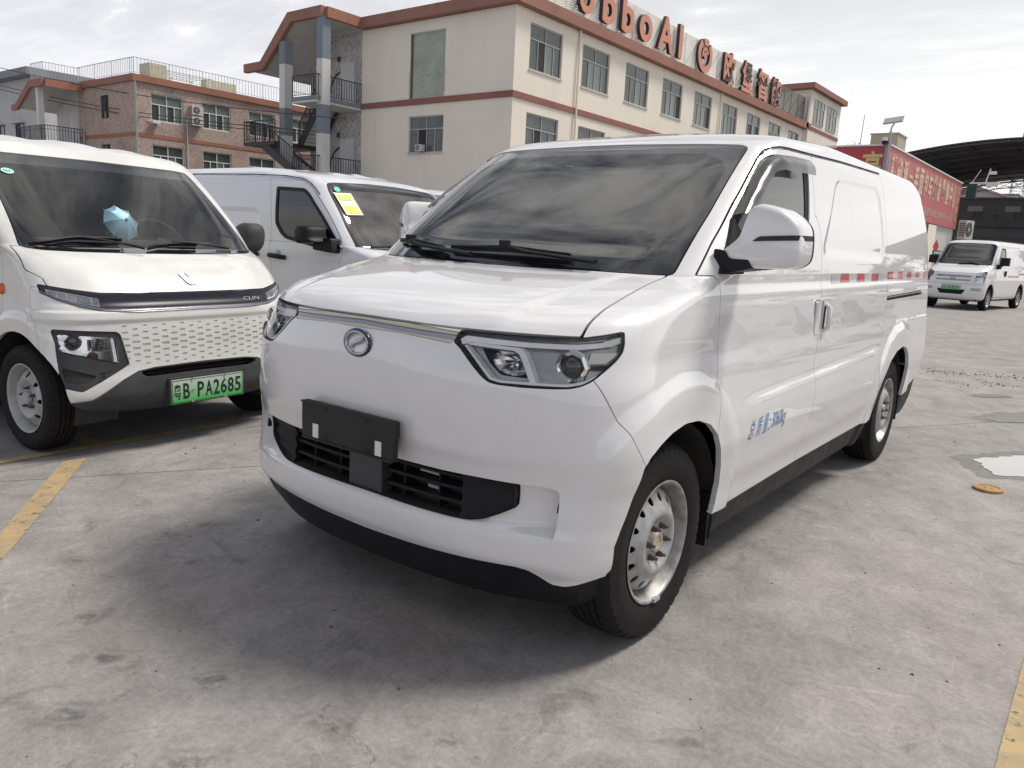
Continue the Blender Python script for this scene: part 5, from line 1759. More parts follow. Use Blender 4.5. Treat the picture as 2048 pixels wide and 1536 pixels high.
def build_right_van():
    van = thing('minivan', 'small white van with green plate parked beside the red billboard building', 'van', (-1.783, 22.645, 0), -.161)
    paint = M['paint']
    AF = [(.66 + .36 * math.cos(t), .36 + .36 * math.sin(t)) for t in np.linspace(-.55, math.pi + .55, 24)]
    AR = [(3.44 + .36 * math.cos(t), .36 + .36 * math.sin(t)) for t in np.linspace(-.55, math.pi + .55, 24)]
    h = make_half(RIGHT_KEYS, 4.25, .15, per=6, nA=60, nB=130, nC=14)
    h0 = h.copy(); face = split(h0, h0.V[:, 1] - 1.5)[0]
    X = lambda q: q.V[:, 0]
    Y = lambda q: q.V[:, 1]
    Z = lambda q: q.V[:, 2]
    XZ = lambda q: q.V[:, [0, 2]]
    YZ = lambda q: q.V[:, 1:3]
    for A in (AF, AR):
        h = split(h, masked(sdpoly(YZ(h), A), (X(h) > .3) & (Z(h) < 1)))[1]
    WS = fillet([(-.3, 1.222), (.5, 1.215), (.695, 1.222), (.645, 1.765), (.60, 1.795), (-.3, 1.815)], .05)
    ws, h = panel(h, masked(sdpoly(XZ(h), WS), (Y(h) < 1.3) & (Z(h) > 1.1)), .003)
    clear, frit = split(ws, sdpoly(XZ(ws), WS) + .03)
    export('windscreen', shift(clear, -.003), M['glass'], van, rim=0)
    export('windscreen_border', shift(frit, -.002), M['frit'], van, rim=.006)
    LAMP = fillet([(.538, .978), (.718, 1.052), (.738, .97), (.728, .748), (.542, .742)], .015)
    lamp, h = panel(h, masked(sdpoly(XZ(h), LAMP), Y(h) < .6), .003)
    HB = [(-.3, .99), (.535, .983), (.72, 1.058), (.715, 1.10), (.71, 1.16), (.695, 1.222), (-.3, 1.222)]
    hood, h = panel(h, masked(sdpoly(XZ(h), HB), (Z(h) > .93) & (Y(h) < .8)), .006)
    export('bonnet', hood, paint, van, rim=.02)
    for sd in ('left', 'right'):
        e = export('headlamp', shift(lamp, -.04), M['reflector'], van, sides=sd, rim=0)
        export('lamp_lens', lamp, M['lens'], e, sides=sd, rim=.04)
        q = split(lamp, np.abs(Z(lamp) - .92) - .025)[0]
        export('lamp_visor', shift(q, -.02), M['lamp_dark'], e, sides=sd, rim=.01)
    for (z0, z1) in ((.875, .925), (.775, .82)):
        g, h = panel(h, masked(sdpoly(XZ(h), fillet([(-.3, z0), (.42, z0), (.45, z1), (-.3, z1)], .012)), Y(h) < .3), 0)
        g2 = g.copy(); g2.V[:, 1] += .02
        e = export('grille', g2, M['lamp_dark'], van, rim=.02, rimdir=(0, -1, 0))
    bk, h = panel(h, masked(sdpoly(XZ(h), fillet([(-.3, .415), (.28, .415), (.36, .545), (-.3, .555)], .02)), Y(h) < .3), 0)
    b2 = bk.copy(); b2.V[:, 1] += .03
    export('bumper_intake', b2, M['black'], van, rim=.03, rimdir=(0, -1, 0))
    fg = split(face, masked(sdpoly(XZ(face), fillet([(.48, .525), (.70, .525), (.70, .60), (.48, .60)], .01)), Y(face) < .4))[0]
    for sd in ('left', 'right'):
        export('fog_panel', shift(fg, .003), M['rim_grey'], van, sides=sd, rim=.004)
    bs, h = panel(h, masked(np.maximum(Z(h) - .70, Y(h) - .34), Y(h) < .5), .003)
    export('front_bumper', bs, paint, van, rim=.02)
    DOOR = [(.98, .36), (1.80, .36), (1.84, .77), (1.93, 1.40), (1.85, 1.72), (1.42, 1.76), (1.25, 1.64), (.86, 1.15), (.92, 1.0)]
    door, h = panel(h, masked(sdpoly(YZ(h), DOOR), (Y(h) < 2.2) & (X(h) > .5)), .003)
    WIN = fillet([(1.42, 1.70), (1.76, 1.69), (1.82, 1.41), (1.72, 1.25), (1.22, 1.12), (.95, 1.12)], .04)
    win, door = panel(door, sdpoly(YZ(door), WIN), 0)
    pane, frm = split(win, sdpoly(YZ(win), WIN) + .035)
    SD = [(1.80, .36), (2.9, .36), (3.05, .72), (3.1, 1.74), (1.87, 1.73), (1.93, 1.40), (1.84, .77)]
    sl, h = panel(h, masked(sdpoly(YZ(h), SD), (Y(h) > 1.5) & (Y(h) < 3.3) & (X(h) > .5)), .003)
    for sd, sx in (('left', 1), ('right', -1)):
        d = export('front_door', door, paint, van, sides=sd, rim=.02)
        export('window_frame', shift(frm, .002), M['black'], d, sides=sd, rim=.02)
        export('window_pane', shift(pane, -.004), M['glass_side'], d, sides=sd, rim=0)
        MB().box((sx * .765, 1.74, .93) if sx > 0 else (-.795, 1.74, .93), (.795, 1.83, 1.08) if sx > 0 else (-.765, 1.83, 1.08)).build('door_handle', M['black'], d)
        export('sliding_door', sl, paint, van, sides=sd, rim=.02)
        m = MB(); m.box((min(sx * .80, sx * 1.02), 1.02, 1.22), (max(sx * .80, sx * 1.02), 1.14, 1.44)); m.box((min(sx * .70, sx * .84), .98, 1.13), (max(sx * .70, sx * .84), 1.10, 1.25))
        m.build('wing_mirror', M['black'], van)
        R_ = split(h0, masked(sdpoly(YZ(h0), [(3.1, .975), (3.1, 1.02), (4.0, 1.03), (4.0, .985)]), X(h0) > .5))[0]
        export('slide_rail', shift(R_, .002), M['lamp_dark'], van, sides=sd, rim=0)
    export('body_shell', h, paint, van, rim=.02)
    for k in range(7):
        y0 = 2.1 + k * .16
        q = split(h0, masked(np.maximum(np.abs(Y(h0) - y0) - .045, np.abs(Z(h0) - .93) - .03), X(h0) > .5))[0]
        export('red_character', shift(q, .002), mat('red_print', (.50, .05, .06), .5) if 'red_print' not in M else M['red_print'], van, sides='left', rim=0)
    lin = split(h0, np.maximum(np.maximum(1.0 - Z(h0), Y(h0) - 1.9), .8 - Y(h0)))[0]
    lin = split(lin, masked(sdpoly(XZ(lin), WS) - .02, (Y(lin) < 1.4)))[1]
    lin = split(lin, masked(sdpoly(YZ(lin), WIN) - .01, (X(lin) > .5)))[1]
    l2 = shift(lin, -.03); l2.T = l2.T[:, ::-1]; l2.N = -l2.N
    export('cabin_lining', l2, M['interior'], van, rim=0)
    MB().box((-.66, .80, .8), (.66, 1.15, 1.22)).build('dashboard', M['interior_dark'], van)
    MB().prism([(-.70, .45), (.70, .45), (.70, 1.3), (.62, 1.72), (-.62, 1.72), (-.70, 1.3)], 'y', 1.95, 1.98).build('bulkhead', M['interior_dark'], van)
    MB().box((-.66, .62, 1.16), (.66, .82, 1.19)).build('scuttle', M['black'], van)
    w = MB(); w.tube([(-.10, .62, 1.225), (.2, .66, 1.28), (.42, .63, 1.235)], .012, 5); w.build('wiper', M['black'], van)
    b = MB(); b.tube([(.055 * math.cos(t), .030, .850 + .036 * math.sin(t)) for t in np.linspace(0, 2 * math.pi, 25)], .008, 6, caps=False); b.box((-.03, .028, .842), (.03, .034, .858))
    b.build('badge', M['lamp_dark'], van, 50)
    b = MB(); b.tube([(.0, 1.42, 1.91), (.02, 1.50, 2.02)], [.012, .006], 6); b.build('aerial', M['black'], van)
    pl = MB(); pl.box((-.24, -.03, .535), (.24, -.02, .675)); plate = pl.build('number_plate', green_plate_mat(.50, .70), van)
    for ch, x, w_ in (('粤', -.225, .045), ('D', -.165, .042), ('0', -.085, .042), ('2', -.035, .042), ('3', .015, .042), ('1', .075, .018), ('3', .110, .042), ('6', .165, .042)):
        text_on('plate_character', ch, M['black_print'], plate, (x, -.0315, .558), (1, 0, 0), (0, 0, 1), w_, .092, bold=.012)
    MB().box((-.62, .15, .24), (.62, 3.9, .36)).build('undertray', M['well'], van)
    wheel_well(van, .66, .36, .36, .745, .48, .08); wheel_well(van, 3.44, .36, .36, .76, .48)
    for sx in (1, -1):
        LEFT_WHEEL(van, (sx * .668, .66, .290), sx < 0); LEFT_WHEEL(van, (sx * .668, 3.44, .290), sx < 0)
    return van


RIGHT_VAN = build_right_van()


# ------------------------------------------------------------------ site materials
def concrete_mat(name, base, seed):
    """trowelled yard concrete: clouding, polish marks, tyre scuffs, stains"""
    m, nt, b = new_mat(name)
    N, L = nt.nodes.new, nt.links.new
    geo = N('ShaderNodeNewGeometry')

    def noise(scale, detail, rough, stretch=(1, 1, 1), rot=0., dist=0.):
        mp = N('ShaderNodeMapping'); mp.vector_type = 'TEXTURE'; mp.inputs['Scale'].default_value = tuple(1 / (scale * s) for s in stretch); mp.inputs['Rotation'].default_value = (0, 0, rot)
        mp.inputs['Location'].default_value = (seed * 3.7, seed * 1.9, 0)
        L(geo.outputs['Position'], mp.inputs[0])
        n = N('ShaderNodeTexNoise'); n.inputs['Scale'].default_value = 1; n.inputs['Detail'].default_value = detail; n.inputs['Roughness'].default_value = rough; n.inputs['Distortion'].default_value = dist
        L(mp.outputs[0], n.inputs['Vector'])
        return n.outputs[0]

    def rng(src, a, b_, c, d):
        r = N('ShaderNodeMapRange'); r.inputs['From Min'].default_value = a; r.inputs['From Max'].default_value = b_
        r.inputs['To Min'].default_value = c; r.inputs['To Max'].default_value = d
        L(src, r.inputs[0]); return r.outputs[0]

    def op(kind_, a, b_):
        o = N('ShaderNodeMath'); o.operation = kind_
        for i, v in enumerate((a, b_)):
            if hasattr(v, 'is_output'):
                L(v, o.inputs[i])
            else:
                o.inputs[i].default_value = v
        return o.outputs[0]
    big = rng(noise(.45, 5, .6, dist=.3), .3, .7, .90, 1.08)
    mid = rng(noise(1.9, 9, .72, dist=.5), .32, .68, .78, 1.16)
    blot = rng(noise(6.5, 9, .76, (1, .7, 1), .5, .8), .36, .68, .82, 1.15)
    fin = rng(noise(52, 7, .78), .30, .70, .76, 1.20)
    grit = rng(noise(260, 4, .7), .3, .7, .82, 1.16)
    v = op('MULTIPLY', big, mid)
    for q in (blot, fin, grit):
        v = op('MULTIPLY', v, q)
    for sc_, st_, rt_, lo_, hi_, amt in ((30, .045, .45, .61, .70, .86), (44, .045, -.60, .61, .70, .86), (24, .06, -1.15, .62, .71, 1.15), (52, .04, 1.25, .60, .69, 1.14), (36, .05, .05, .62, .70, 1.14), (12, .14, -.95, .60, .73, .86)):
        v = op('MULTIPLY', v, rng(noise(sc_, 5, .62, (1, st_, 1), rt_, .25), lo_, hi_, 1.0, amt))
    # dark smudges and pale wear with ragged edges
    v = op('MULTIPLY', v, rng(noise(3.1, 10, .76, dist=1.2), .57, .66, 1.0, .74))
    v = op('MULTIPLY', v, rng(noise(2.3, 10, .76, (1, .6, 1), .9, 1.0), .60, .70, 1.0, 1.14))
    # thin hair cracks
    vo = N('ShaderNodeTexVoronoi'); vo.feature = 'DISTANCE_TO_EDGE'; vo.inputs['Scale'].default_value = .35
    wp = N('ShaderNodeVectorMath'); wp.operation = 'ADD'
    wn = N('ShaderNodeTexNoise'); wn.inputs['Scale'].default_value = 2.2; wn.inputs['Detail'].default_value = 6
    L(geo.outputs['Position'], wn.inputs['Vector'])
    L(geo.outputs['Position'], wp.inputs[0]); L(wn.outputs['Color'], wp.inputs[1]); L(wp.outputs[0], vo.inputs['Vector'])
    ck = rng(vo.outputs['Distance'], .0004, .0014, .66, 1.0)
    gate = rng(noise(.8, 3, .5), .57, .60, 0, 1)
    ck2 = op('MAXIMUM', ck, op('SUBTRACT', 1.0, gate))
    v = op('MULTIPLY', v, ck2)
    # dark oily specks
    vs = N('ShaderNodeTexVoronoi'); vs.inputs['Scale'].default_value = 5.5; L(geo.outputs['Position'], vs.inputs['Vector'])
    sp = rng(vs.outputs['Distance'], .022, .036, .35, 1.0)
    v = op('MULTIPLY', v, sp)
    # scuff rings left by turning tyres
    sep = N('ShaderNodeSeparateXYZ'); L(geo.outputs['Position'], sep.inputs[0])
    jit = noise(14, 4, .6)
    for (x, y, rx, ry, a, dk) in SCUFFS:
        dx = op('SUBTRACT', sep.outputs[0], x); dy = op('SUBTRACT', sep.outputs[1], y)
        ca, sa = math.cos(a), math.sin(a)
        u = op('DIVIDE', op('ADD', op('MULTIPLY', dx, ca), op('MULTIPLY', dy, sa)), rx)
        w = op('DIVIDE', op('SUBTRACT', op('MULTIPLY', dy, ca), op('MULTIPLY', dx, sa)), ry)
        r = op('POWER', op('ADD', op('MULTIPLY', u, u), op('MULTIPLY', w, w)), .5)
        r = op('ADD', r, op('MULTIPLY', op('SUBTRACT', jit, .5), 1.3))
        bands = op('SINE', op('MULTIPLY', r, 11.0), 0.0)
        env = rng(r, .95, .35, 0, 1)
        mk = op('MULTIPLY', env, op('ADD', op('MULTIPLY', bands, .35), .5))
        mk = op('MULTIPLY', mk, rng(noise(6, 5, .6), .42, .60, 0, 1))
        v = op('MULTIPLY', v, op('SUBTRACT', 1.0, op('MULTIPLY', mk, dk)))
    hue = N('ShaderNodeMix'); hue.data_type = 'RGBA'
    L(rng(noise(.7, 4, .5), .35, .65, 0, 1), hue.inputs['Factor'])
    hue.inputs['A'].default_value = (base * 1.055, base * .975, base * .925, 1); hue.inputs['B'].default_value = (base * 1.02, base * .985, base * .96, 1)
    mul = N('ShaderNodeVectorMath'); mul.operation = 'SCALE'
    L(hue.outputs['Result'], mul.inputs[0]); L(v, mul.inputs['Scale'])
    L(mul.outputs[0], b.inputs['Base Color'])
    L(rng(noise(3, 5, .6), .3, .7, .60, .88), b.inputs['Roughness'])
    b.inputs['Specular IOR Level'].default_value = .35
    bp = N('ShaderNodeBump'); bp.inputs['Strength'].default_value = .35; bp.inputs['Distance'].default_value = .004
    L(op('ADD', noise(60, 5, .7), op('MULTIPLY', noise(9, 5, .6, (1, .2, 1), -1.05), 1.5)), bp.inputs['Height']); L(bp.outputs[0], b.inputs['Normal'])
    return m


SCUFFS = [(-1.05, -.42, .10, .05, .2, .55), (-.60, -.60, .14, .07, .9, .6), (-.30, -.66, .15, .08, .5, .65), (.02, -.52, .13, .07, 1.1, .6), (-.10, -.86, .16, .08, .7, .6), (.42, -.45, .13, .06, .3, .6), (.70, -.30, .14, .07, .9, .6), (-.95, -.72, .12, .06, .2, .55), (1.15, .1, .18, .08, .8, .5), (-.75, -.15, .12, .06, .4, .5), (1.0, -.45, .12, .06, .6, .5), (.3, -.75, .14, .07, .8, .55)]
M['concrete'] = concrete_mat('yard_concrete', .288, 1)
M['concrete_old'] = concrete_mat('older_yard_concrete', .275, 5)
M['joint'] = mat('joint_filler', (.045, .043, .04), .9, var=.3, scale=30)


def worn_line_mat():
    m, nt, b = new_mat('worn_yellow_road_paint')
    N, L = nt.nodes.new, nt.links.new
    geo = N('ShaderNodeNewGeometry')
    n = N('ShaderNodeTexNoise'); n.inputs['Scale'].default_value = 9; n.inputs['Detail'].default_value = 9; n.inputs['Roughness'].default_value = .72
    L(geo.outputs['Position'], n.inputs['Vector'])
    r = N('ShaderNodeValToRGB')
    r.color_ramp.elements[0].position = .38; r.color_ramp.elements[0].color = (.30, .235, .15, 1)
    r.color_ramp.elements[1].position = .60; r.color_ramp.elements[1].color = (.44, .32, .16, 1)
    L(n.outputs[0], r.inputs[0]); L(r.outputs[0], b.inputs['Base Color'])
    b.inputs['Roughness'].default_value = .7
    tr = N('ShaderNodeBsdfTransparent'); mx = N('ShaderNodeMixShader')
    n2 = N('ShaderNodeTexNoise'); n2.inputs['Scale'].default_value = 16; n2.inputs['Detail'].default_value = 8; n2.inputs['Roughness'].default_value = .75
    L(geo.outputs['Position'], n2.inputs['Vector'])
    mr = N('ShaderNodeMapRange'); mr.inputs['From Min'].default_value = .58; mr.inputs['From Max'].default_value = .66; L(n2.outputs[0], mr.inputs[0])
    out = nt.nodes['Material Output']
    L(mr.outputs[0], mx.inputs[0]); L(b.outputs[0], mx.inputs[1]); L(tr.outputs[0], mx.inputs[2]); L(mx.outputs[0], out.inputs['Surface'])
    return m


M['yellow_line'] = worn_line_mat()


def damp_mat():
    m, nt, b = new_mat('damp_concrete')
    N, L = nt.nodes.new, nt.links.new
    b.inputs['Base Color'].default_value = (.225, .215, .20, 1); b.inputs['Roughness'].default_value = .35
    geo = N('ShaderNodeNewGeometry'); n = N('ShaderNodeTexNoise'); n.inputs['Scale'].default_value = 7; n.inputs['Detail'].default_value = 8; n.inputs['Roughness'].default_value = .7
    L(geo.outputs['Position'], n.inputs['Vector'])
    mr = N('ShaderNodeMapRange'); mr.inputs['From Min'].default_value = .42; mr.inputs['From Max'].default_value = .66; mr.inputs['To Min'].default_value = .30; mr.inputs['To Max'].default_value = 1.0
    L(n.outputs[0], mr.inputs[0])
    tr = N('ShaderNodeBsdfTransparent'); mx = N('ShaderNodeMixShader'); L(mr.outputs[0], mx.inputs[0]); L(b.outputs[0], mx.inputs[1]); L(tr.outputs[0], mx.inputs[2])
    L(mx.outputs[0], nt.nodes['Material Output'].inputs['Surface'])
    return m


M['damp'] = damp_mat()


def facade_mat(name, col, grime=.25, rough=.85, streak=True):
    """painted render with rain streaks"""
    m, nt, b = new_mat(name)
    N, L = nt.nodes.new, nt.links.new
    geo = N('ShaderNodeNewGeometry')
    def nz(sc, d, loc=0):
        mp = N('ShaderNodeMapping'); mp.inputs['Scale'].default_value = sc; mp.inputs['Location'].default_value = (loc, loc, loc)
        L(geo.outputs['Position'], mp.inputs[0])
        n = N('ShaderNodeTexNoise'); n.inputs['Scale'].default_value = 1; n.inputs['Detail'].default_value = d; n.inputs['Roughness'].default_value = .65
        L(mp.outputs[0], n.inputs['Vector']); return n.outputs[0]
    a = N('ShaderNodeMapRange'); a.inputs['From Min'].default_value = .45; a.inputs['From Max'].default_value = .8; a.inputs['To Max'].default_value = grime; L(nz((.5, .5, .35), 6), a.inputs[0])
    s = N('ShaderNodeMapRange'); s.inputs['From Min'].default_value = .55; s.inputs['From Max'].default_value = .8; s.inputs['To Max'].default_value = grime; L(nz((3.2, 3.2, .18), 5, 7), s.inputs[0])
    mx = N('ShaderNodeMath'); mx.operation = 'ADD'; L(a.outputs[0], mx.inputs[0]); L(s.outputs[0], mx.inputs[1])
    c = N('ShaderNodeMix'); c.data_type = 'RGBA'; c.inputs['A'].default_value = (*col, 1); c.inputs['B'].default_value = (*[q * .5 for q in col], 1)
    L(mx.outputs[0], c.inputs['Factor']); L(c.outputs['Result'], b.inputs['Base Color'])
    b.inputs['Roughness'].default_value = rough
    b.inputs['Specular IOR Level'].default_value = .3
    return m


def granite_mat(name, col, dark, scale=3.2):
    """washed-stone / pebble-dash facing"""
    m, nt, b = new_mat(name)
    N, L = nt.nodes.new, nt.links.new
    geo = N('ShaderNodeNewGeometry')
    v = N('ShaderNodeTexVoronoi'); v.inputs['Scale'].default_value = scale * 4; L(geo.outputs['Position'], v.inputs['Vector'])
    n = N('ShaderNodeTexNoise'); n.inputs['Scale'].default_value = scale; n.inputs['Detail'].default_value = 10; n.inputs['Roughness'].default_value = .8; L(geo.outputs['Position'], n.inputs['Vector'])
    n2 = N('ShaderNodeTexNoise'); n2.inputs['Scale'].default_value = .6; n2.inputs['Detail'].default_value = 6; L(geo.outputs['Position'], n2.inputs['Vector'])
    sp = N('ShaderNodeSeparateColor'); L(v.outputs['Color'], sp.inputs[0])
    a = N('ShaderNodeMath'); a.operation = 'MULTIPLY_ADD'; L(sp.outputs[0], a.inputs[0]); a.inputs[1].default_value = .45; L(n.outputs[0], a.inputs[2])
    mr = N('ShaderNodeMapRange'); mr.inputs['From Min'].default_value = .40; mr.inputs['From Max'].default_value = 1.0; L(a.outputs[0], mr.inputs[0])
    c = N('ShaderNodeMix'); c.data_type = 'RGBA'; c.inputs['A'].default_value = (*dark, 1); c.inputs['B'].default_value = (*col, 1); L(mr.outputs[0], c.inputs['Factor'])
    g = N('ShaderNodeMapRange'); g.inputs['From Min'].default_value = .5; g.inputs['From Max'].default_value = .75; g.inputs['To Min'].default_value = 1; g.inputs['To Max'].default_value = .72; L(n2.outputs[0], g.inputs[0])
    sc = N('ShaderNodeVectorMath'); sc.operation = 'SCALE'; L(c.outputs['Result'], sc.inputs[0]); L(g.outputs[0], sc.inputs['Scale']); L(sc.outputs[0], b.inputs['Base Color'])
    b.inputs['Roughness'].default_value = .85
    bp = N('ShaderNodeBump'); bp.inputs['Strength'].default_value = .5; bp.inputs['Distance'].default_value = .03; L(a.outputs[0], bp.inputs['Height']); L(bp.outputs[0], b.inputs['Normal'])
    return m


M['cream_wall'] = facade_mat('cream_factory_render', (.82, .765, .67), .18)
M['red_band'] = facade_mat('brick_red_band', (.29, .14, .115), .45)
M['cornice_red'] = facade_mat('brick_red_cornice', (.33, .17, .135), .45)
M['soffit'] = facade_mat('weathered_soffit', (.56, .55, .53), .4)
M['blue_col'] = facade_mat('faded_blue_column_paint', (.22, .255, .30), .4)
M['white_col'] = facade_mat('white_column_paint', (.64, .64, .63), .4)
M['pebble'] = granite_mat('grey_pebble_dash', (.66, .65, .64), (.26, .255, .25), 4.0)
M['pink_stone'] = granite_mat('pink_washed_stone', (.58, .46, .40), (.25, .18, .155), 6.0)
M['orange_trim_and_lit_edge'] = facade_mat('orange_red_trim_and_lit_edge', (.35, .165, .115), .4)  # trim colour, also the sunlit tone of cornice sides facing the sun
M['far_wall'] = facade_mat('pale_grey_far_wall', (.50, .51, .52), .35)
M['rail'] = mat('black_railing_paint', (.025, .025, .03), .5)
M['rail_pale'] = mat('pale_steel_railing', (.40, .40, .41), .45, metal=.3)
M['win_glass'] = mat('greenish_window_glass', (.065, .085, .080), .08, coat=0, spec=.7, var=.5, scale=.6)
M['win_glass_pale'] = mat('dusty_window_glass', (.16, .20, .185), .15, spec=.6, var=.4, scale=.8)
M['win_dark'] = mat('open_window_gap', (.02, .02, .022), .6)
M['win_frame'] = mat('aluminium_window_frame', (.42, .43, .43), .45, metal=.2)
M['win_frame_white'] = mat('white_window_frame', (.74, .74, .73), .5)
M['curtain'] = mat('grey_curtain', (.36, .37, .38), .8, var=.3, scale=3, stretch=(14, 14, .3))
M['shutter'] = mat('pale_green_roller_shutter', (.40, .44, .39), .6, var=.15, scale=1.5)
M['letter'] = mat('salmon_sign_letter', (.60, .25, .17), .5, var=.1, scale=2)
M['letter_side'] = mat('dark_letter_return', (.035, .03, .035), .5)
M['slat'] = mat('cream_sign_slat', (.78, .76, .68), .5, var=.1, scale=1)
M['slat_back'] = mat('rusty_slat_support', (.14, .11, .09), .6)
M['ac_white'] = mat('off_white_air_conditioner', (.56, .55, .50), .5, var=.1, scale=4)
M['ac_dark'] = mat('dark_fan_grille', (.035, .035, .037), .6)
M['billboard_red'] = mat('red_billboard_vinyl', (.45, .06, .075), .5, var=.08, scale=1.2)
M['billboard_pink'] = mat('sun_faded_red_vinyl', (.52, .165, .175), .5, var=.10, scale=.8)
M['yellow_letter'] = mat('pale_yellow_lettering', (.66, .52, .22), .5)
M['cream_letter'] = mat('faded_cream_lettering', (.66, .50, .38), .5)
M['steel_dark'] = mat('dark_steelwork', (.045, .046, .05), .6)
M['canopy'] = mat('dark_roof_sheet', (.095, .095, .105), .7, var=.2, scale=.4)
M['dark_wall'] = facade_mat('shade_grey_wall', (.21, .21, .22), .4)  # shade under the canopy is put into this base grey
M['puddle'] = mat('still_water', (.42, .415, .40), .03, spec=.9)


# ------------------------------------------------------------------ ground
def clip_poly(P, n, d):
    """keep the side where p.n <= d"""
    out = []
    for i in range(len(P)):
        a, b = P[i], P[(i + 1) % len(P)]
        sa, sb = a[0] * n[0] + a[1] * n[1] - d, b[0] * n[0] + b[1] * n[1] - d
        if sa <= 0:
            out.append(a)
        if sa * sb < 0:
            t = sa / (sa - sb)
            out.append((a[0] + (b[0] - a[0]) * t, a[1] + (b[1] - a[1]) * t))
    return out


def build_ground():
    b = MB()
    xs = [-900, -60, -20, 20, 60, 900]; ys = [-400, -30, -8, 15, 60, 1200]
    for i in range(5):
        for j in range(5):
            b.add([(xs[i], ys[j], -.012), (xs[i + 1], ys[j], -.012), (xs[i + 1], ys[j + 1], -.012), (xs[i], ys[j + 1], -.012)], [(0, 1, 2, 3)])
    g = kind(b.build('ground', M['joint'], None), 'structure')
    e1, e2 = (.866, -.5), (.5, .866)
    us = [-60, -31, -21.5, -16.6, -11.7, -6.8, -1.80, 3.2, 8.2, 13.2, 40, 140]
    ws_ = [-40, -13, -3.2, 7.6, 18, 29, 45, 90, 260]
    gap = .007
    def slab(P, m):
        if len(P) < 3:
            return
        s = MB(); s.prism(P, 'z', -.10, 0.0)
        s.build('slab', m, g)
    for i in range(len(us) - 1):
        for j in range(len(ws_) - 1):
            u0, u1, w0, w1 = us[i] + gap / 2, us[i + 1] - gap / 2, ws_[j] + gap / 2, ws_[j + 1] - gap / 2
            P = [(u * e1[0] + w * e2[0], u * e1[1] + w * e2[1]) for u, w in ((u0, w0), (u1, w0), (u1, w1), (u0, w1))]
            Q = clip_poly(P, (-1, 0), 2.386)
            slab(Q, M['concrete'] if (i + j) % 3 else M['concrete_old'])
    # the parking bays left of the drainage strip are cast separately
    ys2 = [-200, -42, -22, -9.5, -2.4, 6.2, 12.6, 19, 26, 60, 140]
    for k in range(len(ys2) - 1):
        for x0, x1 in ((-2.502, -2.394), (-9.2, -2.51), (-26, -9.208), (-200, -26.01)):
            slab([(x0, ys2[k] + .004), (x1, ys2[k] + .004), (x1, ys2[k + 1] - .004), (x0, ys2[k + 1] - .004)], M['concrete'] if x1 > -2.45 else M['concrete_old'])
    # painted bay lines
    def line(P, nm='bay_marking'):
        s = MB(); s.add([(x, y, .004) for x, y in P], [tuple(range(len(P)))])
        o = s.build(nm, M['yellow_line'], None, fix=False)
        o.data.flip_normals() if o.data.polygons[0].normal.z < 0 else None
        return kind(o, 'structure')
    line([(-2.362, .085), (-2.350, .200), (-1.215, -.620), (-.2, -1.35), (-.36, -1.35), (-1.486, -.535)])
    line([(-2.60, -1.2), (-2.535, -1.2), (-2.515, 1.15), (-2.58, 1.15)])
    line([(-2.60, .30), (-2.60, .40), (-7.2, .62), (-7.2, .52)])
    line([(-2.60, 2.22), (-2.60, 2.32), (-7.2, 2.42), (-7.2, 2.32)])
    line([(1.800, -1.6), (1.93, -1.6), (1.945, 1.95), (1.812, 1.95)])
    # puddles and damp patches
    def blob(cx, cy, rx, ry, a, seed, z=.0035, n=150, rag=1.0):
        rg = np.random.default_rng(seed); ph = rg.uniform(0, 6.28, 26)
        P = []
        for k in range(n):
            t = 2 * math.pi * k / n
            r = 1 + rag * sum(.20 / (i + 1.6)**.85 * math.sin((i + 2) * t + ph[i]) for i in range(26)) * .55
            u, v = rx * r * math.cos(t), ry * r * math.sin(t)
            P.append((cx + u * math.cos(a) - v * math.sin(a), cy + u * math.sin(a) + v * math.cos(a), z))
        return P
    for (cx, cy, rx, ry, a, sd) in ((1.66, 4.35, .52, .25, 1.0, 3), (1.42, 6.15, .40, .17, 1.1, 8), (1.05, 7.15, .20, .08, .9, 11)):
        s = MB(); P = blob(cx, cy, rx, ry, a, sd); s.add(P, [tuple(range(len(P)))])
        o = s.build('puddle', M['puddle'], None, fix=False); kind(o, 'structure')
        s = MB(); P = blob(cx - .03, cy, rx * 1.22, ry * 1.35, a, sd, .0018); s.add(P, [tuple(range(len(P)))])
        o = s.build('damp_patch', M['damp'], None, fix=False); kind(o, 'structure')
    # repaired strip with rubble behind the van on the right
    s = MB()
    for k in range(420):
        c = RNG.choice(6, p=[.30, .22, .18, .12, .10, .08])
        cx, cy = ((.45, 8.55), (.85, 8.75), (1.25, 8.95), (1.0, 8.1), (1.7, 9.15), (.6, 7.75))[c]
        x, y = cx + RNG.normal(0, .17), cy + RNG.normal(0, .10); r = RNG.uniform(.002, .009) * (1.7 if RNG.random() < .06 else 1)
        s.add([(x - r, y - r * .7, 0), (x + r, y - r, 0), (x + r * .7, y + r, 0), (x - r * .8, y + r * .6, 0), (x, y, r * 1.1)], [(0, 1, 4), (1, 2, 4), (2, 3, 4), (3, 0, 4)])
    for k in range(240):
        x, y = RNG.uniform(-2.3, 1.9), RNG.uniform(-1.4, 6.5); r = RNG.uniform(.0015, .005) * (1.6 if RNG.random() < .08 else 1)
        s.add([(x - r, y - r * .7, 0), (x + r, y - r, 0), (x + r * .7, y + r, 0), (x - r * .8, y + r * .6, 0), (x, y, r * 1.0)], [(0, 1, 4), (1, 2, 4), (2, 3, 4), (3, 0, 4)])
    kind(s.build('grit', mat('dark_grit', (.11, .10, .09), .9), None), 'stuff')


build_ground()

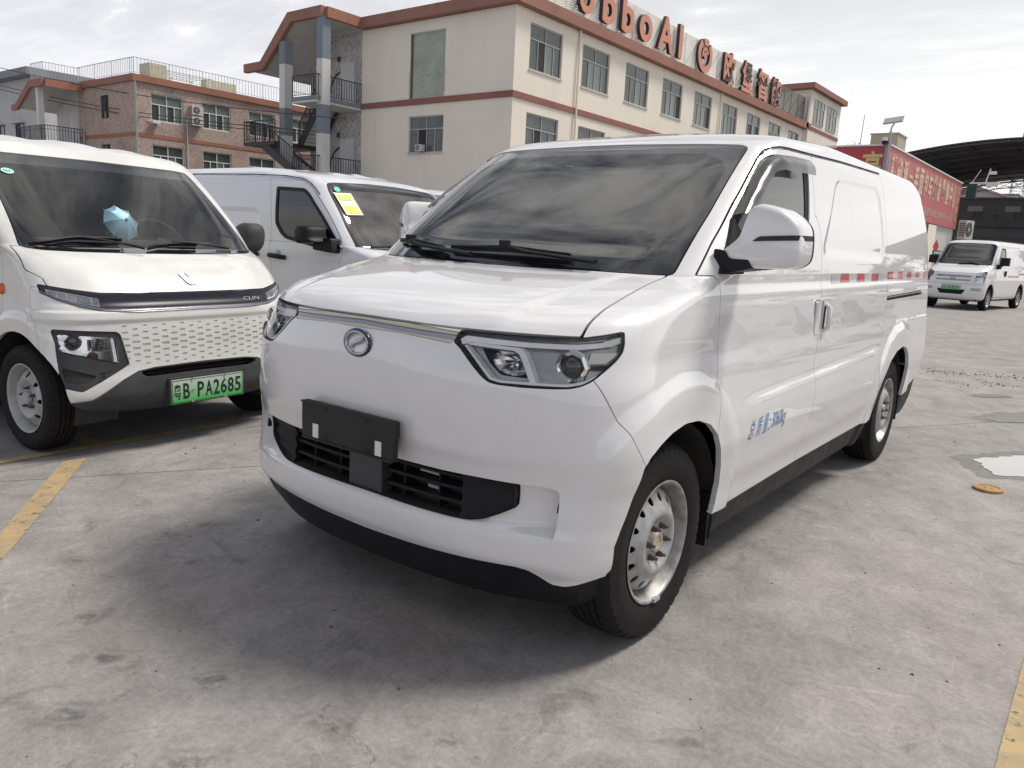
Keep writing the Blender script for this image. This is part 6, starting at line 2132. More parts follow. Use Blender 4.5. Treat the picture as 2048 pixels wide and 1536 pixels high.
# round cover lying on the concrete
_d = thing('round_cover', 'round yellow-brown cover lying flat on the concrete near the puddle', 'cover', (1.452, 3.43, 0))
_cm = mat('ochre_cast_cover', (.34, .20, .055), .6, var=.3, scale=30)
MB().lathe([(0, .078), (.012, .078), (.016, .074), (.016, .060), (.013, .058), (.013, 0)], 36, 'z').build('disc', _cm, _d, 40)
for _k in range(2):
    MB().box((-.02 + .03 * _k, -.012, .0128), (-.012 + .03 * _k, .012, .0138)).build('moulded_mark', M['slat_back'], _d)


# ------------------------------------------------------------------ facade kit
_UNIT = None


def unit_box():
    global _UNIT
    if _UNIT is None:
        _UNIT = MB().box((0, -.5, 0), (1, .5, 1)).mesh('pane')
    return _UNIT


def frame_mat4(o, ux, n):
    """local x along ux, local y outwards (n), local z up"""
    m = Matrix(((ux[0], n[0], 0, o[0]), (ux[1], n[1], 0, o[1]), (0, 0, 1, o[2]), (0, 0, 0, 1)))
    return m


def wall_with_holes(parent, name, o, ux, n, L, H, holes, m, depth=.16, z0=0., back=True):
    """one wall skin with real openings and their reveals; holes: (u0, u1, z0, z1)"""
    us = sorted({0, L, *[h[0] for h in holes], *[h[1] for h in holes]})
    zs = sorted({z0, H, *[h[2] for h in holes], *[h[3] for h in holes]})
    b = MB()
    for i in range(len(us) - 1):
        for j in range(len(zs) - 1):
            cu, cz = (us[i] + us[i + 1]) / 2, (zs[j] + zs[j + 1]) / 2
            if any(h[0] < cu < h[1] and h[2] < cz < h[3] for h in holes):
                continue
            b.add([(us[i], 0, zs[j]), (us[i + 1], 0, zs[j]), (us[i + 1], 0, zs[j + 1]), (us[i], 0, zs[j + 1])], [(0, 1, 2, 3)])
    for u0, u1, a, c in holes:
        P = [(u0, a), (u1, a), (u1, c), (u0, c)]
        for k in range(4):
            p, q = P[k], P[(k + 1) % 4]
            b.add([(p[0], 0, p[1]), (q[0], 0, q[1]), (q[0], -depth, q[1]), (p[0], -depth, p[1])], [(0, 1, 2, 3)])
    if back:
        b.add([(0, -.24, z0), (L, -.24, z0), (L, -.24, H), (0, -.24, H)], [(0, 1, 2, 3)])
    w = b.build(name, m, parent, fix=False)
    w.matrix_local = frame_mat4(o, ux, n)
    return w


def window(parent, o, ux, n, w, h, layout, frame_m, glass, t=.055, d=.05, recess=.12, sill=None, curtain=None):
    """aluminium window: frame mesh + one object per pane. layout: list of rows (height share, [shares])"""
    mtx = frame_mat4(o, ux, n)
    f = MB()
    f.box((0, -recess, 0), (w, -recess + d, t)); f.box((0, -recess, h - t), (w, -recess + d, h))
    f.box((0, -recess, t), (t, -recess + d, h - t)); f.box((w - t, -recess, t), (w, -recess + d, h - t))
    panes = []
    z = t; Hi = h - 2 * t
    for r, (share, cols) in enumerate(layout):
        z1 = z + Hi * share
        if r:
            f.box((t, -recess + .002, z - t * .4), (w - t, -recess + d + .004, z + t * .4))
        x = t; Wi = w - 2 * t
        for c, cs in enumerate(cols):
            x1 = x + Wi * cs
            if c:
                f.box((x - t * .35, -recess + .003, z), (x + t * .35, -recess + d + .002, z1))
            panes.append((x, x1, z, z1))
            x = x1
        z = z1
    win = f.build('window', frame_m, parent, fix=False)
    win.matrix_local = mtx
    for i, (a, b_, c, dd) in enumerate(panes):
        me = glass[i % len(glass)]
        p = bpy.data.objects.new('pane', me)
        COL.objects.link(p); p.parent = win
        p.location = (a, -recess + .012 + .006 * (i % 2), c); p.scale = (b_ - a, .006, dd - c)
    if sill:
        s = MB().box((-.04, -.02, -.07), (w + .04, sill, 0)); s.build('sill', frame_m if False else M['soffit'], win)
    if curtain:
        s = MB()
        k = 26
        for i in range(k + 1):
            x = w * i / k
            s.v += [(x, -recess - .05 + .02 * (i % 2), h * .42), (x, -recess - .05 + .02 * (i % 2), h * .97)]
        for i in range(k):
            s.f.append((2 * i, 2 * i + 2, 2 * i + 3, 2 * i + 1))
        s.build('curtain', M['curtain'], win, fix=False)
    return win


def pane_mesh(m):
    me = unit_box().copy(); me.materials.clear(); me.materials.append(m)
    return me


PG, PP, PD = pane_mesh(M['win_glass']), pane_mesh(M['win_glass_pale']), pane_mesh(M['win_dark'])


def railing(parent, name, pts, h, m, step=.13, t=.022, post=.04, lower=.1, mid=False, posts=True):
    """rails + balusters along a path; one joined part (each bar is a pixel or two wide)"""
    b = MB()
    for p, q in zip(pts[:-1], pts[1:]):
        p, q = Vector(p), Vector(q)
        L = (q - p).length; d = (q - p) / L
        b.bar(p + Vector((0, 0, h)), q + Vector((0, 0, h)), post, post)
        b.bar(p + Vector((0, 0, lower)), q + Vector((0, 0, lower)), t)
        if mid:
            b.bar(p + Vector((0, 0, h * .82)), q + Vector((0, 0, h * .82)), t)
        k = max(1, int(L / step))
        for i in range(k + 1):
            r = p + d * (L * i / k)
            if posts and i % 10 == 0:
                b.bar(r, r + Vector((0, 0, h)), post)
            else:
                b.bar(r + Vector((0, 0, lower)), r + Vector((0, 0, h)), t)
    return kind(b.build(name, m, parent), 'stuff')


def air_conditioner(label, o, ux, n, w=.80, h=.56, d=.30, group=None, bracket=True):
    t = thing('air_conditioner', label, 'air conditioner', group=group)
    t.matrix_world = frame_mat4(o, ux, n)
    b = MB()
    P = fillet([(0, 0), (w, 0), (w, h), (0, h)], .03, 3)
    b.prism([(p[0], p[1]) for p in P], 'y', 0, d)
    b.build('casing', M['ac_white'], t, 40)
    cx, cz, r = w * .38, h * .5, h * .40
    MB().lathe([(d + .002, r), (d + .004, r * .98), (d + .004, 0)], 28, 'y', (cx, 0, cz)).build('fan_opening', M['ac_dark'], t, 40)
    f = MB()
    for k in range(5):
        f.lathe([(d + .010, r * (.2 + .2 * k) + .004), (d + .014, r * (.2 + .2 * k)), (d + .010, r * (.2 + .2 * k) - .004)], 24, 'y', (cx, 0, cz))
    for k in range(8):
        a = math.pi * k / 8
        f.bar((cx - r * math.cos(a), d + .012, cz - r * math.sin(a)), (cx + r * math.cos(a), d + .012, cz + r * math.sin(a)), .008)
    kind(f.build('fan_guard', M['rim_grey'], t), 'stuff')
    MB().lathe([(d + .018, r * .22), (d + .024, 0)], 16, 'y', (cx, 0, cz)).build('fan_hub', M['ac_white'], t)
    v = MB()
    for k in range(8):
        v.box((-.002, .05, h * .12 + k * h * .095), (.0, d - .05, h * .12 + k * h * .095 + h * .05))
    kind(v.build('side_louvres', M['ac_dark'], t), 'stuff')
    if bracket:
        for xx in (.1, w - .13):
            MB().box((xx, -.12, -.03), (xx + .03, d, 0)).build('bracket', M['rim_grey'], t)
    return t


# ------------------------------------------------------------------ cream factory building with the big rooftop sign
def build_factory():
    B = thing('factory_building', 'cream three-storey factory with brick-red bands and big rooftop lettering', 'building', (-19.5, 25.49, 0))
    # local frame: x = world x + 19.5 (building extends to -x), y = world y - 25.49
    yw = [1.03, 5.12, 9.14, 13.17, 17.20, 21.24, 25.30, 29.35, 33.4]
    Wd, ZU, HU, ZL, HL = 2.44, 8.47, 1.88, 4.82, 1.88
    lay = [(.68, [.27, .23, .27, .23]), (.32, [.5, .5])]
    holes = [(y, y + Wd, ZU, ZU + HU) for y in yw] + [(y, y + Wd, ZL, ZL + HL) for y in yw] + [(y, y + Wd, 1.2, 3.1) for y in yw]
    wall_with_holes(B, 'wall', (0, 0, 0), (0, 1), (1, 0), 37.2, 10.8, holes, M['cream_wall'])
    rnd = random.Random(3)
    for y in yw:
        for z, hh in ((ZU, HU), (ZL, HL), (1.2, 1.9)):
            g = [rnd.choice([PG, PG, PP]), rnd.choice([PG, PP, PD]), rnd.choice([PP, PG, PP]), rnd.choice([PG, PD, PG]), PG, PG]
            window(B, (0, y, z), (0, 1), (1, 0), Wd, hh, lay, M['win_frame'], g, sill=.05)
    # gable side towards the yard
    hol = [(-6.10 + 9.4, -3.92 + 9.4, 7.44, 10.27), (-6.10 + 9.4, -3.90 + 9.4, 5.01, 6.65)]
    w = wall_with_holes(B, 'wall', (-9.4, 0, 0), (1, 0), (0, -1), 9.4, 10.8, hol, M['cream_wall'])
    w.matrix_local = Matrix(((1, 0, 0, -9.4), (0, -1, 0, 0), (0, 0, 1, 0), (0, 0, 0, 1)))
    # roller shutter with corrugations, rough frame
    s = MB(); n = 58
    for i in range(n + 1):
        z = 7.47 + (10.27 - 7.47) * i / n
        yy = .10 + .022 * (i % 2)
        s.v += [(-6.02, yy, z), (-3.94, yy, z)]
    for i in range(n):
        s.f.append((2 * i, 2 * i + 1, 2 * i + 3, 2 * i + 2))
    s.build('roller_shutter', M['shutter'], B, fix=False)
    MB().box((-6.10, .03, 7.45), (-6.02, .15, 10.27)).build('shutter_channel', M['slat_back'], B)
    sm = MB(); sm.box((-6.15, -.006, 7.42), (-6.10, .02, 8.6)); sm.box((-3.92, -.006, 7.6), (-3.86, .02, 8.7)); sm.box((-6.12, -.006, 10.27), (-3.9, .02, 10.32))
    sm.build('rough_patching', M['soffit'], B)
    MB().box((-5.05, .085, 8.41), (-4.95, .10, 8.44)).build('shutter_lock', M['win_dark'], B)
    win = window(B, (-6.10, 0, 5.01), (1, 0), (0, -1), 2.20, 1.64, [(.66, [.24, .27, .25, .24]), (.34, [.5, .5])], M['win_frame'], [PG, PD, PG, PG, PG, PG], sill=.04)
    MB().box((-4.86, .16, 5.78), (-4.62, .17, 5.82)).build('tube_light', mat('lit_fluorescent_tube', (.8, .85, .9), .5), B)
    b = bpy.data.materials['lit_fluorescent_tube'].node_tree.nodes['Principled BSDF']; b.inputs['Emission Color'].default_value = (.9, .95, 1, 1); b.inputs['Emission Strength'].default_value = 1.2
    # red bands and cornice, butted at the corner
    MB().box((.001, -.06, 7.16), (.06, 37.2, 7.42)).build('band', M['red_band'], B)
    MB().box((-9.4, -.06, 7.16), (0, -.001, 7.42)).build('band', M['red_band'], B)
    b = MB(); b.box((-.05, -.36, 10.82), (.36, 37.4, 11.30)); b.build('cornice', M['cornice_red'], B)
    b = MB(); b.box((-9.32, -.36, 10.82), (-.052, .05, 11.30)); b.build('cornice', M['cornice_red'], B)
    MB().box((-14, .05, 10.80), (-.05, 37.2, 11.18)).build('roof', M['soffit'], B)
    # rain pipes
    for y in (4.72, 20.85):
        MB().tube([(.09, y, 0), (.09, y, 10.82)], .055, 8).build('rain_pipe', M['cream_wall'], B, 50)
    # rooftop sign: slats on a steel frame
    sl = MB()
    for k in range(17):
        z = 11.42 + k * .105
        sl.box((-.10, 2.0, z), (-.06, 30.9, z + .066))
    kind(sl.build('sign_slats', M['slat'], B), 'stuff')
    sl = MB()
    for k in range(17):
        z = 11.42 + k * .105
        sl.box((-.10, 30.9, z), (-.06, 36.6, z + .048))
    kind(sl.build('bare_slats', mat('bare_steel_slats', (.20, .19, .18), .5, metal=.3), B), 'stuff')
    fr = MB()
    for k in range(24):
        y = 2.2 + k * 1.5
        fr.box((-.17, y, 11.2), (-.11, y + .06, 13.2))
        fr.bar((-.14, y + .03, 13.0), (-1.2, y + .03, 11.2), .05)
    kind(fr.build('sign_frame', M['slat_back'], B), 'stuff')
    # set-back wing at the far end
    MB().box((-9, 36.72, 0), (.35, 44.6, 13.75)).build('end_wing', M['cream_wall'], B)
    MB().box((-9.5, 36.0, 13.76), (.75, 45.0, 14.15)).build('wing_roof', M['cornice_red'], B)
    MB().box((.352, 36.72, 10.86), (.40, 44.6, 11.1)).build('band', M['red_band'], B)
    for y in (37.6, 41.0):
        window(B, (.36, y, 11.35), (0, 1), (1, 0), 2.5, 1.85, [(.68, [.34, .33, .33]), (.32, [.34, .33, .33])], M['win_frame'], [PG, PP, PG, PG], recess=.0, t=.05)
    MB().box((.30, 36.3, 10.9), (.36, 36.72, 13.2)).build('wing_downpipe', M['rim_grey'], B)
    # open stair tower against the gable
    prof = [(-9.30, 11.33), (-11.79, 11.31), (-13.98, 9.31), (-15.36, 9.285), (-15.36, 8.88), (-13.80, 8.90), (-11.55, 10.86), (-9.30, 10.86)]
    MB().prism(prof, 'y', -2.59, -2.35).build('stair_canopy_fascia', M['cornice_red'], B)
    inner = [(-9.34, 11.25), (-11.75, 11.24), (-13.95, 9.25), (-15.30, 9.22), (-15.30, 9.0), (-13.85, 9.02), (-11.60, 11.02), (-9.34, 11.02)]
    MB().prism(inner, 'y', -2.348, 3.0).build('stair_canopy', M['soffit'], B)
    MB().box((-9.32, -2.348, 10.84), (-9.10, -.362, 11.30)).build('stair_canopy_edge', M['orange_trim_and_lit_edge'], B)  # same cornice as the fascia, its sunlit look put into the colour
    MB().box((-13.4, .06, 0), (-9.42, .20, 10.95)).build('stair_wall', M['pebble'], B)
    for (x0, x1, zt) in ((-9.68, -9.25, 10.9), (-12.50, -12.08, 10.1)):
        for (za, zb, mm) in ((0, 2.1, 'white_col'), (2.1, 3.4, 'blue_col'), (3.4, 5.72, 'white_col'), (5.72, 7.02, 'blue_col'), (7.02, 9.05, 'white_col'), (9.05, zt, 'blue_col')):
            MB().box((x0, -2.52, za), (x1, -2.05, zb)).build('column', M[mm], B)
    for zt in (7.36, 3.72):
        lm = MB(); lm.box((-11.15, -2.80, zt - .26), (-9.40, .055, zt)); lm.build('landing', M['white_col'], B)
        MB().box((-11.17, -2.83, zt - .16), (-9.38, -2.802, zt + .02)).build('landing_edge', M['blue_col'], B)
        MB().box((-9.398, -2.83, zt - .16), (-9.37, .05, zt + .02)).build('landing_edge', M['blue_col'], B)
        railing(B, 'landing_railing', [(-11.12, -2.77, zt), (-9.42, -2.77, zt), (-9.42, .0, zt)], .98, M['rail'], step=.15)
        dr = MB(); dr.box((-11.02, .02, zt), (-9.98, .058, zt + 2.1)); dr.build('stair_door', M['white_col'], B)
        MB().tube([(-9.80, .03, zt), (-9.80, .03, zt + 2.3)], .04, 8).build('stair_pipe', M['rim_grey'], B)
        MB().box((-11.22, -.02, zt + 2.2), (-11.05, .055, zt + 2.42)).build('door_lamp', M['steel_dark'], B)
        arch = MB(); arch.tube([(-10.95 - .95 * math.cos(t), .055, zt + .2 + 1.5 * math.sin(t)) for t in np.linspace(0.2, 1.5, 14)], .05, 6); arch.build('door_arch', M['steel_dark'], B)
    MB().box((-15.2, -2.75, 5.28), (-12.6, .05, 5.46)).build('half_landing', M['steel_dark'], B)
    railing(B, 'half_landing_railing', [(-12.6, -2.72, 5.46), (-15.15, -2.72, 5.46), (-15.15, .0, 5.46)], 1.0, M['rail'], step=.15, mid=True)
    def flight(x0, z0, x1, z1, ya, yb, name):
        n = 11
        st = part(name, B)
        for k in range(n):
            u0, u1 = k / n, (k + 1) / n
            xa, xb = x0 + (x1 - x0) * u0, x0 + (x1 - x0) * u1
            zt = z0 + (z1 - z0) * u1
            MB().box((min(xa, xb), ya, zt - .17), (max(xa, xb), yb, zt)).build('step', M['soffit'], st)
        for yy in (ya, yb):
            MB().bar((x0, yy, z0 - .12), (x1, yy, z1 - .12), .06, .38).build('stringer', M['steel_dark'], st)
        return st
    flight(-12.6, 5.46, -11.15, 7.36, -1.25, -.1, 'stair_flight')
    flight(-13.6, 5.40, -10.4, 3.72, -2.70, -1.45, 'stair_flight')
    railing(B, 'flight_railing', [(-12.6, -1.28, 5.46), (-11.15, -1.28, 7.36)], .95, M['rail'], step=.14)
    railing(B, 'flight_railing', [(-13.6, -2.72, 5.40), (-10.4, -2.72, 3.72)], .95, M['rail'], step=.14)
    return B


FACTORY = build_factory()
air_conditioner('small window air conditioner on the lower gable window of the cream factory', (-24.92, 25.47, 5.06), (1, 0), (0, -1), .42, .30, .22, bracket=False)

# raised letters, each its own thing standing on the roof edge
def sign_letter(ch, y0, w, z0, h, label, m=None):
    t = thing('sign_letter', label, 'sign letter', (-19.42, y0, z0), 0, 'rooftop sign letters')
    text_on('letter_return', ch, M['letter_side'], t, (-.03, -.05, 0), (0, 1, 0), (0, 0, 1), w, h, bold=.02, depth=.155)
    text_on('letter_face', ch, M['letter'], t, (.133, 0, 0), (0, 1, 0), (0, 0, 1), w, h, bold=.028, depth=.012)
    for u in (.3, .7):
        MB().bar((-.02, w * u, .3), (-.20, w * u, .1), .04).build('letter_bracket', M['slat_back'], t)
    return t


for ch, y0, w, z0, h, lb in (('o', 29.75, 1.25, 11.55, 1.30, 'salmon letter o cut by the top edge, first on the roof sign'),
                             ('b', 31.75, 1.20, 11.55, 1.80, 'first salmon letter b on the roof sign'),
                             ('b', 33.55, 1.20, 11.55, 1.80, 'second salmon letter b on the roof sign, next to the last o'),
                             ('o', 35.30, 1.35, 11.55, 1.32, 'salmon letter o just before the A on the roof sign'),
                             ('A', 37.35, 1.75, 11.55, 1.75, 'salmon capital A on the roof sign'),
                             ('I', 39.75, .42, 11.55, 1.75, 'salmon capital I beside the round emblem on the roof sign'),
                             ('欧', 45.95, 1.75, 11.42, 1.85, 'salmon Chinese character right after the round emblem'),
                             ('堡', 48.85, 1.75, 11.42, 1.90, 'second salmon Chinese character of the roof sign, boxy with a wide base'),
                             ('智', 51.60, 1.75, 11.42, 1.90, 'third salmon Chinese character of the roof sign, with a box at its foot'),
                             ('能', 54.20, 1.75, 11.42, 1.85, 'last salmon Chinese character of the roof sign')):
    sign_letter(ch, y0, w, z0, h, lb)
_e = thing('sign_emblem', 'round salmon swirl emblem between the latin letters and Chinese characters', 'emblem', (-19.42, 43.2, 12.38))
for nm, mm, x0, x1 in (('emblem_return', 'letter_side', -.03, .12), ('emblem_face', 'letter', .122, .135)):
    def _arc(b, r0, r1, a0, a1, n=30, ry=1.0):
        P = [((r0 + (r1 - r0) * .0) * math.cos(a) * ry, r0 * math.sin(a)) for a in np.linspace(a0, a1, n)] + [(r1 * math.cos(a) * ry, r1 * math.sin(a)) for a in np.linspace(a1, a0, n)]
        o = len(b.v); k = len(P)
        b.v += [(x0, p[0], p[1]) for p in P] + [(x1, p[0], p[1]) for p in P]
        for i in range(n - 1):
            j = k - 1 - i
            b.f.append((o + i, o + i + 1, o + j - 1, o + j)); b.f.append((o + k + i, o + k + j, o + k + j - 1, o + k + i + 1))
        for i in range(k):
            b.f.append((o + i, o + (i + 1) % k, o + k + (i + 1) % k, o + k + i))
    bb = MB(); _arc(bb, .60, .96, math.radians(125), math.radians(408)); bb.build(nm, M[mm], _e)
    bb = MB(); _arc(bb, .52, .90, math.radians(62), math.radians(112)); bb.build(nm, M[mm], _e)
    bb = MB(); _arc(bb, .26, .44, math.radians(15), math.radians(200)); bb.build(nm, M[mm], _e)
    bb = MB(); _arc(bb, .0, .20, 0, 2 * math.pi); bb.build(nm, M[mm], _e)
MB().bar((-.02, 0, -.6), (-.2, 0, -.8), .05).build('emblem_bracket', M['slat_back'], _e)


# ------------------------------------------------------------------ pink stone building on the left
def build_pink():
    B = thing('pink_building', 'pink washed-stone building with orange-red roof edge and rooftop railings', 'building', (-41.4, 20.6, 0))
    yw = [.90, 3.93, 7.0, 10.05]
    W, H = 1.86, 1.46
    holes = [(y, y + W, 6.68, 6.68 + H) for y in yw] + [(y, y + W, 3.98, 3.98 + H) for y in yw]
    wall_with_holes(B, 'wall', (0, 0, 0), (0, 1), (1, 0), 14, 8.6, holes, M['pink_stone'], depth=.14)
    lay = [(.62, [.25, .25, .25, .25]), (.38, [.5, .5])]
    for i, y in enumerate(yw):
        window(B, (0, y, 6.68), (0, 1), (1, 0), W, H, lay, M['win_frame_white'], [PG, PP, PG, PP, PP, PP], curtain=True, t=.06)
        window(B, (0, y, 3.98), (0, 1), (1, 0), W, H, lay, M['win_frame_white'], [PG, PG, PP, PG, PG, PG], t=.06)
    hl = [(-3.85 + 6.5, -2.92 + 6.5, 6.82, 8.07), (-3.95 + 6.5, -2.9 + 6.5, 4.2, 5.42)]
    w = wall_with_holes(B, 'wall', (-6.5, 0, 0), (1, 0), (0, -1), 6.5, 8.6, hl, M['pink_stone'], depth=.14)
    for z in (6.82, 4.2):
        window(B, (-3.85, 0, z), (1, 0), (0, -1), .93, 1.22, [(1, [.5, .5])], M['steel_dark'], [PG, PD])
    MB().box((.001, -.03, 5.78), (.03, 14, 5.97)).build('band', M['orange_trim_and_lit_edge'], B)
    MB().box((-6.5, -.03, 5.78), (0, -.001, 5.97)).build('band', M['orange_trim_and_lit_edge'], B)
    MB().box((-.1, -.14, 8.60), (.14, 14.2, 8.95)).build('cornice', M['orange_trim_and_lit_edge'], B)  # sun-facing side of the cornice, coloured in the lit tone
    MB().box((-6.4, -.14, 8.60), (-.102, .1, 8.95)).build('cornice', M['cornice_red'], B)  # same cornice round the corner, its shade put into a redder copy
    MB().box((-10, .1, 8.58), (-.1, 14, 8.80)).build('roof', M['soffit'], B)
    railing(B, 'roof_railing', [(-6.4, 0, 8.95), (0, 0, 8.95), (0, 13.6, 8.95)], .85, M['rail_pale'], step=.20, t=.018, post=.03)
    MB().tube([(.05, .03, 0), (.05, .03, 8.6)], .06, 8).build('rain_pipe', M['rim_grey'], B, 50)
    MB().tube([(.05, 2.95, 0), (.05, 2.95, 7.0)], .03, 8).build('rain_pipe', M['white_col'], B, 50)
    MB().tube([(-5.9, -.06, 3.0), (-5.9, -.06, 6.05), (-5.8, -.02, 6.1)], .06, 8).build('rain_pipe', M['rim_grey'], B, 50)
    # porch on the left end, same folded roof as the factory stair
    prof = [(-5.9, 8.78), (-7.55, 8.78), (-9.55, 7.62), (-10.1, 7.60), (-10.1, 7.28), (-9.4, 7.30), (-7.45, 8.40), (-5.9, 8.38)]
    MB().prism(prof, 'y', -2.25, -2.08).build('porch_fascia', M['cornice_red'], B)
    MB().prism([(-5.95, 8.70), (-7.5, 8.70), (-9.5, 7.55), (-10.0, 7.5), (-9.45, 7.38), (-7.45, 8.52), (-5.95, 8.50)], 'y', -2.078, .0).build('porch_roof', M['soffit'], B)
    MB().box((-5.92, -2.078, 8.38), (-5.75, -.15, 8.78)).build('porch_edge', M['orange_trim_and_lit_edge'], B)  # side of the porch fascia, sunlight painted in as orange
    MB().box((-9.6, -2.2, 5.0), (-5.9, -.02, 5.2)).build('porch_floor', M['soffit'], B)
    MB().box((-7.05, -2.1, 5.2), (-6.75, -1.8, 8.45)).build('column', M['white_col'], B)
    MB().box((-7.05, -2.1, 0), (-6.75, -1.8, 5.0)).build('column', M['white_col'], B)
    MB().box((-9.4, -.02, 0), (-6.5, .1, 8.5)).build('porch_wall', M['soffit'], B)
    MB().box((-7.6, -.05, 5.2), (-6.6, -.022, 7.3)).build('porch_door', M['white_col'], B)
    railing(B, 'porch_railing', [(-9.5, -2.15, 5.2), (-5.95, -2.15, 5.2), (-5.95, -.1, 5.2)], 1.1, M['rail'], step=.15, mid=True)
    railing(B, 'porch_roof_railing', [(-7.5, -2.1, 8.78), (-5.95, -2.1, 8.78), (-5.95, -.1, 8.78)], .90, M['rail_pale'], step=.16, t=.018, post=.03)
    # yellow sheet hut and pergola on the roof
    yel = mat('yellow_corrugated_sheet', (.52, .50, .36), .6, var=.15, scale=4)
    hut = MB()
    hut.box((-1.9, 1.3, 8.8), (.2 - 1.0, 2.3, 9.85)); hut.build('roof_hut', yel, B)
    MB().box((-2.2, 5.2, 8.8), (-1.6, 7.2, 9.75)).build('roof_screen', yel, B)
    pg = MB()
    for k in range(9):
        pg.bar((-3.2, 2.6 + k * .32, 9.72), (-1.2, 2.6 + k * .32, 9.72), .04)
    for y in (2.6, 3.9, 5.2):
        pg.bar((-1.2, y, 8.8), (-1.2, y, 9.7), .05); pg.bar((-3.2, y, 8.8), (-3.2, y, 9.7), .05)
    pg.bar((-1.2, 2.5, 9.68), (-1.2, 5.3, 9.68), .05); pg.bar((-3.2, 2.5, 9.68), (-3.2, 5.3, 9.68), .05)
    kind(pg.build('pergola', M['win_frame_white'], B), 'stuff')
    return B


build_pink()
air_conditioner('upper of two outdoor air conditioners on the pink building', (-41.38, 23.72, 7.32), (0, 1), (1, 0), .70, .50, .30, 'outdoor units on the pink wall')
air_conditioner('lower of two outdoor air conditioners on the pink building', (-41.38, 23.72, 6.74), (0, 1), (1, 0), .70, .50, .30, 'outdoor units on the pink wall')
_c = thing('security_camera', 'white dome security camera bracketed under the first window of the pink building', 'camera', (-41.36, 21.75, 6.52))
MB().bar((0, -.5, .15), (0, 0, .05), .03).build('bracket_arm', M['win_frame_white'], _c)
MB().box((-.05, -.30, .02), (.22, .12, .16)).build('housing', M['win_frame_white'], _c)
MB().lathe([(-.16, 0), (-.14, .06), (-.08, .09), (0, .09)], 16, 'z', (.12, .05, .02)).build('dome', M['win_frame_white'], _c, 60)

# pale building at the far left edge
_b = thing('grey_building', 'pale blue-grey building with flat roof at the far left', 'building', (-66.1, 25, 0))
MB().box((-16, .6, 0), (0, 12, 11.7)).build('wall', M['far_wall'], _b)
MB().box((-16.5, -.2, 11.72), (.5, 12.4, 12.25)).build('roof_edge', mat('grey_roof_edge', (.22, .24, .26), .7, var=.2, scale=1), _b)
for _x, _z in ((-3.15, 7.05), (-7.0, 7.05), (-3.15, 3.4)):
    window(_b, (_x - .9, .6, _z), (1, 0), (0, -1), 1.6, 1.3, [(1, [.5, .5])], M['steel_dark'], [PD, PG], recess=.0)
    MB().box((_x - 1.3, .2, _z + 1.34), (_x + 1.0, .598, _z + 1.46)).build('window_hood', M['soffit'], _b)

# overhead cables from the left to the stair tower
for _i, (_a, _q, _lb) in enumerate((((-54.5, 19, 10.05), (-26.6, 22.6, 6.2), 'uppermost of the three cables strung past the pink building'),
                                   ((-54.7, 19, 9.03), (-28.76, 22.6, 5.75), 'middle cable of the three strung past the pink building'),
                                   ((-54.7, 19, 8.80), (-28.76, 22.6, 5.58), 'lowest cable of the three strung past the pink building'))):
    _p = [tuple(Vector(_a).lerp(Vector(_q), t) - Vector((0, 0, .35 * 4 * t * (1 - t)))) for t in np.linspace(0, 1, 20)]
    _o = MB().tube(_p, .022, 5).build('cable', M['steel_dark'], None)
    tag(_o, _lb, 'cable', 'overhead cables')


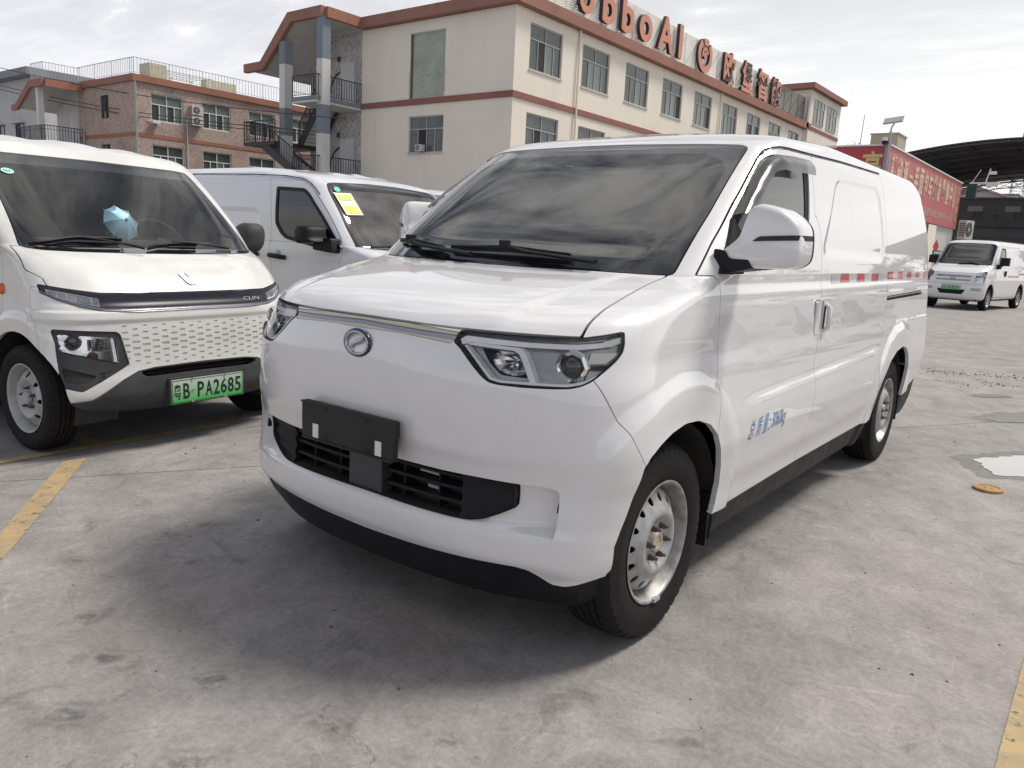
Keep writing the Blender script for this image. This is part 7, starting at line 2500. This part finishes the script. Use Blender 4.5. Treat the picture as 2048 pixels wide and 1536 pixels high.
# ------------------------------------------------------------------ red billboard building on the right
def build_billboard():
    B = thing('billboard_building', 'low white building wrapped in a red Chinese billboard', 'building', (-5.9, 31.6, 0))
    MB().box((-5, .12, 0), (-.12, 17, 5.3)).build('wall', facade_mat('white_sheet_wall', (.55, .54, .51), .3), B)
    MB().box((-1.95, 0, 3.0), (0, .11, 5.50)).build('front_board', M['billboard_red'], B)
    MB().box((-6, 0, 3.0), (-1.952, .11, 5.48)).build('front_board', M['billboard_red'], B)
    L, s0 = 17.0, []
    n = 6
    for k in range(n):
        MB().box((-.11, .115 + k * (L - .12) / n, 3.06), (0, .11 + (k + 1) * (L - .12) / n, 5.50 - .0)).build('side_board', M['billboard_pink'], B)
    MB().box((-.15, -.06, 2.9), (.05, -.002, 5.65)).build('corner_post', mat('pale_steel_post', (.36, .36, .40), .5, metal=.4), B)
    MB().box((-.05, .0, 5.505), (.06, L, 5.56)).build('board_trim', M['win_frame_white'], B)
    MB().box((-6, -.05, 5.505), (-.06, .12, 5.56)).build('board_trim', M['win_frame_white'], B)
    text_on('lettering', '高', M['yellow_letter'], B, (-.92, -.012, 4.20), (1, 0, 0), (0, 0, 1), .72, 1.12, bold=.02, depth=.01)
    text_on('lettering', '新', M['yellow_letter'], B, (-2.6, -.012, 4.20), (1, 0, 0), (0, 0, 1), .72, 1.12, bold=.02, depth=.01)
    for i, ch in enumerate('新能源二手面包车批发零售中心'):
        text_on('lettering', ch, M['cream_letter'], B, (.006, .55 + i * 1.085, 4.10), (0, 1, 0), (0, 0, 1), .86, 1.18 if ch not in '二' else .7, bold=.035, depth=.01)
    for i, ch in enumerate('厂址新能源面包车批发零售中心电话'):
        text_on('lettering', ch, M['cream_letter'], B, (.006, 5.4 + i * .62, 3.34), (0, 1, 0), (0, 0, 1), .40, .36, bold=.01, depth=.008)
    for i, ch in enumerate('买卖置换'):
        text_on('lettering', ch, M['yellow_letter'], B, (.006, 16.0, 4.85 - i * .48), (0, 1, 0), (0, 0, 1), .62, .36, bold=.01, depth=.008)
    b = MB(); b.box((.002, 9.4, .9), (.02, 11.4, 3.0)); b.build('wall_panel', M['cream_wall'], B)
    dia = MB(); dia.add([(.03, 11.10, 2.0), (.03, 11.9, 2.36), (.03, 12.7, 2.0), (.03, 11.9, 1.60)], [(0, 1, 2, 3)]); dia.build('red_diamond', M['billboard_red'], B)
    g = MB(); g.box((.002, 11.2, 1.55), (.05, 13.6, 1.80)); g.build('green_sign', mat('dark_green_sign', (.02, .09, .07), .5), B)
    for k in range(5):
        MB().box((.052, 11.5 + k * .42, 1.62), (.056, 11.74 + k * .42, 1.74)).build('sign_character', M['white_print'], B)
    return B


build_billboard()
_s = thing('solar_lamp', 'solar street lamp with flat grey panel on the billboard corner post', 'street lamp', (-5.90, 31.45, 0))
MB().tube([(0, 0, 2.6), (0, 0, 6.0)], .05, 10).build('pole', M['rail_pale'], _s, 50)
MB().tube([(0, 0, 6.0), (.02, -.02, 6.15), (.10, -.05, 6.28)], .03, 8).build('arm', M['rail_pale'], _s, 50)
_p = MB().box((-.36, -.18, -.03), (.32, .18, .03)).build('lamp_panel', mat('grey_lamp_panel', (.36, .37, .40), .4), _s)
_p.matrix_local = Matrix.Translation((.08, -.04, 6.40)) @ Matrix.Rotation(math.radians(-6), 4, 'Y') @ Matrix.Rotation(math.radians(38), 4, 'X')
_c = thing('dome_camera', 'white dome camera with black eye hung on the corner post', 'camera', (-6.05, 31.38, 5.62))
MB().lathe([(.16, 0), (.16, .11), (.04, .12), (.03, .13)], 18, 'z').build('hood', M['win_frame_white'], _c, 50)
MB().lathe([(.03, .115), (-.04, .105), (-.10, .06), (-.12, 0)], 18, 'z').build('eye', M['gloss_black'], _c, 60)
MB().bar((0, 0, .14), (.14, .08, .2), .03).build('bracket_arm', M['win_frame_white'], _c)
_t = thing('water_tank', 'beige box-shaped tank room on the roof behind the billboard', 'tank', (-7.75, 36, 5.3))
MB().box((0, 0, 0), (1.10, 1.6, 1.25)).build('tank_body', facade_mat('beige_tank_render', (.42, .39, .30), .2), _t)
MB().box((-.04, -.04, 1.252), (1.14, 1.64, 1.30)).build('tank_lid', facade_mat('beige_tank_lid', (.46, .43, .34), .2), _t)
_a = MB().tube([(-8.2, 36, 5.3), (-8.12, 36, 7.4)], [.025, .015], 6).build('mast', M['rail_pale'], None)
tag(_a, 'thin bare aerial mast rising from the roof beside the beige tank', 'mast')


def roof_plant():
    p = thing('potted_plant', 'small dark leafy plant growing on the roof edge by the mast', 'plant', (-8.25, 35.6, 5.3))
    st = MB()
    lf = MB()
    rg = random.Random(5)
    for k in range(16):
        a = rg.uniform(0, 6.28); L = rg.uniform(.35, .85); lean = rg.uniform(.1, .5)
        e = Vector((math.cos(a) * lean * L, math.sin(a) * lean * L, L))
        st.tube([(0, 0, 0), tuple(e * .5 + Vector((0, 0, .05))), tuple(e)], [.012, .008, .004], 4)
        for j in range(9):
            c = e * rg.uniform(.4, 1.05); d = Vector((rg.uniform(-1, 1), rg.uniform(-1, 1), rg.uniform(-.3, .9))).normalized() * rg.uniform(.06, .13)
            s = d.cross(Vector((rg.uniform(-1, 1), 1, .3))).normalized() * .025
            lf.add([tuple(c), tuple(c + d * .5 + s), tuple(c + d), tuple(c + d * .5 - s)], [(0, 1, 2, 3)])
    st.build('stem', mat('plant_stem', (.06, .05, .03), .8), p)
    kind(lf.build('leaves', mat('dark_leaf', (.030, .045, .020), .7, var=.4, scale=8), p, fix=False), 'stuff')
    MB().lathe([(0, .12), (.25, .15), (.25, 0)], 14, 'z').build('pot', M['slat_back'], p)


roof_plant()
air_conditioner('white outdoor air conditioner on the end of the billboard building, above the small van', (-5.80, 48.75, 2.55), (.25, .968), (.968, -.25), .95, 1.02, .42)
_g = thing('green_cabinet', 'dark green cabinet at the end of the billboard with aerials on top', 'cabinet', (-5.7, 48.95, 4.75))
MB().box((0, 0, 0), (.45, .4, .78)).build('cabinet_body', mat('dark_green_cabinet', (.015, .055, .045), .5), _g)
_ae = MB()
_ae.box((.1, .0, .80), (1.5, .3, .88)); _ae.bar((.2, .1, .85), (.55, .1, 1.55), .03); _ae.bar((.85, .1, .85), (1.0, .1, 1.6), .05); _ae.box((.95, .05, 1.30), (1.3, .2, 1.46)); _ae.box((.9, -.05, .66), (1.45, .25, .80))
_ae.build('aerials', M['win_frame_white'], _g)


# ------------------------------------------------------------------ big vaulted canopy and what stands under and behind it
def build_canopy():
    B = thing('vaulted_canopy', 'huge dark vaulted canopy roof carried on steel trusses', 'canopy', (0, 0, 0))
    xs = np.linspace(-17.5, 14, 27)
    z = lambda x: 9.36 - (x + 3.8)**2 / 73.
    y0, y1 = 60.0, 87.7
    ny = 9
    for i in range(len(xs) - 1):
        b = MB()
        xa, xb = xs[i] + .012, xs[i + 1] - .012
        za, zb = z(xa), z(xb)
        b.add([(xa, y0, za), (xb, y0, zb), (xb, y1, zb), (xa, y1, za), (xa, y0, za + .08), (xb, y0, zb + .08), (xb, y1, zb + .08), (xa, y1, za + .08)],
              [(0, 3, 2, 1), (4, 5, 6, 7), (0, 1, 5, 4), (1, 2, 6, 5), (2, 3, 7, 6), (3, 0, 4, 7)])
        b.build('roof_sheet', M['canopy'], B)
    pur = MB()
    for yy in np.linspace(y0 + .2, y1 - .2, ny):
        for i in range(len(xs) - 1):
            pur.bar((xs[i], yy, z(xs[i]) - .12), (xs[i + 1], yy, z(xs[i + 1]) - .12), .10)
    for i in range(0, len(xs), 2):
        pur.bar((xs[i], y0, z(xs[i]) - .06), (xs[i], y1, z(xs[i]) - .06), .08)
    kind(pur.build('purlins', M['canopy'], B), 'stuff')
    for yy, mm in ((y1 + .1, 'rail_pale'),):
        t = MB(); dz = .5
        for i in range(len(xs) - 1):
            a, c = (xs[i], yy, z(xs[i]) - .15), (xs[i + 1], yy, z(xs[i + 1]) - .15)
            t.bar(a, c, .08); t.bar((a[0], yy, a[2] - dz), (c[0], yy, c[2] - dz), .08)
            t.bar(a, (c[0], yy, c[2] - dz), .05); t.bar((a[0], yy, a[2] - dz), c, .05)
            t.bar(a, (a[0], yy, a[2] - dz), .05)
        kind(t.build('truss', M[mm], B), 'stuff')
    for yy in (y0 + .3, y1):
        for xx in (-17.3, 13.8):
            MB().box((xx - .2, yy - .2, 0), (xx + .2, yy + .2, z(xx) - .1)).build('column', M['steel_dark'], B)
    return B


build_canopy()
_b = thing('dark_building', 'low dark two-storey building in the shade under the vaulted canopy', 'building', (0, 75, 0))
_h = [(8.2, 8.85, 4.95, 5.5), (9.7, 10.05, 5.0, 5.25), (11.1, 11.7, 4.95, 5.45), (7.5, 12.9, .3, 3.4), (14, 16, .3, 3.4)]
wall_with_holes(_b, 'wall', (-17, 0, 0), (1, 0), (0, -1), 30, 6.45, _h, M['dark_wall'], depth=.5)
MB().box((-17.4, -.6, 6.452), (13.2, 9, 6.62)).build('roof_slab', M['dark_wall'], _b)
MB().box((-17, -.7, 4.25), (13, -.002, 4.72)).build('balcony_slab', facade_mat('grey_balcony', (.17, .17, .18), .3), _b)
for _x in (-9.3, -6.6, -3.4):
    MB().box((_x, -.05, 5.52), (_x + 1.1, -.003, 5.95)).build('wall_panel', facade_mat('pale_wall_panel', (.50, .51, .53), .2), _b)
_r = thing('gabled_house', 'pale house with gabled roof behind the dark building', 'building', (-13.7, 110, 0))
MB().prism([(-3, 0), (4.6, 0), (4.6, 8.6), (0, 10.2), (-3, 9.3)], 'y', 0, 10).build('wall', facade_mat('pale_pink_wall', (.48, .43, .40), .2), _r)
MB().prism([(-3.3, 9.32), (0, 10.22), (4.9, 8.55), (4.9, 8.75), (0, 10.45), (-3.3, 9.55)], 'y', -.5, 10.5).build('roof', facade_mat('pale_tile_roof', (.42, .37, .35), .3), _r)
_r = thing('flat_house', 'pale grey flat-roofed house right of the gabled house', 'building', (-12.6, 118, 0))
MB().box((0, 0, 0), (2.3, 5, 9.95)).build('wall', M['far_wall'], _r)
MB().box((-.2, -.2, 9.952), (2.5, 5.2, 10.15)).build('roof', M['dark_wall'], _r)


def pylon():
    p = thing('pylon', 'lattice electricity pylon far away beyond the canopy', 'pylon', (-14.7, 160, 0))
    b = MB()
    H, w0, w1 = 24.0, 1.9, .25
    n = 14
    for i in range(n):
        za, zb = H * i / n, H * (i + 1) / n
        a, c = w0 + (w1 - w0) * i / n, w0 + (w1 - w0) * (i + 1) / n
        for sx, sy in ((-1, -1), (1, -1), (1, 1), (-1, 1)):
            b.bar((sx * a, sy * a, za), (sx * c, sy * c, zb), .10)
        for s in (-1, 1):
            b.bar((-a, s * a, za), (c, s * c, zb), .06); b.bar((a, s * a, za), (-c, s * c, zb), .06)
            b.bar((-a, s * a, za), (a, s * a, za), .06)
    for zz, l in ((14.2, 2.6), (17.5, 2.2), (20.5, 1.8)):
        b.bar((-l, 0, zz), (l, 0, zz), .10); b.bar((-l, 0, zz), (0, 0, zz + .7), .06); b.bar((l, 0, zz), (0, 0, zz + .7), .06)
    kind(b.build('lattice', mat('grey_galvanised_steel', (.30, .31, .33), .6, metal=.3), p), 'stuff')


pylon()


# ------------------------------------------------------------------ the yard just right of the frame (seen mirrored in the van's flank)
def tree(x, y, h, label, seed):
    t = thing('tree', label, 'tree', (x, y, 0), 0, 'trees along the right side of the yard')
    rg = random.Random(seed)
    b = MB(); b.tube([(0, 0, 0), (.1, 0, h * .3), (.0, .1, h * .62)], [.16, .12, .06], 8)
    for k in range(6):
        a = rg.uniform(0, 6.28); b.tube([(.05, 0, h * (.32 + .05 * k)), (math.cos(a) * h * .13, math.sin(a) * h * .13, h * (.48 + .05 * k)), (math.cos(a) * h * .24, math.sin(a) * h * .24, h * (.58 + .05 * k))], [.06, .04, .015], 6)
    b.build('trunk', mat('bark', (.07, .055, .04), .9, var=.3) if 'bark' not in bpy.data.materials else bpy.data.materials['bark'], t)
    lf = MB()
    for c in range(26):
        ctr = Vector((rg.gauss(0, h * .24), rg.gauss(0, h * .24), h * rg.uniform(.22, .92)))
        for j in range(130):
            p = ctr + Vector((rg.gauss(0, h * .055), rg.gauss(0, h * .055), rg.gauss(0, h * .045)))
            d = Vector((rg.uniform(-1, 1), rg.uniform(-1, 1), rg.uniform(-1, 1))).normalized() * rg.uniform(.10, .22)
            q = d.cross(Vector((rg.uniform(-1, 1), rg.uniform(-1, 1), 1))).normalized() * .07
            lf.add([tuple(p), tuple(p + d * .5 + q), tuple(p + d), tuple(p + d * .5 - q)], [(0, 1, 2, 3)])
    kind(lf.build('crown', bpy.data.materials.get('tree_leaf') or mat('tree_leaf', (.045, .07, .025), .7, var=.4, scale=3), t, fix=False), 'stuff')
    return t


for _i, (_x, _y, _h, _lb) in enumerate(((10, 62, 4.6, 'nearest bushy tree right of the yard'), (14.5, 66, 5.2, 'second bushy tree right of the yard'), (20, 64, 4.4, 'third bushy tree right of the yard'), (27, 70, 5.6, 'farthest bushy tree right of the yard'))):
    tree(_x, _y, _h, _lb, 20 + _i)
for _i, (_x, _y, _r, _lb) in enumerate(((7.2, 11.5, -84, 'white van parked right of the frame, nearest of the row'), (7.4, 15.2, -86, 'white van parked right of the frame, middle of the row'), (7.3, 19.4, -83, 'white van parked right of the frame, last of the row'))):
    _c = copy_tree(RIGHT_VAN)
    _c.location = (_x - 3.0, _y, 0); _c.rotation_euler = (0, 0, math.radians(_r)); _c['label'] = _lb; _c['group'] = 'vans parked along the right side'
